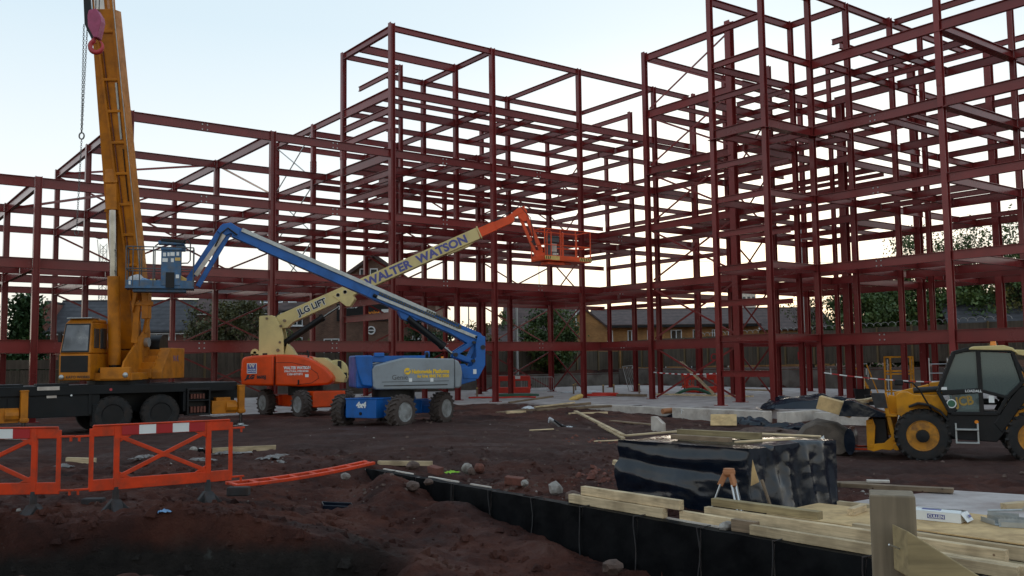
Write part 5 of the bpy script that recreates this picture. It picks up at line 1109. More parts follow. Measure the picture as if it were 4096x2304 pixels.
# tower post, boom
m = MB(); pp = [(-1.88, 2.5), (-1.88, 4.12), (-1.84, 4.16), (-1.35, 4.18), (-1.2, 4.1), (-.95, 3.68), (-.86, 3.25), (-.84, 2.5)]
for y0, y1 in ((-.36, -.26), (.26, .36)): m.prism(pp, y0, y1, 'y')
m.prism([(-1.8, 2.4), (-1.8, 4.0), (-1.5, 4.0), (-1.3, 2.4)], -.26, .26, 'y'); m.prism([(-.9, 2.4), (-.75, 3.0), (-.55, 2.8), (-.3, 2.4)], -.2, .2, 'y'); m.build('tower', M['cream'], JL, bevel=.015)
m = MB()
for x, z, r in ((-1.55, 4.05, .05), (-1.0, 3.05, .05), (-1.08, 2.72, .07), (-.97, 3.72, .055), (-.82, 3.95, .06)): m.cyl((x, -.40, z), (x, -.3, z), r, n=12)
m.build('pivot_pin', M['oldwood'], JL, smooth=40)
rbox('tower_slot', (-1.62, -.365, 2.56), (.2, .02, .09), 'black', JL, .01); m = MB(); m.lathe((-2.05, -.3, 2.62), (0, -1, 0), [(0, .17), (.06, .17), (.06, .07), (0, .07)], 18); m.box((-2.05, -.33, 2.5), (.3, .06, .16)); m.build('lifting_eye', M['cream'], JL, smooth=40)
bx = Vector((.9175, 0, .3978)); bz = Vector((-.3978, 0, .9175))
def bp(l, h): p = Vector((-1.15, 0, 3.88)) + bx * l + bz * h; return (p.x, p.z)
ang = math.atan2(.3978, .9175)
m = MB(); m.prism([bp(-.05, -.28), bp(.3, -.36), bp(.6, -.25), bp(9.2, -.23), bp(9.25, .26), bp(-.1, .28)], -.21, .21, 'y'); boomJ = m.build('boom', M['cream'], JL, bevel=.012)
m = MB(); m.prism([bp(2.55, .1), bp(3.35, .1), bp(3.35, -.42), bp(3.05, -.62), bp(2.9, -.55)], -.235, .235, 'y'); m.prism([bp(7.6, -.23), bp(8.9, -.23), bp(8.6, -.33), bp(7.7, -.31)], -.12, .12, 'y'); m.build('cylinder_bracket', M['cream'], boomJ, bevel=.01)
m = MB(); m.prism([bp(9.2, -.19), bp(10.0, -.19), bp(10.0, .21), bp(9.2, .21)], -.18, .18, 'y'); m.prism([bp(10.0, -.17), bp(10.7, -.17), bp(10.7, .18), bp(10.0, .18)], -.15, .15, 'y'); m.prism([bp(10.7, -.17), bp(10.85, -.1), bp(10.9, .02), bp(11.35, .05), bp(11.5, .28), bp(11.2, .32), bp(10.7, .18)], -.14, .14, 'y'); m.build('fly_section', M['orange'], boomJ, bevel=.012)
m = MB(); m.box(((bp(9.27, 0.03))[0], 0, bp(9.27, .03)[1]), (.05, .47, .54), (0, -ang, 0)); m.build('boom_collar', M['cream'], boomJ)
text('boom_lettering', 'WALTER  WATSON', .47, (bp(4.05, -.145)[0], -.218, bp(4.05, -.145)[1]), (R(90), -ang, 0), M['lettblue'], boomJ, .02, xs=1.10, space=1.02)
text('boom_lettering', 'JLG LIFT', .36, (bp(.95, -.10)[0], -.218, bp(.95, -.10)[1]), (R(90), -ang, 0), M['white'], boomJ, .03, xs=.98); text('boom_lettering', 'JLG LIFT', .36, (bp(.95, -.10)[0], -.222, bp(.95, -.10)[1]), (R(90), -ang, 0), M['lettblack'], boomJ, .012, xs=.98, shear=.0)
m = MB()
for l in (2.78, 3.1): m.lathe((bp(l, .02)[0], -.236, bp(l, .02)[1]), (0, -1, 0), [(0, .085), (.008, .085), (.008, .07), (0, .07)], 16)
m.build('weld_ring', M['concpale'], boomJ)
# jib and basket
e0 = Vector((bp(11.35, .1)[0], 0, bp(11.35, .1)[1]))
m = MB(); m.bar(e0 + Vector((-.02, 0, .12)), (9.98, .05, 6.75), .16, .17); m.bar(e0 + Vector((-.12, 0, -.3)), (9.72, .05, 6.68), .15, .13); m.prism([(e0.x - .28, e0.z + .02), (e0.x + .02, e0.z + .2), (e0.x + .16, e0.z + .02), (e0.x + .12, e0.z - .42), (e0.x - .02, e0.z - .45), (e0.x - .22, e0.z - .28)], -.13, .13, 'y'); m.bar((9.7, .05, 6.7), (10.05, .1, 6.55), .3, .3); jibJ = m.build('jib', M['orange'], JL, bevel=.012)
text('jib_lettering', 'JLG', .14, (9.55, -.09, 7.2), (R(90), R(61), 0), M['lettblack'], jibJ, .008)
ba = math.atan2(.585, .81); TB = Matrix.Translation((10.09, -.6, 6.32)) @ Rz(ba)
def bk(name, mat, fn, bevel=0, parent=None, T=TB, th=JL):
    m = MB(); m.T = T; fn(m); return m.build(name, M[mat], parent or th, bevel=bevel)
def basket_frame(m, Lx, Ly, zt, zm, nx_, r=.022):
    for z in (zt, zm):
        m.tube([(0, 0, z), (Lx, 0, z)], r, 6); m.tube([(0, Ly, z), (Lx, Ly, z)], r, 6); m.tube([(0, 0, z), (0, Ly, z)], r, 6); m.tube([(Lx, 0, z), (Lx, Ly, z)], r, 6)
    for i in range(nx_ + 1):
        for y in (0, Ly): m.tube([(Lx * i / nx_, y, .1), (Lx * i / nx_, y, zt)], r, 6)
bsk = bk('basket', 'orange', lambda m: basket_frame(m, 2.5, .92, 1.35, .68, 3, .024))
bk('basket_floor', 'orange', lambda m: (m.box((1.25, .46, .05), (2.54, .96, .06)), m.box((1.25, -.01, .14), (2.54, .02, .2)), m.box((1.25, .93, .14), (2.54, .02, .2)), m.box((-.01, .46, .14), (.02, .96, .2)), m.box((2.51, .46, .14), (.02, .96, .2)), m.box((.8, .5, -.06), (.9, .5, .12)), m.box((1.5, .5, -.04), (.5, .14, .06))), .008, bsk)
bk('warning_stripe', 'black', lambda m: [m.add([(x, -.026, .06), (x + .045, -.026, .06), (x + .085, -.026, .2), (x + .04, -.026, .2)], [(0, 1, 2, 3)]) for x in list(np.arange(1.9, 2.5, .1)) + list(np.arange(.02, .35, .1))], 0, bsk)
bk('warning_band', 'bagyel', lambda m: (m.box((2.2, -.0225, .13), (.66, .004, .15)), m.box((.2, -.0225, .13), (.42, .004, .15)), m.box((.55, -.024, .13), (.45, .006, .17))), 0, bsk)
bk('control_console', 'conduit', lambda m: (m.box((.75, .5, .95), (.55, .4, .2)), m.box((.75, .52, .55), (.42, .3, .7)), m.box((.75, .5, .2), (.7, .4, .2)), m.box((.75, .45, 1.08), (.6, .36, .05))), .02, bsk)
bk('console_label', 'concpale', lambda m: (m.box((.78, .362, .62), (.28, .01, .34)), m.box((.8, .352, .35), (.22, .01, .1))), 0, bsk)
bk('grab_rail', 'orange', lambda m: (m.tube([(.2, .1, .1), (.2, .1, 1.25), (.3, .1, 1.33), (.42, .1, 1.25), (.42, .1, .1)], .022, 6), m.tube([(1.15, .2, .1), (1.15, .2, 1.25), (1.2, .3, 1.3), (1.2, .6, 1.1)], .022, 6)), 0, bsk)
tb_ = empty('tool_bag', TB @ Vector((2.1, .3, .08)), ba, 'dark tool canister standing in the orange basket', 'canister'); MB().cyl((0, 0, 0), (0, 0, .42), .13, n=14).build('canister', M['foot'], tb_, smooth=40, bevel=.02); MB().box((.12, -.12, .03), (.3, .2, .06)).build('rag', M['bagblue'], tb_, bevel=.02)
# lift cylinder
def ram(th, p0, p1, r, split, body='black', rodr=None, flip=False):
    p0 = Vector(p0); p1 = Vector(p1); q = p0 + (p1 - p0) * split
    c = MB().cyl(p0, q, r, n=16).build('lift_ram', M[body], th, smooth=40)
    MB().cyl(q - (p1 - p0).normalized() * .12, q + (p1 - p0).normalized() * .03, r * 1.18, n=16).build('gland', M[body], c, smooth=40)
    MB().cyl(q, p1, rodr or r * .5, n=12).build('piston_rod', M['chrome'], c, smooth=40); return c
ram(JL, (-.95, -.02, 2.98), (1.38, -.02, 4.52), .135, .72, rodr=.05)

for k, yy in enumerate((-.12, .0, .12)):
    m = MB(); m.tube([(-1.3, yy, 2.6), (-1.15 + .03 * k, yy, 3.2), (-1.32, yy - .1, 4.0), (-1.05, yy - .1, 4.32 + .03 * k), (-.5, yy, 4.48)], .022, 6); m.build('hydraulic_hose', M['cable'], JL, smooth=60)
m = MB(); m.tube([(bp(9.4, .24)[0], -.1, bp(9.4, .24)[1]), (bp(10.4, .24)[0], -.12, bp(10.4, .24)[1]), (bp(11.3, .38)[0], -.14, bp(11.3, .38)[1]), (e0.x + .3, -.12, e0.z - .3), (9.7, -.1, 7.0)], .02, 6); m.build('hydraulic_hose', M['cable'], JL, smooth=60)
# ================= blue and grey boom lift
GE = empty('boom_lift', (-4.2, 32.5, -0.03), R(18), 'blue and grey boom lift with its arm reaching left over the crane', 'boom lift', 'boom lifts on the site')
gca = R(-62.0 + 0) ; gdir = math.atan2(-.88, -.47) - R(18); TG = Rz(gdir)     # chassis x axis points to its front, towards the camera and left
def gc(name, mat, fn, bevel=.02, parent=GE):
    m = MB(); m.T = TG; fn(m); return m.build(name, M[mat], parent, bevel=bevel)
gch = gc('chassis', 'blue', lambda m: (m.box((0, 0, .62), (3.0, 1.0, .5)), m.box((1.35, 0, .66), (1.0, 1.25, .62)), m.box((-1.3, 0, .6), (.7, 1.1, .45)), m.box((1.25, 0, .5), (.3, 2.05, .26)), m.box((-1.25, 0, .5), (.3, 2.05, .26)), m.box((.2, 0, .9), (1.6, 1.1, .16)), m.box((1.35, 0, .985), (1.04, 1.3, .04))))
for sx in (-1.26, 1.26):
    for sy in (-1.2, 1.2):
        a = R(10) if sx > 0 else 0
        wheel(GE, TG @ Vector((sx, sy, .54)), TG @ Vector((math.sin(a), -1 if sy < 0 else 1, 0)), .53, .45, 'mudrubber', 'rim', 18, .045, .60)
t4 = text('drive_lettering', '4x4', .26, (0, 0, 0), (0, 0, 0), M['white'], GE, .014, 'CENTER', shear=.15); t4.matrix_local = TG @ Matrix.Translation((1.865, 0.02, .70)) @ Matrix.Rotation(R(90), 4, 'Z') @ Matrix.Rotation(R(90), 4, 'X')
gc('tow_hole', 'black', lambda m: m.cyl((1.84, 0, .5), (1.87, 0, .5), .055, n=10), 0, gch)
MB().cyl((0, 0, .9), (0, 0, 1.28), .75, n=28).build('turntable', M['black'], GE, smooth=40)
gp = [(-.90, 1.36), (-.93, 1.95), (-.85, 2.08), (-.3, 2.22), (.2, 2.33), (1.86, 2.29), (1.9, 2.28), (1.9, 1.25), (-.8, 1.28)]
gp2 = [(1.915, 1.27), (1.915, 2.27), (2.05, 2.2), (2.15, 2.02), (2.19, 1.8), (2.15, 1.35), (2.08, 1.27)]
for y0, y1, k in ((-1.22, -.45, 1), (.45, 1.22, 0)):
    cw = MB().prism(gp, y0, y1, 'y').build('engine_cowl', M['grey'], GE, bevel=.09, seg=4, smooth=50)
    MB().prism(gp2, y0, y1, 'y').build('end_cowl', M['grey'], GE, bevel=.06, seg=3, smooth=50)
m = MB(); m.box((.55, -1.222, 1.53), (2.3, .012, .012)); m.box((.55, -1.222, 1.40), (2.2, .012, .03)); m.build('cowl_groove', M['foot'], GE)
rbox('counterweight', (-1.15, 0, 1.88), (.55, 1.9, 1.1), 'blue', GE, .06); m = MB(); m.prism([(-1.5, 2.42), (-1.42, 1.9), (-1.25, 1.42), (-.9, 1.38), (-.9, 2.42)], -1.12, -.5, 'y'); m.build('side_weight', M['blue'], GE, bevel=.04)
m = MB(); m.box((.0, -.3, 2.3), (2.3, .08, .22)); m.box((.0, .3, 2.3), (2.3, .08, .22)); m.box((-.55, -.3, 2.45), (.34, .2, .14)); m.box((1.15, -.3, 2.45), (.16, .1, .22)); m.build('turntable_frame', M['blue'], GE, bevel=.02)
m = MB(); m.tube([(1.02, -.85, 2.22), (1.02, -.85, 2.42), (1.0, -.92, 2.48)], .06, 10); m.build('exhaust', M['black'], GE, smooth=50)
m = MB(); m.cyl((1.62, -.6, 2.28), (1.62, -.6, 2.37), .05, n=10); m.build('beacon', M['orangelens'], GE, smooth=40)
text('hire_lettering', 'Nationwide Platforms', .185, (.40, -1.228, 1.80), FACE, M['lettyel'], GE, .008, xs=.80); text('hire_lettering', 'for hire: 0845 745 0000', .145, (.60, -1.228, 1.655), FACE, M['lettyel'], GE, .005, xs=.79)
m = MB(); m.lathe((.26, -1.222, 1.875), (0, -1, 0), [(0, .115), (.008, .115)], 24); lgo = m.build('hire_logo', M['lettyel'], GE); m = MB(); m.bar((.18, -1.236, 1.83), (.23, -1.236, 1.90), .012, .03); m.bar((.23, -1.236, 1.90), (.27, -1.236, 1.85), .012, .03); m.bar((.27, -1.236, 1.85), (.36, -1.236, 1.95), .012, .03); m.build('logo_stroke', M['grey'], lgo)
text('embossed_name', 'Genie', .23, (-.28, -1.226, 1.60), FACE, M['conduit'], GE, 0.0, xs=1.0)
for x, z in ((.36, 1.58), (1.1, 1.57)): rbox('data_label', (x, -1.226, z), (.11, .01, .12), 'white', GE, 0)
# riser tower and links
m = MB(); rp = [(3.02, 3.14), (3.27, 3.06), (3.26, 2.05), (2.98, 1.56), (2.45, 1.58), (2.36, 1.95), (2.78, 2.02), (2.93, 2.35), (2.9, 2.8)]
for y0, y1 in ((-.38, -.3), (.3, .38)): m.prism(rp, y0, y1, 'y')
m.prism([(2.1, 1.3), (2.1, 2.1), (2.5, 2.1), (2.95, 1.7), (2.9, 1.5)], -.36, .36, 'y'); m.build('riser', M['blue'], GE, bevel=.015)
m = MB(); m.bar((2.15, -.22, 2.43), (2.86, -.22, 2.88), .1, .16); m.bar((2.15, -.22, 2.43), (2.84, -.22, 2.18), .1, .17); m.bar((2.62, -.15, 2.2), (2.9, -.15, 2.75), .1, .15); m.bar((2.15, .22, 2.43), (2.86, .22, 2.88), .1, .16); m.bar((2.15, .22, 2.43), (2.84, .22, 2.18), .1, .17); m.build('link_arm', M['blue'], GE, bevel=.012)
m = MB()
for x, z, r in ((3.17, 2.68, .085), (2.17, 2.43, .07), (2.82, 2.2, .06), (2.85, 2.86, .05)): m.cyl((x, -.42, z), (x, -.25, z), r, n=14)
m.build('pivot_pin', M['foot'], GE, smooth=40)
rbox('data_label', (2.86, -.385, 1.82), (.12, .01, .17), 'white', GE, 0)
# boom
gx_ = Vector((-.9197, 0, .3927)); gz_ = Vector((.3927, 0, .9197))
def gpnt(l, h): p = Vector((3.15, 0, 2.95)) + gx_ * l + gz_ * h; return (p.x, p.z)
m = MB(); m.prism([gpnt(-.02, -.2), gpnt(.25, -.32), gpnt(1.1, -.22), gpnt(4.35, -.20), gpnt(4.35, .19), gpnt(.1, .22), gpnt(-.1, .1)], -.2, .2, 'y'); bG = m.build('boom', M['blue'], GE, bevel=.012)
m = MB(); m.prism([gpnt(4.3, -.19), gpnt(8.35, -.19), gpnt(8.35, .18), gpnt(4.3, .18)], -.175, .175, 'y'); m.build('boom_section', M['blue'], bG, bevel=.01)
m = MB(); m.prism([gpnt(8.3, -.17), gpnt(9.3, -.17), gpnt(9.38, -.02), gpnt(9.55, .05), gpnt(9.6, .2), gpnt(9.35, .22), gpnt(8.3, .16)], -.15, .15, 'y'); m.build('fly_section', M['blue'], bG, bevel=.01)
m = MB(); m.bar((gpnt(1.9, .19)[0], -.215, gpnt(1.9, .19)[1]), (gpnt(9.1, .17)[0], -.2, gpnt(9.1, .17)[1]), .05, .13, (gz_.x, 0, gz_.z)); m.build('cable_carrier_track', M['galv'], bG, bevel=.005)
m = MB(); m.bar((gpnt(.15, .02)[0], -.24, gpnt(.15, .02)[1]), (gpnt(4.1, -.08)[0], -.24, gpnt(4.1, -.08)[1]), .05, .11, (gz_.x, 0, gz_.z)); m.build('guide_rail', M['galv'], bG, bevel=.005)
m = MB(); m.cyl((gpnt(.0, .03)[0], -.24, gpnt(.0, .03)[1]), (gpnt(.25, .02)[0], -.24, gpnt(.25, .02)[1]), .05, n=10); m.cyl((gpnt(4.05, -.08)[0], -.24, gpnt(4.05, -.08)[1]), (gpnt(4.2, -.08)[0], -.24, gpnt(4.2, -.08)[1]), .06, n=10); m.build('rail_end', M['black'], bG)
cc = []
for i in range(34): cc.append((gpnt(4.0 - i * .09, .06)[0], gpnt(4.0 - i * .09, .06)[1]))
for k in range(5): cc.append(gpnt(.97 - .09 * math.sin(k * .7), .10 + .05 * (1 - math.cos(k * .7)) - .04))
for i in range(14): cc.append(gpnt(1.05 + i * .09, .18))
m = MB()
for i in range(len(cc)): m.box((cc[i][0], -.255, cc[i][1]), (.062, .05, .07), (0, ang, 0))
m.build('cable_chain', pmat('nylon_cable_chain', (.10, .09, .055), .7, var=.4, vs=20), bG, bevel=.008)
ram(GE, (.5, -.05, 3.75), (2.12, -.05, 2.47), .13, .8, rodr=.05)
m = MB(); m.prism([gpnt(2.3, -.2), gpnt(3.2, -.2), gpnt(2.95, -.42), gpnt(2.65, -.42)], -.14, .14, 'y'); m.build('ram_bracket', M['blue'], bG, bevel=.01)
# jib + basket
jt = Vector((-5.62, 0, 6.72)); jb = Vector((-6.78, 0, 4.86))
m = MB(); m.bar(jt + Vector((-.12, 0, .06)), jb + Vector((-.1, 0, 0)), .2, .2, (0, 1, 0)); m.bar(jt + Vector((.12, 0, -.05)), jb + Vector((.25, 0, -.1)), .16, .16, (0, 1, 0)); m.prism([(-5.95, 6.62), (-5.78, 6.86), (-5.5, 6.92), (-5.2, 6.72), (-5.25, 6.4), (-5.5, 6.55), (-5.75, 6.45)], -.17, .17, 'y'); m.build('jib', M['blue'], GE, bevel=.015)
m = MB(); m.bar((-5.72, -.15, 6.5), (-6.6, -.15, 5.12), .06, .14, (0, 0, 1)); m.build('jib_cover', M['concpale'], GE, bevel=.01)
m = MB(); m.tube([(-5.3, -.2, 6.5), (-5.6, -.24, 6.72), (-5.8, -.22, 6.55), (-6.0, -.2, 6.1)], .03, 6); m.build('hydraulic_hose', M['cable'], GE, smooth=60)
TK = Matrix.Translation((-8.68, -.75, 4.6))
gb = bk('basket', 'conduit', lambda m: (basket_frame(m, 2.02, .85, 1.36, .66, 5, .021), [m.tube([(2.02 * f, 0, .1), (2.02 * f, 0, 1.36)], .021, 6) for f in (.1,)]), 0, None, TK, GE)
bk('toe_board', 'bluedirty', lambda m: (m.box((1.01, .0, .17), (2.04, .025, .24)), m.box((1.01, .85, .17), (2.04, .025, .24)), m.box((0, .42, .17), (.025, .85, .24)), m.box((2.02, .42, .17), (.025, .85, .24)), m.box((1.01, .42, .05), (2.06, .88, .04)), m.box((1.0, .42, -.02), (1.6, .6, .1))), .005, gb, TK, GE)
bk('control_console', 'bluedirty', lambda m: (m.box((1.34, .12, .7), (.60, .3, 1.15)), m.box((1.34, .1, 1.3), (.62, .34, .08)), m.box((1.34, .2, 1.52), (.8, .3, .12)), m.box((1.62, .25, 1.36), (.3, .2, .2))), .02, gb, TK, GE)
bk('console_hood', 'black', lambda m: (m.box((1.4, .2, 1.58), (.75, .34, .1), (0, .06, 0)), m.box((1.32, -.04, .3), (.26, .02, .5))), .02, gb, TK, GE)
bk('console_label', 'white', lambda m: [m.box((x, -.034, z), (w, .01, .12)) for x, z, w in ((1.14, 1.12, .09), (1.26, 1.13, .07), (1.38, 1.14, .13), (1.54, 1.15, .08), (1.16, .94, .16), (1.38, .94, .09), (1.54, .42, .1), (.12, .2, .06), (1.24, .2, .06))], 0, gb, TK, GE)
bk('warning_label', 'bagyel', lambda m: m.box((1.54, -.034, .98), (.16, .01, .1)), 0, gb, TK, GE)
bk('grab_rail', 'foot', lambda m: (m.tube([(1.66, 0, 1.5), (1.72, -.02, 1.6), (1.85, -.02, 1.62), (1.92, 0, 1.5), (1.92, 0, .95), (1.85, 0, .86), (1.65, 0, .85)], .022, 6), m.tube([(.85, .1, 1.4), (1.0, .1, 1.52), (1.1, .1, 1.55)], .022, 6)), 0, gb, TK, GE)
def lump(mat, c, sz, seed, sub=2, amp=.25, flat=False):
    bm = bmesh.new(); bmesh.ops.create_icosphere(bm, subdivisions=sub, radius=1.0)
    for v in bm.verts:
        n = mnoise.noise(v.co * 1.3 + Vector((seed, seed * 2.1, 0))) + .5 * mnoise.noise(v.co * 3.1 + Vector((seed * 3, 1, seed)))
        v.co = Vector((v.co.x * sz[0], v.co.y * sz[1], v.co.z * sz[2])) * (1 + amp * n)
    me = bpy.data.meshes.new('lump'); bm.to_mesh(me); bm.free(); me.materials.append(mat); return me
def lumpobj(name, mat, c, sz, seed, label, cat, group=None, rz=0, sub=2, amp=.3, flatb=True):
    me = lump(M[mat], c, sz, seed, sub, amp); me.name = name
    o = bpy.data.objects.new(name, me); COL.objects.link(o); o.location = c; o.rotation_euler = (0, 0, rz); return tag(o, label, cat, group)
TKW = Matrix.Translation((-4.2, 32.5, -.03)) @ Rz(R(18)) @ TK
for (x, y, z, s, mt, lb) in ((.32, .35, .42, (.26, .2, .2), 'bag', 'white plastic bag heaped in the blue basket'), (.55, .25, .38, (.2, .16, .12), 'bagblue', 'crumpled blue plastic bag in the blue basket'), (.78, .3, .36, (.14, .14, .12), 'bagyel', 'small yellow bag in the middle of the blue basket')):
    p = TKW @ Vector((x, y, z - .12)); lumpobj('plastic_bag', mt, p, s, x * 9, lb, 'bag', 'litter in the blue basket', amp=.35)
p = TKW @ Vector((1.62, .1, .2)); o = MB().box((0, 0, .12), (.34, .06, .26), (.3, .5, .4)).build('yellow_card', M['bagyel']); o.location = p; tag(o, 'folded yellow card leaning in the blue basket corner', 'card')

# ================= yellow telehandler
JB = empty('telehandler', (10.27, 23.1, -.45), R(-24), 'yellow and black telehandler with loaded forks at the right edge', 'telehandler')
BW = 2.15
for x, s in ((-.13, 1), (2.32, 1)):
    wheel(JB, (x, .12, .62), (0, -1, 0), .62, .40, 'rubber', 'jcbrim', 20, .035, .60, 'black', disc=.35)
    wheel(JB, (x, BW - .12, .62), (0, 1, 0), .62, .40, 'rubber', 'jcbrim', 20, .035, .60, 'black')
for x in (-.13,):
    m = MB(); m.lathe((x, -.12, .62), (0, -1, 0), [(0, .16), (.1, .15), (.11, .02)], 16); m.build('axle_hub', M['black'], JB, smooth=40)
m = MB(); m.box((1.1, BW / 2, .75), (3.4, .9, .5)); m.prism([(.45, 1.16), (.35, .75), (.6, .55), (1.5, .5), (1.7, .75), (1.75, 1.2)], -.02, 1.0, 'y'); m.build('chassis', M['black'], JB, bevel=.02)
m = MB(); m.prism([(-.70, 1.12), (-.72, 1.6), (-.62, 1.68), (-.45, 1.69), (-.3, 1.62), (.32, 1.60), (.55, 1.15), (.45, .95), (-.3, .9)], .25, .75, 'y'); m.build('front_body', M['jcbyel'], JB, bevel=.02)
m = MB(); m.prism([(1.55, .70), (2.05, 1.62), (2.9, 1.75), (3.3, 1.6), (3.3, .8), (2.9, .62)], .02, BW - .1, 'y'); m.build('rear_body', M['jcbyel'], JB, bevel=.03)
m = MB(); m.prism([(1.45, .95), (2.02, 1.82), (2.25, 1.86), (2.3, 1.7), (1.62, .72)], -.03, .9, 'y'); m.build('side_cover', M['black'], JB, bevel=.02)
# cab: pillars, glass, roof
cabp = [(.52, 1.18), (.27, 1.70), (.66, 2.66), (.95, 2.74), (1.92, 2.70), (2.12, 1.95), (1.75, 1.55), (1.55, 1.18)]
cj = MB()
def edge(m, pts, y, w=.08, d=.06):
    for i in range(len(pts)):
        a, b = pts[i], pts[(i + 1) % len(pts)]; m.bar((a[0], y, a[1]), (b[0], y, b[1]), d, w, (0, 1, 0) if False else (0, 0, 1))
for y in (-.03, .95): edge(cj, cabp, y, .09, .07)
for p in cabp[1:6]: cj.bar((p[0], -.03, p[1]), (p[0], .95, p[1]), .08)
cj.bar((1.21, -.03, 1.2), (1.19, -.03, 2.72), .07, .1); cj.bar((.35, -.03, 1.68), (1.2, -.03, 1.74), .06, .12); cj.bar((1.2, -.03, 1.74), (1.75, -.03, 1.58), .06, .08)
cj.box((1.0, .46, 1.2), (1.1, .96, .08)); cj.prism([(.52, 1.18), (.36, 1.5), (.56, 1.5), (.68, 1.25)], -.045, -.01, 'y')
cabj = cj.build('cab', M['black'], JB, bevel=.015)
def pane(pts, y, nm='window'): return MB().prism(pts, y, y + .012, 'y').build(nm, M['cabglass'], cabj)
pane([(.33, 1.70), (.68, 2.62), (.96, 2.68), (1.17, 2.68), (1.17, 1.75)], -.03); pane([(1.22, 1.76), (1.22, 2.68), (1.88, 2.64), (2.06, 1.95), (1.75, 1.62)], -.03); pane([(.55, 1.30), (.50, 1.64), (1.16, 1.70), (1.16, 1.22), (.62, 1.22)], -.03)
pane([(.33, 1.70), (.68, 2.62), (.96, 2.68), (1.88, 2.64), (2.06, 1.95), (1.75, 1.62)], .94)
m = MB(); m.quad((.27, 0, 1.72), (.66, 0, 2.66), (.66, .93, 2.66), (.27, .93, 1.72)); m.build('windscreen', M['cabglass'], cabj)
m = MB(); m.quad((1.93, 0, 2.68), (2.11, 0, 1.97), (2.11, .93, 1.97), (1.93, .93, 2.68)); m.build('rear_window', M['cabglass'], cabj)
m = MB(); m.prism([(.98, 2.76), (1.1, 2.81), (1.75, 2.83), (1.95, 2.76), (2.05, 2.62), (1.9, 2.70), (1.0, 2.73)], -.08, .98, 'y'); m.build('roof', M['cream'], cabj, bevel=.02)
m = MB(); m.prism([(1.92, 2.62), (2.0, 2.72), (2.35, 2.70), (2.45, 2.5), (2.3, 2.55)], .1, .85, 'y'); m.build('roof_guard', M['cream'], cabj, bevel=.015)
m = MB(); m.cyl((1.55, .3, 2.83), (1.55, .3, 2.93), .075, .06, 12); m.build('beacon', M['orangelens'], cabj, smooth=40)
m = MB(); m.box((1.35, .55, 1.45), (.5, .5, .14)); m.box((1.62, .55, 1.8), (.14, .48, .62), (0, -.15, 0)); m.build('seat', M['black'], cabj, bevel=.05); m = MB(); m.tube([(.85 + .06 * math.sin(t), .5 + .19 * math.cos(t), 1.82 + .16 * math.sin(t)) for t in np.linspace(0, 2 * math.pi, 16, endpoint=False)], .016, 6, closed=True); m.bar((.84, .5, 1.82), (.6, .5, 1.4), .04); m.build('steering_wheel', M['black'], cabj)
m = MB(); m.tube([(2.0, -.05, 2.5), (2.25, -.04, 1.95)], .014, 5); m.tube([(1.95, -.05, 2.45), (2.3, -.04, 1.98)], .018, 5); m.build('wiper_arm', M['black'], cabj)
text('model_lettering', 'LOADALL', .085, (.86, -.07, 1.70), FACE, M['white'], cabj, .002); text('maker_lettering', 'JCB', .30, (.66, -.034, 1.36), (R(90), R(-8), 0), M['dimyel'], cabj, .010, xs=.85)
m = MB(); m.lathe((.55, -.05, 1.42), (0, -1, 0), [(0, .11), (.008, .11)], 20); m.build('round_sticker', M['white'], cabj); m = MB(); m.lathe((.55, -.058, 1.42), (0, -1, 0), [(0, .085), (.006, .085)], 20); m.build('sticker_centre', M['hose_g'], cabj)
rbox('data_label', (.40, -.06, 1.79), (.13, .01, .07), 'white', cabj, 0); rbox('data_label', (1.43, -.035, 1.53), (.12, .008, .17), 'white', cabj, 0)
m = MB(); m.cyl((1.08, -.05, .98), (1.08, -.02, .98), .045, n=12); m.build('marker_lamp', M['orangelens'], JB)
m = MB(); m.box((.86, -.1, .80), (.52, .2, .04)); m.box((.86, -.1, .48), (.52, .2, .04)); m.bar((.62, -.1, .48), (.62, -.1, .95), .04); m.bar((1.1, -.1, .48), (1.1, -.1, .95), .04); m.build('step', M['galv'], JB, bevel=.008)
m = MB(); pts = [(-.42, 1.33), (-.2, 1.42), (.05, 1.38), (.3, 1.22), (.46, 1.0)]
for i in range(4): m.bar((pts[i][0], .06, pts[i][1]), (pts[i + 1][0], .06, pts[i + 1][1]), .42, .05)
pts2 = [(2.0, 1.3), (2.2, 1.4), (2.5, 1.4), (2.8, 1.25)]
for i in range(3): m.bar((pts2[i][0], .06, pts2[i][1]), (pts2[i + 1][0], .06, pts2[i + 1][1]), .42, .05)
m.build('mudguard', M['black'], JB, bevel=.01)
m = MB(); m.tube([(.1, -.08, 1.25), (-.15, -.12, 1.75), (-.3, -.14, 1.93), (-.5, -.15, 1.95)], .022, 6); m.build('mirror_arm', M['black'], JB, smooth=60); m = MB(); m.box((-.62, -.15, 1.94), (.2, .06, .15)); m.build('mirror', M['black'], JB, bevel=.04, seg=3)
m = MB(); m.cyl((-.3, .5, 1.72), (.35, .6, 1.76), .075, n=12); m.build('boom_hose', M['cable'], JB, smooth=40)
m = MB(); m.bar((2.7, 1.2, 2.05), (.1, 1.2, 1.72), .3, .36); m.bar((.1, 1.2, 1.72), (-.75, 1.2, 1.5), .26, .3); m.bar((-.75, 1.2, 1.55), (-1.0, 1.2, .55), .28, .34); m.build('boom', M['jcbyel'], JB, bevel=.02)
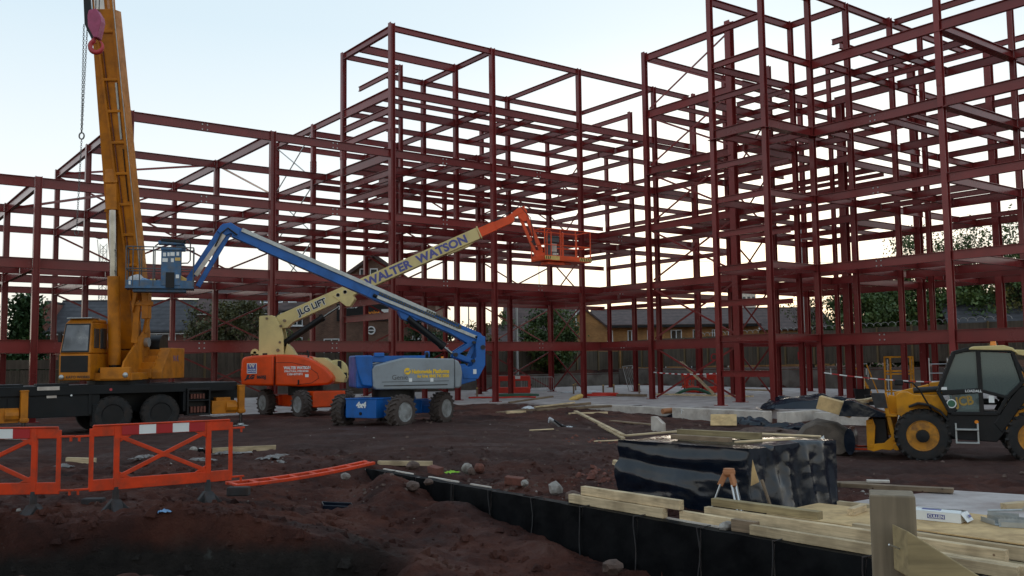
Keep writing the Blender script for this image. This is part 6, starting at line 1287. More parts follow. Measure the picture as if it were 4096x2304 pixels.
# carriage with forks
m = MB(); m.bar((-1.02, .5, 1.62), (-.80, .5, .45), .1, .24, (0, 1, 0)); m.bar((-1.02, 1.5, 1.62), (-.80, 1.5, .45), .1, .24, (0, 1, 0)); m.prism([(-.78, .62), (-.72, .3), (-.9, .2), (-1.1, .22), (-1.3, .16), (-1.46, .2), (-1.46, .95), (-1.3, 1.0), (-1.24, .8), (-1.28, .35), (-1.05, .38)], .42, .56, 'y'); m.prism([(-1.46, .2), (-1.46, .95), (-1.3, 1.0), (-1.24, .8), (-1.28, .2)], 1.5, 1.62, 'y'); m.box((-1.36, 1.0, .92), (.1, 1.2, .1)); m.box((-1.36, 1.0, .3), (.1, 1.2, .1)); m.cyl((-.75, .3, .3), (-.75, 1.7, .3), .09, n=12); m.box((-1.2, 1.0, 1.08), (1.0, 1.3, .05)); m.build('fork_carriage', M['jcbyel'], JB, bevel=.012)
m = MB(); m.box((-1.95, .6, .2), (1.2, .12, .05)); m.box((-1.95, 1.4, .2), (1.2, .12, .05)); m.build('fork', M['barrier'], JB, bevel=.01)
m = MB(); m.prism([(-1.32, 1.66), (-.98, 1.66), (-.92, 1.28), (-1.22, 1.28)], .3, .36, 'y'); m.build('guard_plate', M['foot'], JB, bevel=.008)
m = MB(); m.prism([(-1.4, .25), (-1.4, 1.0), (-1.0, 1.0), (-.95, .3)], .6, 1.4, 'y'); m.build('headboard', M['black'], JB, bevel=.02)
# its load
TJB = Matrix.Translation((10.27, 23.1, -.45)) @ Rz(R(-24))
ld = empty('bulk_bag', TJB @ Vector((-2.52, .9, .30)), R(-24), 'muddy brown fabric bulk bag slumped on the loader forks', 'bag')
m = MB(); rings = []; bp_ = [(-.95, -.05), (-.55, .48), (-.2, .66), (.3, .56), (.70, .30), (.78, -.12), (.50, -.3), (-.1, -.28), (-.85, -.26)]
for k in range(9):
    y = -.55 + 1.1 * k / 8; sc_ = 1 - .18 * (abs(y) / .55) ** 3
    rings.append([(x * sc_ + .04 * mnoise.noise(Vector((x * 3, y * 3, 1))), y + .04 * mnoise.noise(Vector((x * 3, z * 4, 7))), z * sc_ + .05 * mnoise.noise(Vector((x * 3, y * 4, z * 2)))) for x, z in bp_])
m.loft(rings); m.build('bag', M['tarpgrey'], ld, smooth=40); m = MB(); m.quad((-.15, -.60, .12), (.02, -.60, .26), (.05, -.60, .03), (-.03, -.60, .08)); m.build('label_flap', M['white'], ld)
m = MB(); pts = [(.45, -.5), (.55, .0), (.5, .5)]
m.loft([[(.66 + .14 * math.cos(t), y, .12 + .34 * math.sin(t)) for t in np.linspace(0, 2 * math.pi, 14, endpoint=False)] for y in (-.75, -.2, .4)]); m.build('black_roll', M['poly'], ld, smooth=60)
pb = MB().box((0, 0, 0), (.86, .6, .34), (0, R(16), 0)).build('plywood_crate', M['ply'], bevel=.01); pb.matrix_world = TJB @ Matrix.Translation((-2.2, .5, 1.30)); tag(pb, 'plywood crate tipped on top of the loader load', 'crate')
bb = MB(); bb.prism([(-.35, -.18), (-.2, .22), (.0, .22), (.78, -.1), (.78, -.2)], -.4, .4, 'y'); bb = bb.build('black_box', M['poly'], bevel=.01); bb.matrix_world = TJB @ Matrix.Translation((-1.75, .5, 1.25)); tag(bb, 'black wedge shaped box on the loader forks', 'box')
for i in range(5):
    w = MB().bar((-.5, 0, 0), (.5, .1, .02), .12, .04).build('offcut', M['pine'], bevel=.004); w.matrix_world = TJB @ Matrix.Translation((-1.9 + .2 * i, .9 + .12 * i, 1.38 + .03 * i)) @ Rz(i * .4); tag(w, ['leftmost timber offcut on the loader load', 'second timber offcut from the left on the loader load', 'middle timber offcut on the loader load', 'fourth timber offcut, next to the guard plate, on the loader load', 'rightmost timber offcut by the loader guard plate'][i], 'timber', 'offcuts on the loader load')
# ------------------------------------------------------------------ site objects
def chapter8(name, loc, rz, label, tilt=0.0):
    """orange plastic barrier panel, 2.0 x 0.9 m, on two grey feet"""
    o = empty(name, loc, rz, label, 'barrier', 'orange plastic barriers'); o.rotation_euler = (0, tilt, rz)
    L_, zb, zt = 2.0, .30, 1.2
    m = MB()
    m.box((L_ / 2, 0, zt - .07), (L_ - .08, .035, .15)); m.box((L_ / 2, 0, zb + .08), (L_ - .02, .035, .16))
    m.box((L_ / 2, -.005, zt + .008), (L_ - .1, .06, .02))
    for x in (.03, L_ - .03): m.box((x, 0, (zb + zt) / 2), (.06, .034, zt - zb - .06))
    for x in (.36, L_ - .36): m.box((x, 0, (zb + zt) / 2), (.075, .05, zt - zb))
    z0, z1 = zb + .16, zt - .15
    m.bar((.38, 0, z0 + .01), (L_ - .38, 0, z1), .03, .06); m.bar((.38, 0, z1), (L_ - .38, 0, z0 + .01), .029, .06)
    m.box((L_ / 2, 0, (z0 + z1) / 2), (.14, .031, .08))
    for x, z, sx, sz in ((.40, z1, 1, -1), (L_ - .40, z1, -1, -1), (.40, z0, 1, 1), (L_ - .40, z0, -1, 1)): m.prism([(x, z), (x + sx * .16, z), (x, z + sz * .09)], -.014, .014, 'y')
    m.build('panel', M['barrier'], o, bevel=.008)
    for i in range(5):
        MB().box((.42 + .232 * i + .116, -.022, zt - .072), (.231, .006, .13)).build('reflective_band', M['redtape'] if i % 2 == 0 else M['white'], o)
    m = MB()
    for x, z, s in ((-.08, zt - .13, -1), (L_ + .08, zt - .12, 1), (-.08, zb + .04, -1), (L_ + .08, zb + .05, 1)): m.box((x, 0, z), (.2, .03, .028)); m.box((x + s * .05, 0, z - .03), (.03, .03, .08))
    m.build('connector', M['barrier'], o, bevel=.005)
    for x in (.36, L_ - .36):
        m = MB(); m.cyl((x, 0, .14), (x, 0, .34), .05, .04, 10); m.prism([(x - .05, .17), (x + .05, .17), (x + .2, 0), (x - .2, 0)], -.06, .06, 'y'); m.prism([(-.06, .16), (.06, .16), (.30, -.01), (-.30, -.01)], x - .07, x + .07, 'x'); m.build('foot', M['foot'], o, bevel=.01)
    return o
b1 = chapter8('plastic_barrier', (-5.92, 13.0, .10), math.atan2(1.1, 1.65), 'orange plastic barrier with red and white band in front of the crane wheels')
b2 = chapter8('plastic_barrier', (-8.22, 12.78, .10), R(1), 'orange plastic barrier cut off by the left frame edge')
bl = MB().box((0, 0, .0), (.34, .16, .14)).build('rubber_block', M['foot'], bevel=.02); bl.location = (-4.3, 14.6, .17); tag(bl, 'dark rubber block behind the right foot of the long barrier', 'block')
bl2 = MB().box((0, 0, .0), (.3, .16, .16)).build('rubber_block', M['foot'], bevel=.02); bl2.location = (-6.02, 13.4, .18); tag(bl2, 'dark rubber block between the two orange barriers', 'block')
# fallen barrier lying bent on the ground
fb = empty('fallen_barrier', (-4.62, 15.25, .17), math.atan2(1.55, 2.05), 'bent orange barrier lying flat beside the end of the membrane wall', 'barrier')
m = MB(); n = 14; zz = lambda t: .02 + .17 * t * t
for y in (-.22, .22):
    for i in range(n): t0, t1 = i / n, (i + 1) / n; m.bar((t0 * 2.55, y * (1 - .35 * t0), zz(t0)), (t1 * 2.55, y * (1 - .35 * t1), zz(t1)), .10, .05)
for i in range(8): t = .02 + i * .137; m.bar((t * 2.55, -.22 * (1 - .35 * t), zz(t)), (t * 2.55, .22 * (1 - .35 * t), zz(t)), .07, .04)
m.build('panel', M['barrier'], fb, bevel=.008)
# red water-filled barriers on the slab
def rbarrier(p0, p1, label):
    p0 = Vector(p0); p1 = Vector(p1); d = p1 - p0; L_ = d.length; o = empty('road_barrier', p0, math.atan2(d.y, d.x), label, 'barrier', 'red road barriers on the slab')
    m = MB(); m.box((L_ / 2, 0, 1.0), (L_, .14, .34)); m.box((L_ / 2, 0, .22), (L_, .3, .4))
    for x in (.06, L_ / 2, L_ - .06): m.box((x, 0, .6), (.2, .16, .7))
    m.build('body', M['redplastic'], o, bevel=.06, seg=3); MB().box((L_ * .62, -.08, 1.06), (.34, .01, .2)).build('white_band', M['white'], o); MB().box((L_ + .05, 0, .55), (.1, .08, .1)).build('lug', M['black'], o); return o
rbarrier((-1.05, 62.4, 0), (1.15, 62.2, 0), 'red plastic road barrier behind the second front column')
rbarrier((11.1, 59.6, 0), (12.75, 58.2, 0), 'red plastic road barrier leaning behind the crossed bracing')
o = chapter8('plastic_barrier', b2w(22.0, 1.2, 0), YAW + R(20), 'distant orange barrier panel right of the crossed bracing')
# steel crowd barrier
sb = empty('crowd_barrier', (0.55, 63.6, 0), R(-2), 'galvanised steel crowd barrier behind the red road barrier', 'barrier')
m = MB(); m.tube([(0, 0, .2), (0, 0, .95), (.08, 0, 1.05), (2.12, 0, 1.05), (2.2, 0, .95), (2.2, 0, .2), (2.1, 0, .12), (.1, 0, .12)], .022, 6, closed=True)
for i in range(18): m.tube([(.12 + i * .115, 0, .12), (.12 + i * .115, 0, 1.05)], .009, 4)
m.bar((.2, -.25, 0), (.2, .25, 0), .04); m.bar((1.9, -.25, 0), (1.9, .25, 0), .04); m.bar((1.9, -.25, 0), (1.9, 0, .2), .03); m.build('frame', M['galv'], sb)
# hoses on the slab
def hose(name, label, pts, r, mat, loops=0):
    m = MB(); m.tube(pts, r, 6); return tag(m.build(name, M[mat], smooth=60), label, 'hose')
hose('hose', 'green hose coiled on the slab by the red barrier', [(.2 + 1.3 * math.cos(t) * (1 + .1 * math.sin(3 * t)), 56.9 + .9 * math.sin(t), .05 + .02 * t / 6) for t in np.linspace(0, 18.5, 70)], .05, 'hose_g')
hose('hose', 'red hose lying along the slab left of the green coil', [(-2.6 + .3 * i, 54.4 + .35 * math.sin(i * .8), .05) for i in range(14)], .05, 'redplastic')
hose('hose', 'red hose heaped near the third front column', [(5.2 + .9 * math.cos(t) * (1 + .2 * math.sin(2 * t)), 54.6 + .45 * math.sin(t), .05 + .01 * t) for t in np.linspace(0, 15, 50)], .045, 'redplastic')
hose('hose', 'short green hose with red and white end among the ladders', [(9.6 + i * .25, 55.0 - .1 * i, .05 + .35 * math.sin(i / 8 * math.pi)) for i in range(9)], .1, 'hose_g')
# wooden pegs
PGL = ['leftmost wooden peg on the slab, left of the red hose end', 'wooden peg on the slab just left of the second front column', 'wooden peg on the slab right of the third front column', 'wooden peg on the slab by the white sheet', 'left of two wooden pegs in front of the crowd barrier end', 'right of two wooden pegs in front of the crowd barrier end', 'far wooden peg beside the crowd barrier', 'wooden peg on the slab before the pale mesh panel']
for i, (x, y) in enumerate(((-2.15, 55.2), (-1.1, 55.6), (5.6, 57.8), (6.3, 58.2), (3.9, 60), (4.7, 60.4), (4.2, 62.5), (8.0, 59.0))):
    o = MB().box((0, 0, .28), (.1, .1, .56)).build('peg', M['oldwood'], bevel=.01); o.location = (x, y, 0); tag(o, PGL[i], 'peg', 'wooden pegs on the slab')
    m = MB().box((0, 0, .585), (.1, .1, .05)).build('painted_top', M['bagyel'], o)
# ladders and leaning timbers
def ladder(p0, p1, label, w=.38, mat='pine', step=.3):
    p0 = Vector(p0); p1 = Vector(p1); d = p1 - p0; L_ = d.length; dn = d.normalized(); s = Vector((-dn.y, dn.x, 0)).normalized() * w / 2
    o = empty('ladder', p0, 0, label, 'ladder'); z = Vector()
    m = MB(); m.bar(-s, d - s, .05, .08); m.build('stile', M[mat], o); m = MB(); m.bar(s, d + s, .05, .08); m.build('stile', M[mat], o)
    m = MB(); k = int(L_ / step)
    for i in range(k): m.cyl(dn * (i + .5) * step - s, dn * (i + .5) * step + s, .018, n=6)
    m.build('rung', M['alu'], o); return o
ladder((8.4, 54.4, .12), (12.7, 49.6, .12), 'timber ladder lying across the slab by the stair tower')
ladder((13.5, 57.5, .25), (15.6, 54.2, .25), 'second ladder lying on edge beside the dark tarpaulin')
ladder((11.55, 53.2, .05), (9.9, 54.6, 2.0), 'timber ladder leaning up against the crossed bracing', .22)
# hazard tape
def tape(pts, label):
    o = empty('hazard_tape', (0, 0, 0), 0, label, 'tape', 'red and white hazard tape')
    mr = MB(); mw = MB(); n = 26
    P = [Vector(pts[0]).lerp(Vector(pts[1]), i / n) - Vector((0, 0, pts[2] * 4 * (i / n) * (1 - i / n))) for i in range(n + 1)]
    for i in range(n): (mr if i % 2 else mw).bar(P[i], P[i + 1], .012, .05)
    mr.build('red_band', M['redtape'], o); mw.build('white_band', M['white'], o)
q0 = b2w(13.85, -4.25, 1.45); q1 = b2w(13.75, -10.0, 1.5); tape((q0, q1, .12), 'red and white hazard tape strung across the crossed bracing')
q0 = b2w(13.95, -14.85, 1.45); q1 = b2w(20.4, -20.7, 1.05); tape((q0, q1, .25), 'red and white hazard tape sagging across the right wing')
# yellow access gate and steps
yg = empty('access_platform', (19.2, 47.9, 0), R(-12), 'yellow tubular access platform with gate standing on the slab', 'platform')
m = MB()
for x in (0, .28, 1.25, 1.37): m.bar((x, 0, 0), (x, 0, 2.15), .085)
for z in (2.12, 1.25, .35, 1.4): m.bar((0, 0, z), (1.35, 0, z), .08)
m.bar((.3, 0, 1.4), (.3, 0, 2.1), .04); m.build('gate_frame', M['jcbyel'], yg)
m = MB(); m.bar((.15, .03, .1), (.15, .03, 2.0), .05); m.bar((1.31, .04, .2), (1.31, .04, 2.0), .05); m.build('slide_rail', M['galv'], yg)
ys = empty('access_steps', (17.3, 46.6, 0), R(-12), 'yellow access steps with handrail beside the bucket', 'steps')
m = MB(); m.bar((0.0, 0, 1.6), (.75, 0, .05), .06); m.bar((0, .5, 1.6), (.75, .5, .05), .06); m.bar((0.45, 0, 1.75), (.95, 0, .3), .05)
for i in range(5): m.box((.1 + i * .15, .25, 1.3 - i * .3), (.2, .5, .03))
m.build('stringer', M['jcbyel'], ys); m = MB(); m.tube([(0, 0, 1.55), (.1, 0, 1.8), (.45, 0, 1.8), (.5, 0, 1.6), (.5, 0, 1.0)], .022, 6); m.build('handrail', M['alu'], ys)
# aluminium tower frames
at = empty('scaffold_tower', (20.6, 45.9, 0), R(-10), 'aluminium scaffold tower frames standing behind the telehandler cab', 'scaffold')
m = MB()
for x in (0, .85, 2.6): m.tube([(x, 0, 0), (x, 0, 2.05)], .026, 8)
for z in (.4, .9, 1.3, 1.75): m.tube([(0, 0, z), (.85, 0, z)], .024, 6)
for z in (1.95, 1.75, .85): m.tube([(.85, .05, z), (3.1, .3, z)], .026, 6)
for x in (.8, 1.35, 1.75, 2.1): m.tube([(x, .1, 0), (x, .1, .85)], .018, 6)
m.tube([(1.35, .1, 0), (1.75, .1, .85)], .018, 6); m.tube([(1.75, .1, .85), (2.3, .1, 0)], .018, 6); m.build('frame', M['alu'], at)
# bucket with spade
bu = empty('bucket', (16.3, 43.4, 0), 0, 'black bin with a spade handle standing up in it', 'bucket')
m = MB(); m.lathe((0, 0, 0), (0, 0, 1), [(0, .30), (.62, .38), (.66, .40), (.62, .36), (.1, .28)], 18); m.build('bin', M['black'], bu, smooth=40); m = MB(); m.cyl((.1, 0, .2), (.12, 0, 1.15), .02, n=6); m.bar((.04, 0, 1.17), (.2, 0, 1.17), .03); m.build('spade_handle', M['pine'], bu)
bu2 = MB(); bu2.lathe((0, 0, 0), (0, 0, 1), [(0, .2), (.42, .26), (.44, .28), (.4, .22)], 16); bu2 = bu2.build('bucket', M['black'], smooth=40); bu2.location = (16.0, 41.6, 0); tag(bu2, 'small black bucket right of the taller bin', 'bucket')
# hanging ties on the right retaining wall
for i, b in enumerate(np.arange(-2, -24, -1.35)):
    o = MB().bar((0, 0, 0), (0, 0, -.42), .04).build('wall_tie', M['alu']); o.location = b2w(33.5, b, 1.38); tag(o, 'short pale shutter tie hanging from the right retaining wall', 'tie', 'wall ties')
# dark tarpaulin heap on the slab, and loose sheeting along its edge
def heap(name, mat, c, sx, sy, h, seed, label, rz=0, cat='sheeting', amp=.3, n=26):
    vs = []; fs = []
    for i in range(n + 1):
        for j in range(n + 1):
            u, v = i / n * 2 - 1, j / n * 2 - 1; r = math.hypot(u, v); e = max(0, 1 - r * r) ** .6
            k = 1 + amp * mnoise.noise(Vector((u * 2.2, v * 2.2, seed)))
            z = h * e * (0.75 + .9 * abs(mnoise.noise(Vector((u * 1.7 + seed, v * 1.7, 3))))) + .035 * mnoise.noise(Vector((u * 7, v * 7, seed))) + .01
            vs.append((u * sx * k, v * sy * k, z))
    for i in range(n):
        for j in range(n): a = i * (n + 1) + j; fs.append((a, a + n + 1, a + n + 2, a + 1))
    m = MB(); m.add(vs, fs); o = m.build(name, M[mat], smooth=70, fix=False); o.location = c; o.rotation_euler = (0, 0, rz); return tag(o, label, cat)
heap('tarpaulin', 'poly', (12.6, 39.8, -.02), 2.1, 1.0, .62, 3.1, 'dark tarpaulin heaped over materials on the slab right of the stair tower', R(-10), 'tarpaulin')
heap('polythene_sheet', 'poly', (6.0, 43.2, -.30), 1.9, .55, .32, 7.7, 'crumpled black polythene along the slab edge', R(-50), 'sheet', .5)
heap('polythene_sheet', 'poly', (7.6, 40.6, -.36), 1.0, .5, .24, 9.2, 'crumpled black polythene beside the pale concrete corner', R(-35), 'sheet', .5)
heap('polythene_sheet', 'poly', (10.1, 33.4, -.42), 1.0, .5, .22, 12.2, 'black polythene draped over the foundation behind the loader', R(-20), 'sheet', .5)
heap('polythene_sheet', 'poly', (9.2, 36.0, -.42), .8, .4, .3, 14.2, 'black polythene flap against the pale foundation wall', R(-40), 'sheet', .5)
heap('plastic_sheet', 'bag', (4.6, 62.5, .0), 1.3, .5, .12, 21, 'crumpled white plastic sheet on the slab near the steel crowd barrier', 0, 'sheet')
heap('rubble_heap', 'stone', (8.6, 31.6, -.42), 1.1, .6, .22, 23, 'low heap of reddish broken slabs in front of the loader', R(-15), 'rubble', .6)
yb = MB(); yb.lathe((0, 0, .12), (1, 0, .35), [(-.4, .05), (-.25, .13), (.1, .15), (.35, .12), (.42, .02)], 10); yb = yb.build('yellow_sack', M['bagyel'], smooth=50); yb.location = (3.4, 50.5, 0); tag(yb, 'yellow sack lying at the foot of the third front column', 'sack')
# wire mesh sheet standing on slab
mp_ = empty('mesh_panel', (8.0, 64.2, 0), R(20), 'pale mesh panel standing on the slab before the low retaining wall', 'panel'); m = MB(); m.bar((0, 0, 0), (-.45, 0, 1.7), .04); m.bar((.9, 0, 0), (.3, 0, 1.75), .04); m.bar((-.45, 0, 1.7), (.3, 0, 1.75), .04); m.bar((.5, .3, 0), (0, 0, .9), .03)
for i in range(6): m.bar((.15 * i, 0, .02), (-.45 + .125 * i, 0, 1.68), .012)
m.build('frame', M['galv'], mp_)

# ------------------------------------------------------------------ timber
def timber(label, p0, p1, w, h, mat='pine', name='timber', group=None, cat='timber', roll=0.0):
    p0 = Vector(p0); p1 = Vector(p1); d = p1 - p0; L_ = d.length
    m = MB(); m.box((L_ / 2, 0, 0), (L_, w, h)); o = m.build(name, M[mat], bevel=.006)
    q = d.to_track_quat('X', 'Z'); o.rotation_mode = 'QUATERNION'; o.rotation_quaternion = q @ Matrix.Rotation(roll, 3, 'X').to_quaternion(); o.location = p0
    return tag(o, label, cat, group)
wp = wallpt
ZT = -.03
timber('upper of two pale timbers stacked on the wall left of the rock', wp(6.52, .23, ZT + .20), wp(8.5, .25, ZT + .20), .10, .13)
timber('lower of two pale timbers stacked on the wall left of the rock', wp(6.30, .17, ZT + .065), wp(8.25, .19, ZT + .065), .10, .13)
timber('grey weathered timber on top of the pile below the tripod', wp(8.75, .62, ZT + .24), wp(10.35, .70, ZT + .24), .13, .10, 'greenwood')
timber('long pale timber under the grey one below the tripod', wp(8.7, .52, ZT + .11), wp(12.6, .62, ZT + .11), .10, .14)
timber('short pale timber end showing right of the rock', wp(8.45, .30, ZT + .06), wp(9.55, .32, ZT + .06), .09, .12)
timber('brown packing block between the pale timbers on the wall', wp(9.42, .20, ZT + .07), wp(9.78, .22, ZT + .07), .10, .15, 'oldwood')
timber('long pale timber lying along the front edge of the wall', wp(9.75, .14, ZT + .06), wp(12.9, .20, ZT + .06), .08, .12)
timber('long pale beam along the front of the plywood platform', wp(10.6, 1.02, .045), wp(14.2, 1.10, .045), .09, .145)
timber('greenish tanalised timber under the platform beam', wp(11.6, .72, -.03), wp(12.95, .74, -.03), .12, .09, 'greenwood')
timber('pale timber with dark knot on the wall at lower right', wp(11.55, .32, ZT + .055), wp(13.15, .36, ZT + .055), .10, .11)
timber('pale timber along the back of the plywood platform', wp(9.9, 2.70, .06), wp(14.5, 2.78, .06), .08, .12)
timber('pale timber block lying on the plywood by the post', wp(10.15, 1.65, .13), wp(10.05, 2.1, .13), .09, .09)
timber('short pale timber standing at the corner of the covered stack', wp(9.3, 2.65, .02), wp(10.2, 2.75, .02), .09, .12)
timber('pale timber end with pencil marks at the right edge', (6.25, 12.0, .20), (7.9, 12.3, .28), .12, .09)
timber('grey block holding up the marked timber at the right edge', (6.62, 12.1, .05), (6.98, 12.15, .05), .15, .22, 'oldwood')
timber('dark weathered plank lying on the concrete pad', (5.55, 15.9, -.02), (7.05, 15.05, -.02), .18, .07, 'oldwood')
timber('second dark plank at the edge of the concrete pad', (5.1, 16.1, -.03), (6.2, 15.95, -.03), .2, .08, 'oldwood')
timber('thin pale cut end resting on the dark plank', (6.0, 15.95, .03), (6.35, 15.85, .03), .12, .04, 'concpale')
timber('pale timber lying across the far end of the membrane wall', (-2.86, 19.62, .04), (-1.70, 19.42, .04), .08, .10)
timber('pale timber with dark stamps lying over the wall stub', (-6.85, 21.2, .20), (-5.55, 21.75, .20), .06, .12)
timber('pale plank end in the mud left of the long barrier', (-9.75, 20.35, .10), (-9.1, 20.3, .08), .1, .14)
timber('long plank leaning down from the timber pile', (2.35, 35.3, .22), (3.3, 28.0, -.12), .14, .06)
timber('shorter plank beside the long leaning plank', (2.85, 31.0, .0), (3.25, 27.7, -.18), .12, .05)
timber('grey plank in the mud near the white straps', (.05, 28.95, -.1), (1.4, 29.45, -.08), .16, .08, 'oldwood')
timber('paler plank on the grey plank near the white straps', (.5, 28.9, .0), (1.25, 29.3, .0), .07, .03)
timber('pale stake lying flat behind the covered stack', (2.25, 26.2, -.13), (3.1, 26.5, -.13), .06, .03)
timber('dark plank on the mound at the slab edge', (-.2, 43.5, .22), (1.9, 45.0, .42), .16, .08, 'oldwood')
timber('dark timber lying on the slab by the stair foot', (6.1, 54.5, .1), (7.6, 53.2, .1), .2, .14, 'oldwood')
timber('grey board lying in the mud before the slab edge', (3.7, 35.2, -.15), (5.0, 33.6, -.2), .25, .05, 'oldwood')
pl_ = [((-.7, 38.3, .02), (3.3, 40.0, .30), .2, .1, 'oldwood'), ((.9, 38.3, .12), (4.2, 40.2, .16), .22, .1, 'oldwood'), ((-.6, 38.0, -.05), (1.2, 38.8, -.05), .15, .12, 'greenwood'), ((-.3, 37.8, .08), (.5, 38.1, .08), .12, .1, 'pine'), ((2.2, 37.2, .0), (3.8, 37.7, .0), .12, .12, 'pine'), ((1.9, 36.9, -.05), (2.9, 37.3, -.05), .1, .1, 'oldwood'), ((.9, 38.9, .22), (2.6, 39.6, .36), .16, .06, 'pine')]
LBP = ['longest dark timber at the back of the loose pile before the slab', 'dark timber crossing the right half of the loose pile before the slab', 'greenish timber at the left front of the loose pile before the slab', 'short pale offcut at the left end of the loose pile before the slab', 'pale timber lying right of the loose pile by the long leaning plank', 'short dark timber under the pale one right of the loose pile', 'pale thin board on top of the loose timber pile']
for lb_, (p0, p1, w, h, mt) in zip(LBP, pl_): timber(lb_, p0, p1, w, h, mt, 'timber', 'loose timber pile before the slab')
# timbers weighing down the black stack
TS = .86
timber('long thin batten on the left top edge of the covered stack', (1.85, 15.4, TS + .03), (2.95, 15.9, TS + .06), .07, .03)
timber('thick weathered timber on top of the covered stack', (2.75, 15.55, TS + .06), (3.85, 14.55, TS + .06), .12, .11, 'greenwood')
timber('dark timber in front of the thick one on the covered stack', (2.55, 15.0, TS + .04), (3.3, 14.2, TS + .04), .10, .07, 'oldwood')
timber('long pale batten across the back of the covered stack', (3.6, 15.9, TS + .03), (4.85, 14.75, TS + .03), .06, .03)
timber('pale batten near the front corner of the covered stack', (3.28, 13.85, TS + .04), (4.2, 13.95, TS + .07), .06, .03)
timber('small brown block among the battens on the covered stack', (3.95, 15.0, TS + .03), (4.1, 14.85, TS + .03), .08, .06, 'oldwood')
# plywood
def sheet(label, pts, z, t, mat, name='plywood_sheet', tilt=None):
    m = MB().prism([(p.x, p.y) for p in pts], z - t, z, 'z'); return tag(m.build(name, M[mat], bevel=.004), label, 'sheet')
sheet('plywood sheet forming the platform under the white box', [wp(11.0, 1.07), wp(14.6, 1.17), wp(14.6, 2.66), wp(10.7, 2.62)], .142, .018, 'ply')
sheet('plywood sheet with a red edge between the post and the covered stack', [wp(9.35, .95), wp(10.95, 1.03), wp(10.65, 2.4), wp(9.25, 2.25)], .085, .018, 'ply')
m = MB().prism([(p.x, p.y) for p in (wp(9.5, .945), wp(11.2, 1.042), wp(11.2, 1.055), wp(9.5, .958))], .03, .066, 'z'); tag(m.build('red_strip', M['redtape']), 'thin red edge strip under the plywood sheet', 'strip')
pb = MB().box((0, 0, 0), (.95, .03, .62)).build('plywood_board', M['ply'], bevel=.005); pb.location = (7.8, 34.6, -.13); pb.rotation_euler = (R(-52), 0, R(-14)); tag(pb, 'square plywood board leaning against the pale foundation corner', 'board')
bs = empty('trestle', (0, 0, 0), 0, 'low timber supports under the plywood platform', 'support')
for i, t in enumerate((9.6, 10.4, 11.2, 12.0, 12.8)): p = wp(t, .8); q = MB().box((p.x, p.y, -.07), (.10, .25, .14), -.6).build('prop', M['galv'] if i % 2 else M['oldwood'], bs)
for i, t in enumerate((11.8, 13.0)): p = wp(t, 1.9); q = MB().box((p.x, p.y, .02), (.12, .8, .2), -.6).build('prop', M['oldwood'], bs)
tri = MB().prism([(0, 0), (.12, .06), (.04, .38)], -.012, .012, 'y').build('plywood_offcut', M['ply'], bevel=.003); tri.location = (3.37, 13.36, .32); tri.rotation_euler = (R(6), 0, R(-20)); tag(tri, 'small triangular plywood offcut wedged at the stack corner', 'offcut')
stk = timber('round brown stake leaning against the covered stack', (3.62, 13.05, -.12), (3.5, 13.25, .42), .035, .035, 'oldwood', 'stake', None, 'stake')

# ------------------------------------------------------------------ stack under black polythene
stx = empty('covered_stack', (2.45, 14.95, -.16), 0, 'pallet stack wrapped in glossy black polythene with battens on top', 'stack')
cor = [Vector((1.72, 15.42)), Vector((3.40, 13.52)), Vector((5.05, 14.62)), Vector((3.32, 16.55))]
cen = sum(cor, Vector((0, 0))) / 4
per = []
for i in range(4):
    a, b = cor[i], cor[(i + 1) % 4]
    for k in range(44):
        t = k / 44; per.append(a.lerp(b, t))
def stack_mesh():
    rings = []; base = Vector((2.45, 14.95)); tent = lambda x, c, w: max(0.0, 1 - abs(x - c) / w)
    for lev in range(36):
        ring = []
        for i, p in enumerate(per):
            e = i / 44; side = int(e); f = e - side; d = (p - cen); nrm = d.normalized()
            if lev < 7:      # top, from the middle outwards
                s = .06 + .94 * (lev / 6) ** .8; q = cen + d * s; z = 1.0 + .02 * mnoise.noise(Vector((q.x * 1.7, q.y * 1.7, 1))) - .012 * (lev == 6) + .06 * math.exp(-((q.x - 4.2) ** 2 + (q.y - 14.6) ** 2) * 3)
            else:
                h = (lev - 6) / 29.0; z = 1.0 - 1.08 * h
                if side == 0:   # long swags pulled between the corners
                    w = .03 * tent(h, .13 + .10 * math.sin(f * 3.1), .12) - .03 * tent(h, .30 + .12 * f, .10) + .05 * tent(h, .40 + .22 * math.sin(f * 3.1), .22)
                    w += .06 * tent(f, .55 - .1 * h, .2) * tent(h, .62, .35) - .03 * tent(h, .80 - .3 * f, .12) + .06 * tent(f, .08, .10) * tent(h, .5, .18)
                    w += .04 * mnoise.noise(Vector((f * 2.4, h * 2.6, 2))) + .02 * abs(mnoise.noise(Vector((f * 7 + h * 3, h * 6 - f * 4, 8))))
                else:           # sheet gathered into hanging cones
                    fold = sum(a * tent(f, c + k * h, wd * (.5 + .9 * h)) for c, k, wd, a in ((.08, .02, .07, .5), (.24, .05, .09, 1.0), (.42, -.03, .10, .8), (.60, .03, .08, 1.1), (.80, -.02, .10, .9), (.95, 0, .05, .4)))
                    w = (.02 + .13 * h) * fold - .04 * h + .025 * abs(mnoise.noise(Vector((f * 11, h * 5, 3)))) + .035 * mnoise.noise(Vector((f * 3.5, h * 2, 5 + side)))
                w += .07 * h ** 1.6
                q = p + nrm * (w - .01)
            ring.append((q.x - base.x, q.y - base.y, z))
        rings.append(ring)
    m = MB(); m.loft(rings, True); return m
stack_mesh().build('polythene_wrap', M['poly'], stx, smooth=75)
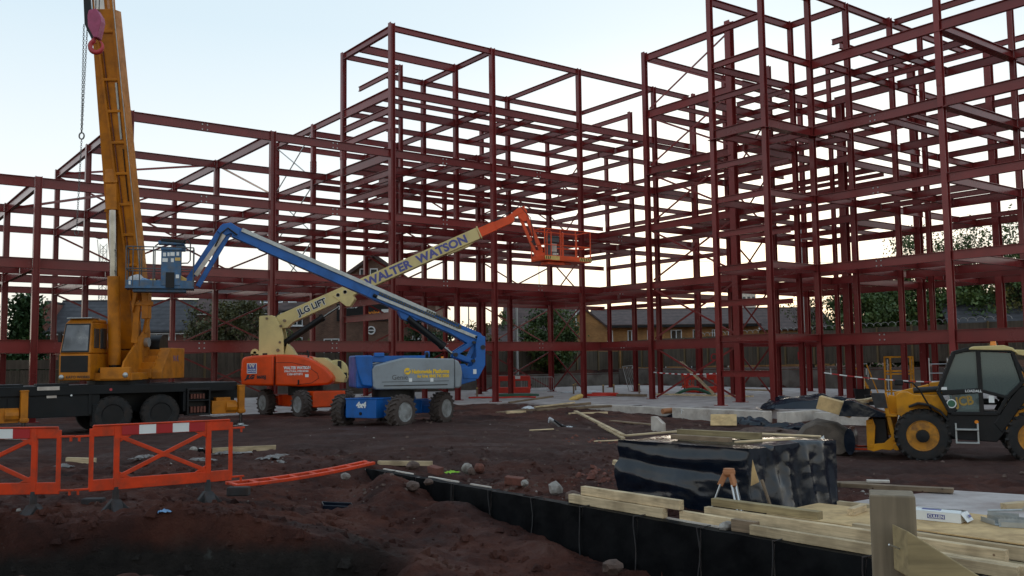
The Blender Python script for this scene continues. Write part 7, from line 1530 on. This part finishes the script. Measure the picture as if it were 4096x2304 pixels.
# survey tripod
tp = empty('survey_tripod', (2.98, 12.98, -.12), R(10), 'orange headed aluminium survey tripod in front of the covered stack', 'tripod')
m = MB(); m.lathe((0, 0, .68), (0, 0, 1), [(-.06, .05), (-.02, .085), (.03, .085), (.035, .06)], 16)
for t in (0.6, 2.7, 4.8): m.bar((.05 * math.cos(t), .05 * math.sin(t), .66), (.13 * math.cos(t), .13 * math.sin(t), .50), .05, .08)
m.build('head', M['terracotta'], tp, bevel=.008, smooth=40)
MB().cyl((0, 0, .71), (0, 0, .735), .075, n=16).build('head_plate', M['terracotta'], tp)
for t in (0.6, 2.7, 4.8):
    c, s = math.cos(t), math.sin(t); m = MB(); x = Vector((-s, c, 0)) * .03
    for k in (-1, 1): m.cyl(Vector((.12 * c, .12 * s, .52)) + x * k, Vector((.30 * c, .30 * s, .06)) + x * k, .014, n=8)
    m.cyl((.28 * c, .28 * s, .1), (.33 * c, .33 * s, -.04), .012, .004, 6); m.build('leg', M['alu'], tp, smooth=40)

# ------------------------------------------------------------------ near post with diagonal strut
po = empty('timber_post', (.925, 2.30, .2), R(-20), 'thick sawn timber post close to the camera at lower right', 'post')
m = MB(); m.box((0, 0, .80), (.102, .102, 1.6)); bmv = m.build('post', M['postwood'], po, bevel=.004)
st_ = MB(); st_.prism([(0, 0), (1.0, -.65), (1.0, -.775), (0, -.105)], 0, .095, 'y'); so_ = st_.build('timber_strut', M['greenwood'], bevel=.003); so_.location = (.893, 2.14, 1.737); so_.rotation_euler = (0, 0, R(-2)); tag(so_, 'diagonal timber strut nailed to the near post', 'strut')
for kx, kz, kr in ((.17, -.19, .010), (.13, -.23, .008), (.135, -.28, .012), (.30, -.29, .007)):
    kn = MB().cyl((kx, .001, kz), (kx, -.0015, kz), kr, n=9).build('knot', M['bark'], so_)
nl = MB().cyl((0, 0, 0), (-.004, -.03, .012), .0022, n=6).build('nail', M['alu'], so_); nl.location = (-.001, .05, -.05); nl.rotation_euler = (0, 0, R(-60))

# ------------------------------------------------------------------ white box, steel hangers
bxp = wp(11.22, 1.86, .143)
bx_ = empty('cardboard_box', bxp, math.atan2(-CA, SA) + R(12), 'white cardboard box with blue printed panels on the plywood platform', 'box')
m = MB(); frust(m, -.29, .29, -.14, .14, 0, .115); m.build('carton', M['white'], bx_, bevel=.004)
m = MB(); m.add([(.29, -.14, .115), (.29, .14, .115), (.36, .13, .02), (.36, -.13, .02)], [(0, 1, 2, 3)]); m.add([(-.29, -.14, .116), (.29, -.14, .116), (.27, -.02, .135), (-.27, -.02, .13)], [(0, 1, 2, 3)]); m.add([(-.29, .14, .116), (.29, .14, .116), (.27, .02, .14), (-.27, .01, .128)], [(0, 1, 2, 3)]); m.build('flap', M['white'], bx_)
MB().box((0.01, -.142, .058), (.20, .004, .052)).build('printed_panel', M['lettblue'], bx_); text('printed_name', 'CULLEN', .05, (.01, -.146, .042), FACE, M['white'], bx_, .0014, 'CENTER', depth=.002)
MB().box((-.06, -.06, .128), (.22, .05, .004), (.08, 0, 0)).build('printed_panel', M['lettblue'], bx_); MB().box((.345, .03, .075), (.006, .07, .035), (0, -.6, 0)).build('printed_panel', M['lettblue'], bx_)
for i, (t, n_, dz, rz_, lb) in enumerate(((11.72, 2.42, .0, .3, 'galvanised joist hanger lying flared end up beside the white box'), (11.95, 2.25, .0, -.2, 'flat galvanised bracket with slots right of the white box'), (12.05, 2.02, .0, .5, 'serrated galvanised strap at the right edge of the platform'), (11.75, 2.08, .0, -.6, 'small bent galvanised bracket in front of the joist hangers'))):
    p = wp(t, n_, .145); o = empty('joist_hanger', p, math.atan2(-CA, SA) + rz_, lb, 'bracket')
    m = MB(); m.box((0, 0, .004), (.34, .09, .006)); m.box((0, .045, .04), (.34, .004, .08)); m.box((0, -.045, .03), (.30, .004, .06))
    if i == 0: m.box((.02, .1, .10), (.40, .05, .012), (.2, -.1, 0)); m.box((.22, .1, .14), (.02, .06, .08), (0, .5, 0))
    if i == 2:
        for k in range(8): m.prism([(-.16 + k * .04, .06), (-.12 + k * .04, .06), (-.14 + k * .04, .10)], .05, .054, 'y')
    m.build('plate', M['galv'], o)
# ------------------------------------------------------------------ stones, bricks and litter
stn = [('stone', 'stone', (1.98, 13.05, .03), (.10, .08, .08), 'squarish brown rock on the wall at the end of the paired timbers'), ('stone', 'stonepale', (2.72, 12.02, -.0), (.15, .08, .07), 'pale broken concrete lump on the wall below the tripod'),
       ('stone', 'stonepale', (.68, 15.55, .02), (.15, .12, .12), 'large pale concrete lump behind the membrane wall'), ('stone', 'stonepale', (.18, 16.4, .0), (.08, .07, .06), 'small pale stone left of the large pale lump'),
       ('boulder', 'stone', (-1.05, 16.3, -.42), (.24, .17, .11), 'flat brown boulder in the soil in front of the membrane wall'), ('boulder', 'stone', (1.3, 12.6, -.62), (.16, .12, .10), 'dark stone in the soil at the foot of the membrane wall'),
       ('stone', 'stone', (-2.05, 18.9, .06), (.17, .12, .09), 'brown stone on top of the far end of the membrane wall'), ('stone', 'stonepale', (-3.05, 16.9, .1), (.10, .09, .07), 'pale lump of plastic sheeting by the fallen barrier'),
       ('stone', 'stone', (.95, 15.1, -.04), (.14, .12, .09), 'brown stone right of the large pale lump'), ('stone', 'stonepale', (-.95, 18.9, .0), (.12, .1, .11), 'upright pale stone of the three rubble pieces behind the wall'), ('stone', 'brickpc', (-.7, 18.75, .0), (.12, .1, .11), 'reddish stone of the three rubble pieces behind the wall'), ('stone', 'stone', (-.85, 18.5, -.03), (.11, .08, .09), 'small brown stone of the three rubble pieces behind the wall'),
       ('stone', 'stone', (-1.85, 17.0, -.1), (.17, .12, .1), 'rounded brown clod on the soil heap by the wall'), ('stone', 'stonepale', (-7.4, 21.55, .2), (.1, .08, .07), 'pale stone resting on the black wall stub'), ('stone', 'stone', (-7.1, 21.5, .22), (.06, .05, .05), 'small round stone on the black wall stub'), ('stone', 'stone', (-1.55, 16.9, -.02), (.1, .08, .06), 'reddish stone on the soil heap by the wall')]
for i, (nm, mt, p, s, lb) in enumerate(stn): lumpobj(nm, mt, p, s, i * 1.7 + 3, lb, 'stone', None, i * .7, 2, .28)
for p, rz_, lb in (((-1.52, 18.05, .06), R(-50), 'red brick lying on top of the membrane wall'), ((.0, 16.95, -.02), R(-20), 'red brick half buried behind the membrane wall'), ((3.3, 20.2, .0), R(40), 'red brick piece in the spoil beside the covered stack')):
    o = MB().box((0, 0, 0), (.34, .16, .14), (.1, .08, 0)).build('brick', M['brickpc'], bevel=.015); o.location = p; o.rotation_euler = (0, 0, rz_); tag(o, lb, 'brick')
blk = MB().prism([(-.22, -.18), (.22, -.18), (.22, .1), (-.06, .32), (-.22, .32)], -.1, .1, 'y').build('concrete_block', M['concpale'], bevel=.01); blk.location = (4.75, 30.6, -.05); blk.rotation_euler = (0, 0, R(-40)); tag(blk, 'broken pale concrete block standing behind the covered stack', 'block')
wb = MB().box((0, 0, 0), (.42, .1, .1)).build('timber_stub', M['pine'], bevel=.01); wb.location = (2.15, 18.6, .05); wb.rotation_euler = (0, .25, R(-40)); tag(wb, 'pale timber stub poking out left of the covered stack', 'timber')
tr_ = MB(); tr_.box((0, 0, 0), (.5, .32, .02)); tr_.box((0, -.16, .04), (.5, .02, .09)); tr_.box((0, .16, .04), (.5, .02, .09)); tr_.box((.25, 0, .04), (.02, .32, .09)); tr_.box((-.25, 0, .04), (.02, .32, .09)); tr_ = tr_.build('tray', M['poly'], bevel=.01); tr_.location = (-3.05, 16.1, gz(-3.05, 16.1) + .03); tr_.rotation_euler = (.05, .1, .3); tag(tr_, 'black plastic tray on the soil under the fallen barrier', 'tray')
heap('plastic_scrap', 'lime', (-1.25, 18.75, -.08), .13, .04, .03, 31, 'scrap of lime green plastic behind the membrane wall', 0, 'litter', .6, 10)
heap('plastic_scrap', 'bagblue', (2.05, 17.6, .02), .10, .07, .04, 33, 'scrap of pale blue plastic left of the covered stack', 0, 'litter', .6, 10)
heap('plastic_scrap', 'bagblue', (-4.7, 12.6, .17), .09, .04, .02, 35, 'scrap of pale blue plastic at the trench edge', 0, 'litter', .6, 10)
heap('plastic_scrap', 'redplastic', (2.3, 16.6, -.02), .07, .14, .08, 37, 'red plastic scrap at the left foot of the covered stack', .6, 'litter', .6, 10)
heap('paper_scrap', 'bag', (.6, 38.0, .2), .25, .12, .1, 39, 'scrap of pale paper on the loose timber pile', 0, 'litter', .6, 10)
cp_ = MB(); cp_.cyl((0, 0, 0), (.55, .3, .03), .12, n=14); cp_ = cp_.build('clay_pipe', M['terracotta'], smooth=40); cp_.location = (6.5, 40.6, -.12); tag(cp_, 'short terracotta pipe lying by the slab edge', 'pipe')
ws = empty('strap_bundle', (1.65, 30.9, -.16), R(30), 'bundle of white and black straps on the mud', 'straps')
m = MB()
for i in range(3): m.tube([(-.55 + .05 * i, .1 * i, .42 - .06 * i), (-.35, .1 * i, .30), (-.1 + .06 * i, .05, .12), (.25 + .1 * i, -.1 + .1 * i, .06)], .05, 6)
m.build('strap', M['bag'], ws, smooth=60); m = MB(); m.tube([(-.4, -.05, .35), (-.1, -.05, .15), (.2, .0, .1)], .04, 6); m.tube([(.1, -.12, .06), (.3, .1, .1), (.5, .0, .05)], .045, 6); m.build('black_strap', M['cable'], ws, smooth=60)
SCL = iter(['plastic scrap in the mud left of the long barrier cross', 'plastic scrap in the mud below the barrier cross centre', 'small plastic scrap by the pale plank end in the mud', 'largest plastic scrap in the mud right of the barrier', 'small plastic scrap in front of the wall stub timber', 'plastic scrap seen through the right half of the barrier', 'small plastic scrap between the two orange barriers'])
for x, y, s in ((-8.0, 20.1, .18), (-6.3, 20.5, .14), (-9.6, 20.4, .12), (-5.2, 20.3, .2), (-4.9, 19.4, .12), (-6.6, 19.6, .16), (-9.6, 19.9, .1)):
    heap('plastic_scrap', 'scrap', (x, y, gz(x, y) + .01), s * 1.9, s * .8, .05, x * 3, next(SCL), x, 'litter', .6, 12)['group'] = 'plastic scraps in the mud'
# scattered stones and clods: too many to count
def scatter(name, mat, n, fx, label, smin, smax, seed):
    rs = np.random.default_rng(seed); P = fx(rs, n); z = H(P[:, 0], P[:, 1]); m = MB()
    base = [Vector(v) for v in ((1, 0, -.3), (.3, .9, -.35), (-.8, .55, -.3), (-.8, -.6, -.3), (.35, -.95, -.3), (.5, .1, .6), (-.2, .5, .65), (-.35, -.4, .6))]
    fs = [(0, 1, 5), (1, 6, 5), (1, 2, 6), (2, 7, 6), (2, 3, 7), (3, 4, 7), (4, 5, 7), (4, 0, 5), (5, 6, 7), (4, 3, 2, 1, 0)]
    for i in range(n):
        s = smin * (smax / smin) ** (rs.random() ** 2.2); a = rs.uniform(0, 6.28); c, q = math.cos(a), math.sin(a); j = rs.uniform(.6, 1.35, (8, 3)); e = rs.uniform(.6, 1.1)
        vs = [((v.x * j[k][0] * c - v.y * j[k][1] * q) * s + P[i, 0], (v.x * j[k][0] * q + v.y * j[k][1] * c) * s + P[i, 1], v.z * j[k][2] * s * e + z[i] + s * .12) for k, v in enumerate(base)]
        m.add(vs, fs)
    return tag(m.build(name, M[mat], fix=False), label, 'rubble', None, 'stuff')
def region(x0, x1, y0, y1):
    return lambda rs, n: np.stack([rs.uniform(x0, x1, n), y0 + (y1 - y0) * rs.random(n) ** 1.3], 1)
def clear(fx):
    def g_(rs, n):
        P = fx(rs, n * 3); t, nn = wall_tn(P[:, 0], P[:, 1]); a, b = w2b(P[:, 0], P[:, 1])
        ok = ~((np.abs(nn - .1) < .35) & (t > -.2)) & ~((nn > .8) & (t > 8.6) & (nn < 6.5)) & ~((P[:, 0] > 1.5) & (P[:, 0] < 5.2) & (P[:, 1] > 13.4) & (P[:, 1] < 16.7) & (np.abs(P[:, 0] - 3.4) + np.abs(P[:, 1] - 15.0) < 2.2)) & ~((a > 6.6) & (b > -18))
        return P[ok][:n]
    return g_
scatter('clods', 'soil', 3800, clear(region(-8, 5, 9.2, 22)), 'loose brown clods and stones scattered over the near mud', .012, .10, 1)
scatter('grit', 'stonepale', 320, clear(region(-8, 12, 15, 38)), 'pale grit and broken stone scattered over the site mud', .008, .032, 2)
scatter('rubble', 'stone', 700, clear(region(-4, 12, 19, 42)), 'brown rubble scattered over the middle of the site', .015, .08, 3)
def blob(cx, cy, sx, sy): return lambda rs, n: np.stack([rs.normal(cx, sx, n), rs.normal(cy, sy, n)], 1)
scatter('rubble', 'stonepale', 130, clear(blob(7.2, 16.6, .9, .5)), 'pale rubble strip in the mud beyond the concrete pad', .015, .07, 4)
scatter('rubble', 'brickpc', 170, clear(blob(2.2, 17.9, .55, .6)), 'reddish broken rubble left of the covered stack', .02, .11, 5)
scatter('rubble', 'stone', 160, clear(blob(5.6, 31.2, 1.2, .7)), 'brown rubble heap behind the covered stack', .02, .1, 6)
scatter('rubble', 'stonepale', 90, clear(blob(-7.8, 12.7, .5, .18)), 'pale rubble at the trench edge by the left barrier', .02, .09, 7)
scatter('rubble', 'stone', 160, clear(blob(-.3, 17.4, 1.6, .35)), 'brown rubble lying behind the membrane wall', .015, .07, 8)
scatter('gravel', 'brickpc', 150, clear(blob(3.0, 26.6, .8, .5)), 'reddish crushed stone by the fallen planks', .02, .08, 9)

scatter('clods', 'soil', 420, blob(-4.6, 12.35, 2.2, .35), 'soil clods along the broken trench edge', .02, .13, 10)
# ------------------------------------------------------------------ every separate piece of a part becomes a part of its own
def split_parts(names):
    for o in [q for q in SC.objects if q.type == 'MESH' and q.parent is not None and q.name.split('.')[0] in names]:
        me = o.data; n = len(me.vertices); p = list(range(n))
        def f(i):
            while p[i] != i: p[i] = p[p[i]]; i = p[i]
            return i
        for e in me.edges: p[f(e.vertices[0])] = f(e.vertices[1])
        bb = {}
        for v in me.vertices:
            r_ = f(v.index); b = bb.setdefault(r_, [list(v.co), list(v.co)])
            for k in range(3): b[0][k] = min(b[0][k], v.co[k]); b[1][k] = max(b[1][k], v.co[k])
        ks = list(bb); q = {k: k for k in ks}
        def g(i):
            while q[i] != i: i = q[i]
            return i
        for i in range(len(ks)):
            for j in range(i):
                A, B = bb[ks[i]], bb[ks[j]]
                if all(A[0][k] - .02 <= B[1][k] and B[0][k] - .02 <= A[1][k] for k in range(3)): q[g(ks[i])] = g(ks[j])
        cl = {}
        for k in ks: cl.setdefault(g(k), set()).add(k)
        if len(cl) < 2: continue
        groups = list(cl.values()); vg = [None] * n
        for gi, s in enumerate(groups):
            for i in range(n):
                if f(i) in s: vg[i] = gi
        for gi in range(len(groups)):
            idx = [i for i in range(n) if vg[i] == gi]; mp = {v: k for k, v in enumerate(idx)}
            nm = bpy.data.meshes.new(me.name.split('.')[0])
            fs = [pl.vertices for pl in me.polygons if vg[pl.vertices[0]] == gi]
            nm.from_pydata([me.vertices[i].co for i in idx], [], [[mp[v] for v in fc_] for fc_ in fs]); nm.update()
            for mt in me.materials: nm.materials.append(mt)
            if gi == 0: first = nm
            else:
                c = o.copy(); c.data = nm; COL.objects.link(c); c.name = o.name.split('.')[0]
        o.data = first
split_parts({'number_label', 'boom_bracket', 'side_window', 'headlamp', 'collar', 'dirt_plate', 'cable_run', 'hook_ring', 'pivot_pin', 'cylinder_bracket', 'weld_ring', 'warning_band', 'console_label', 'grab_rail', 'link_arm', 'rail_end', 'console_hood', 'mudguard', 'fork', 'connector', 'red_band', 'white_band', 'slide_rail', 'red_cans', 'rung', 'panel_seam', 'cowl_groove', 'hoist_rope', 'warning_stripe'})
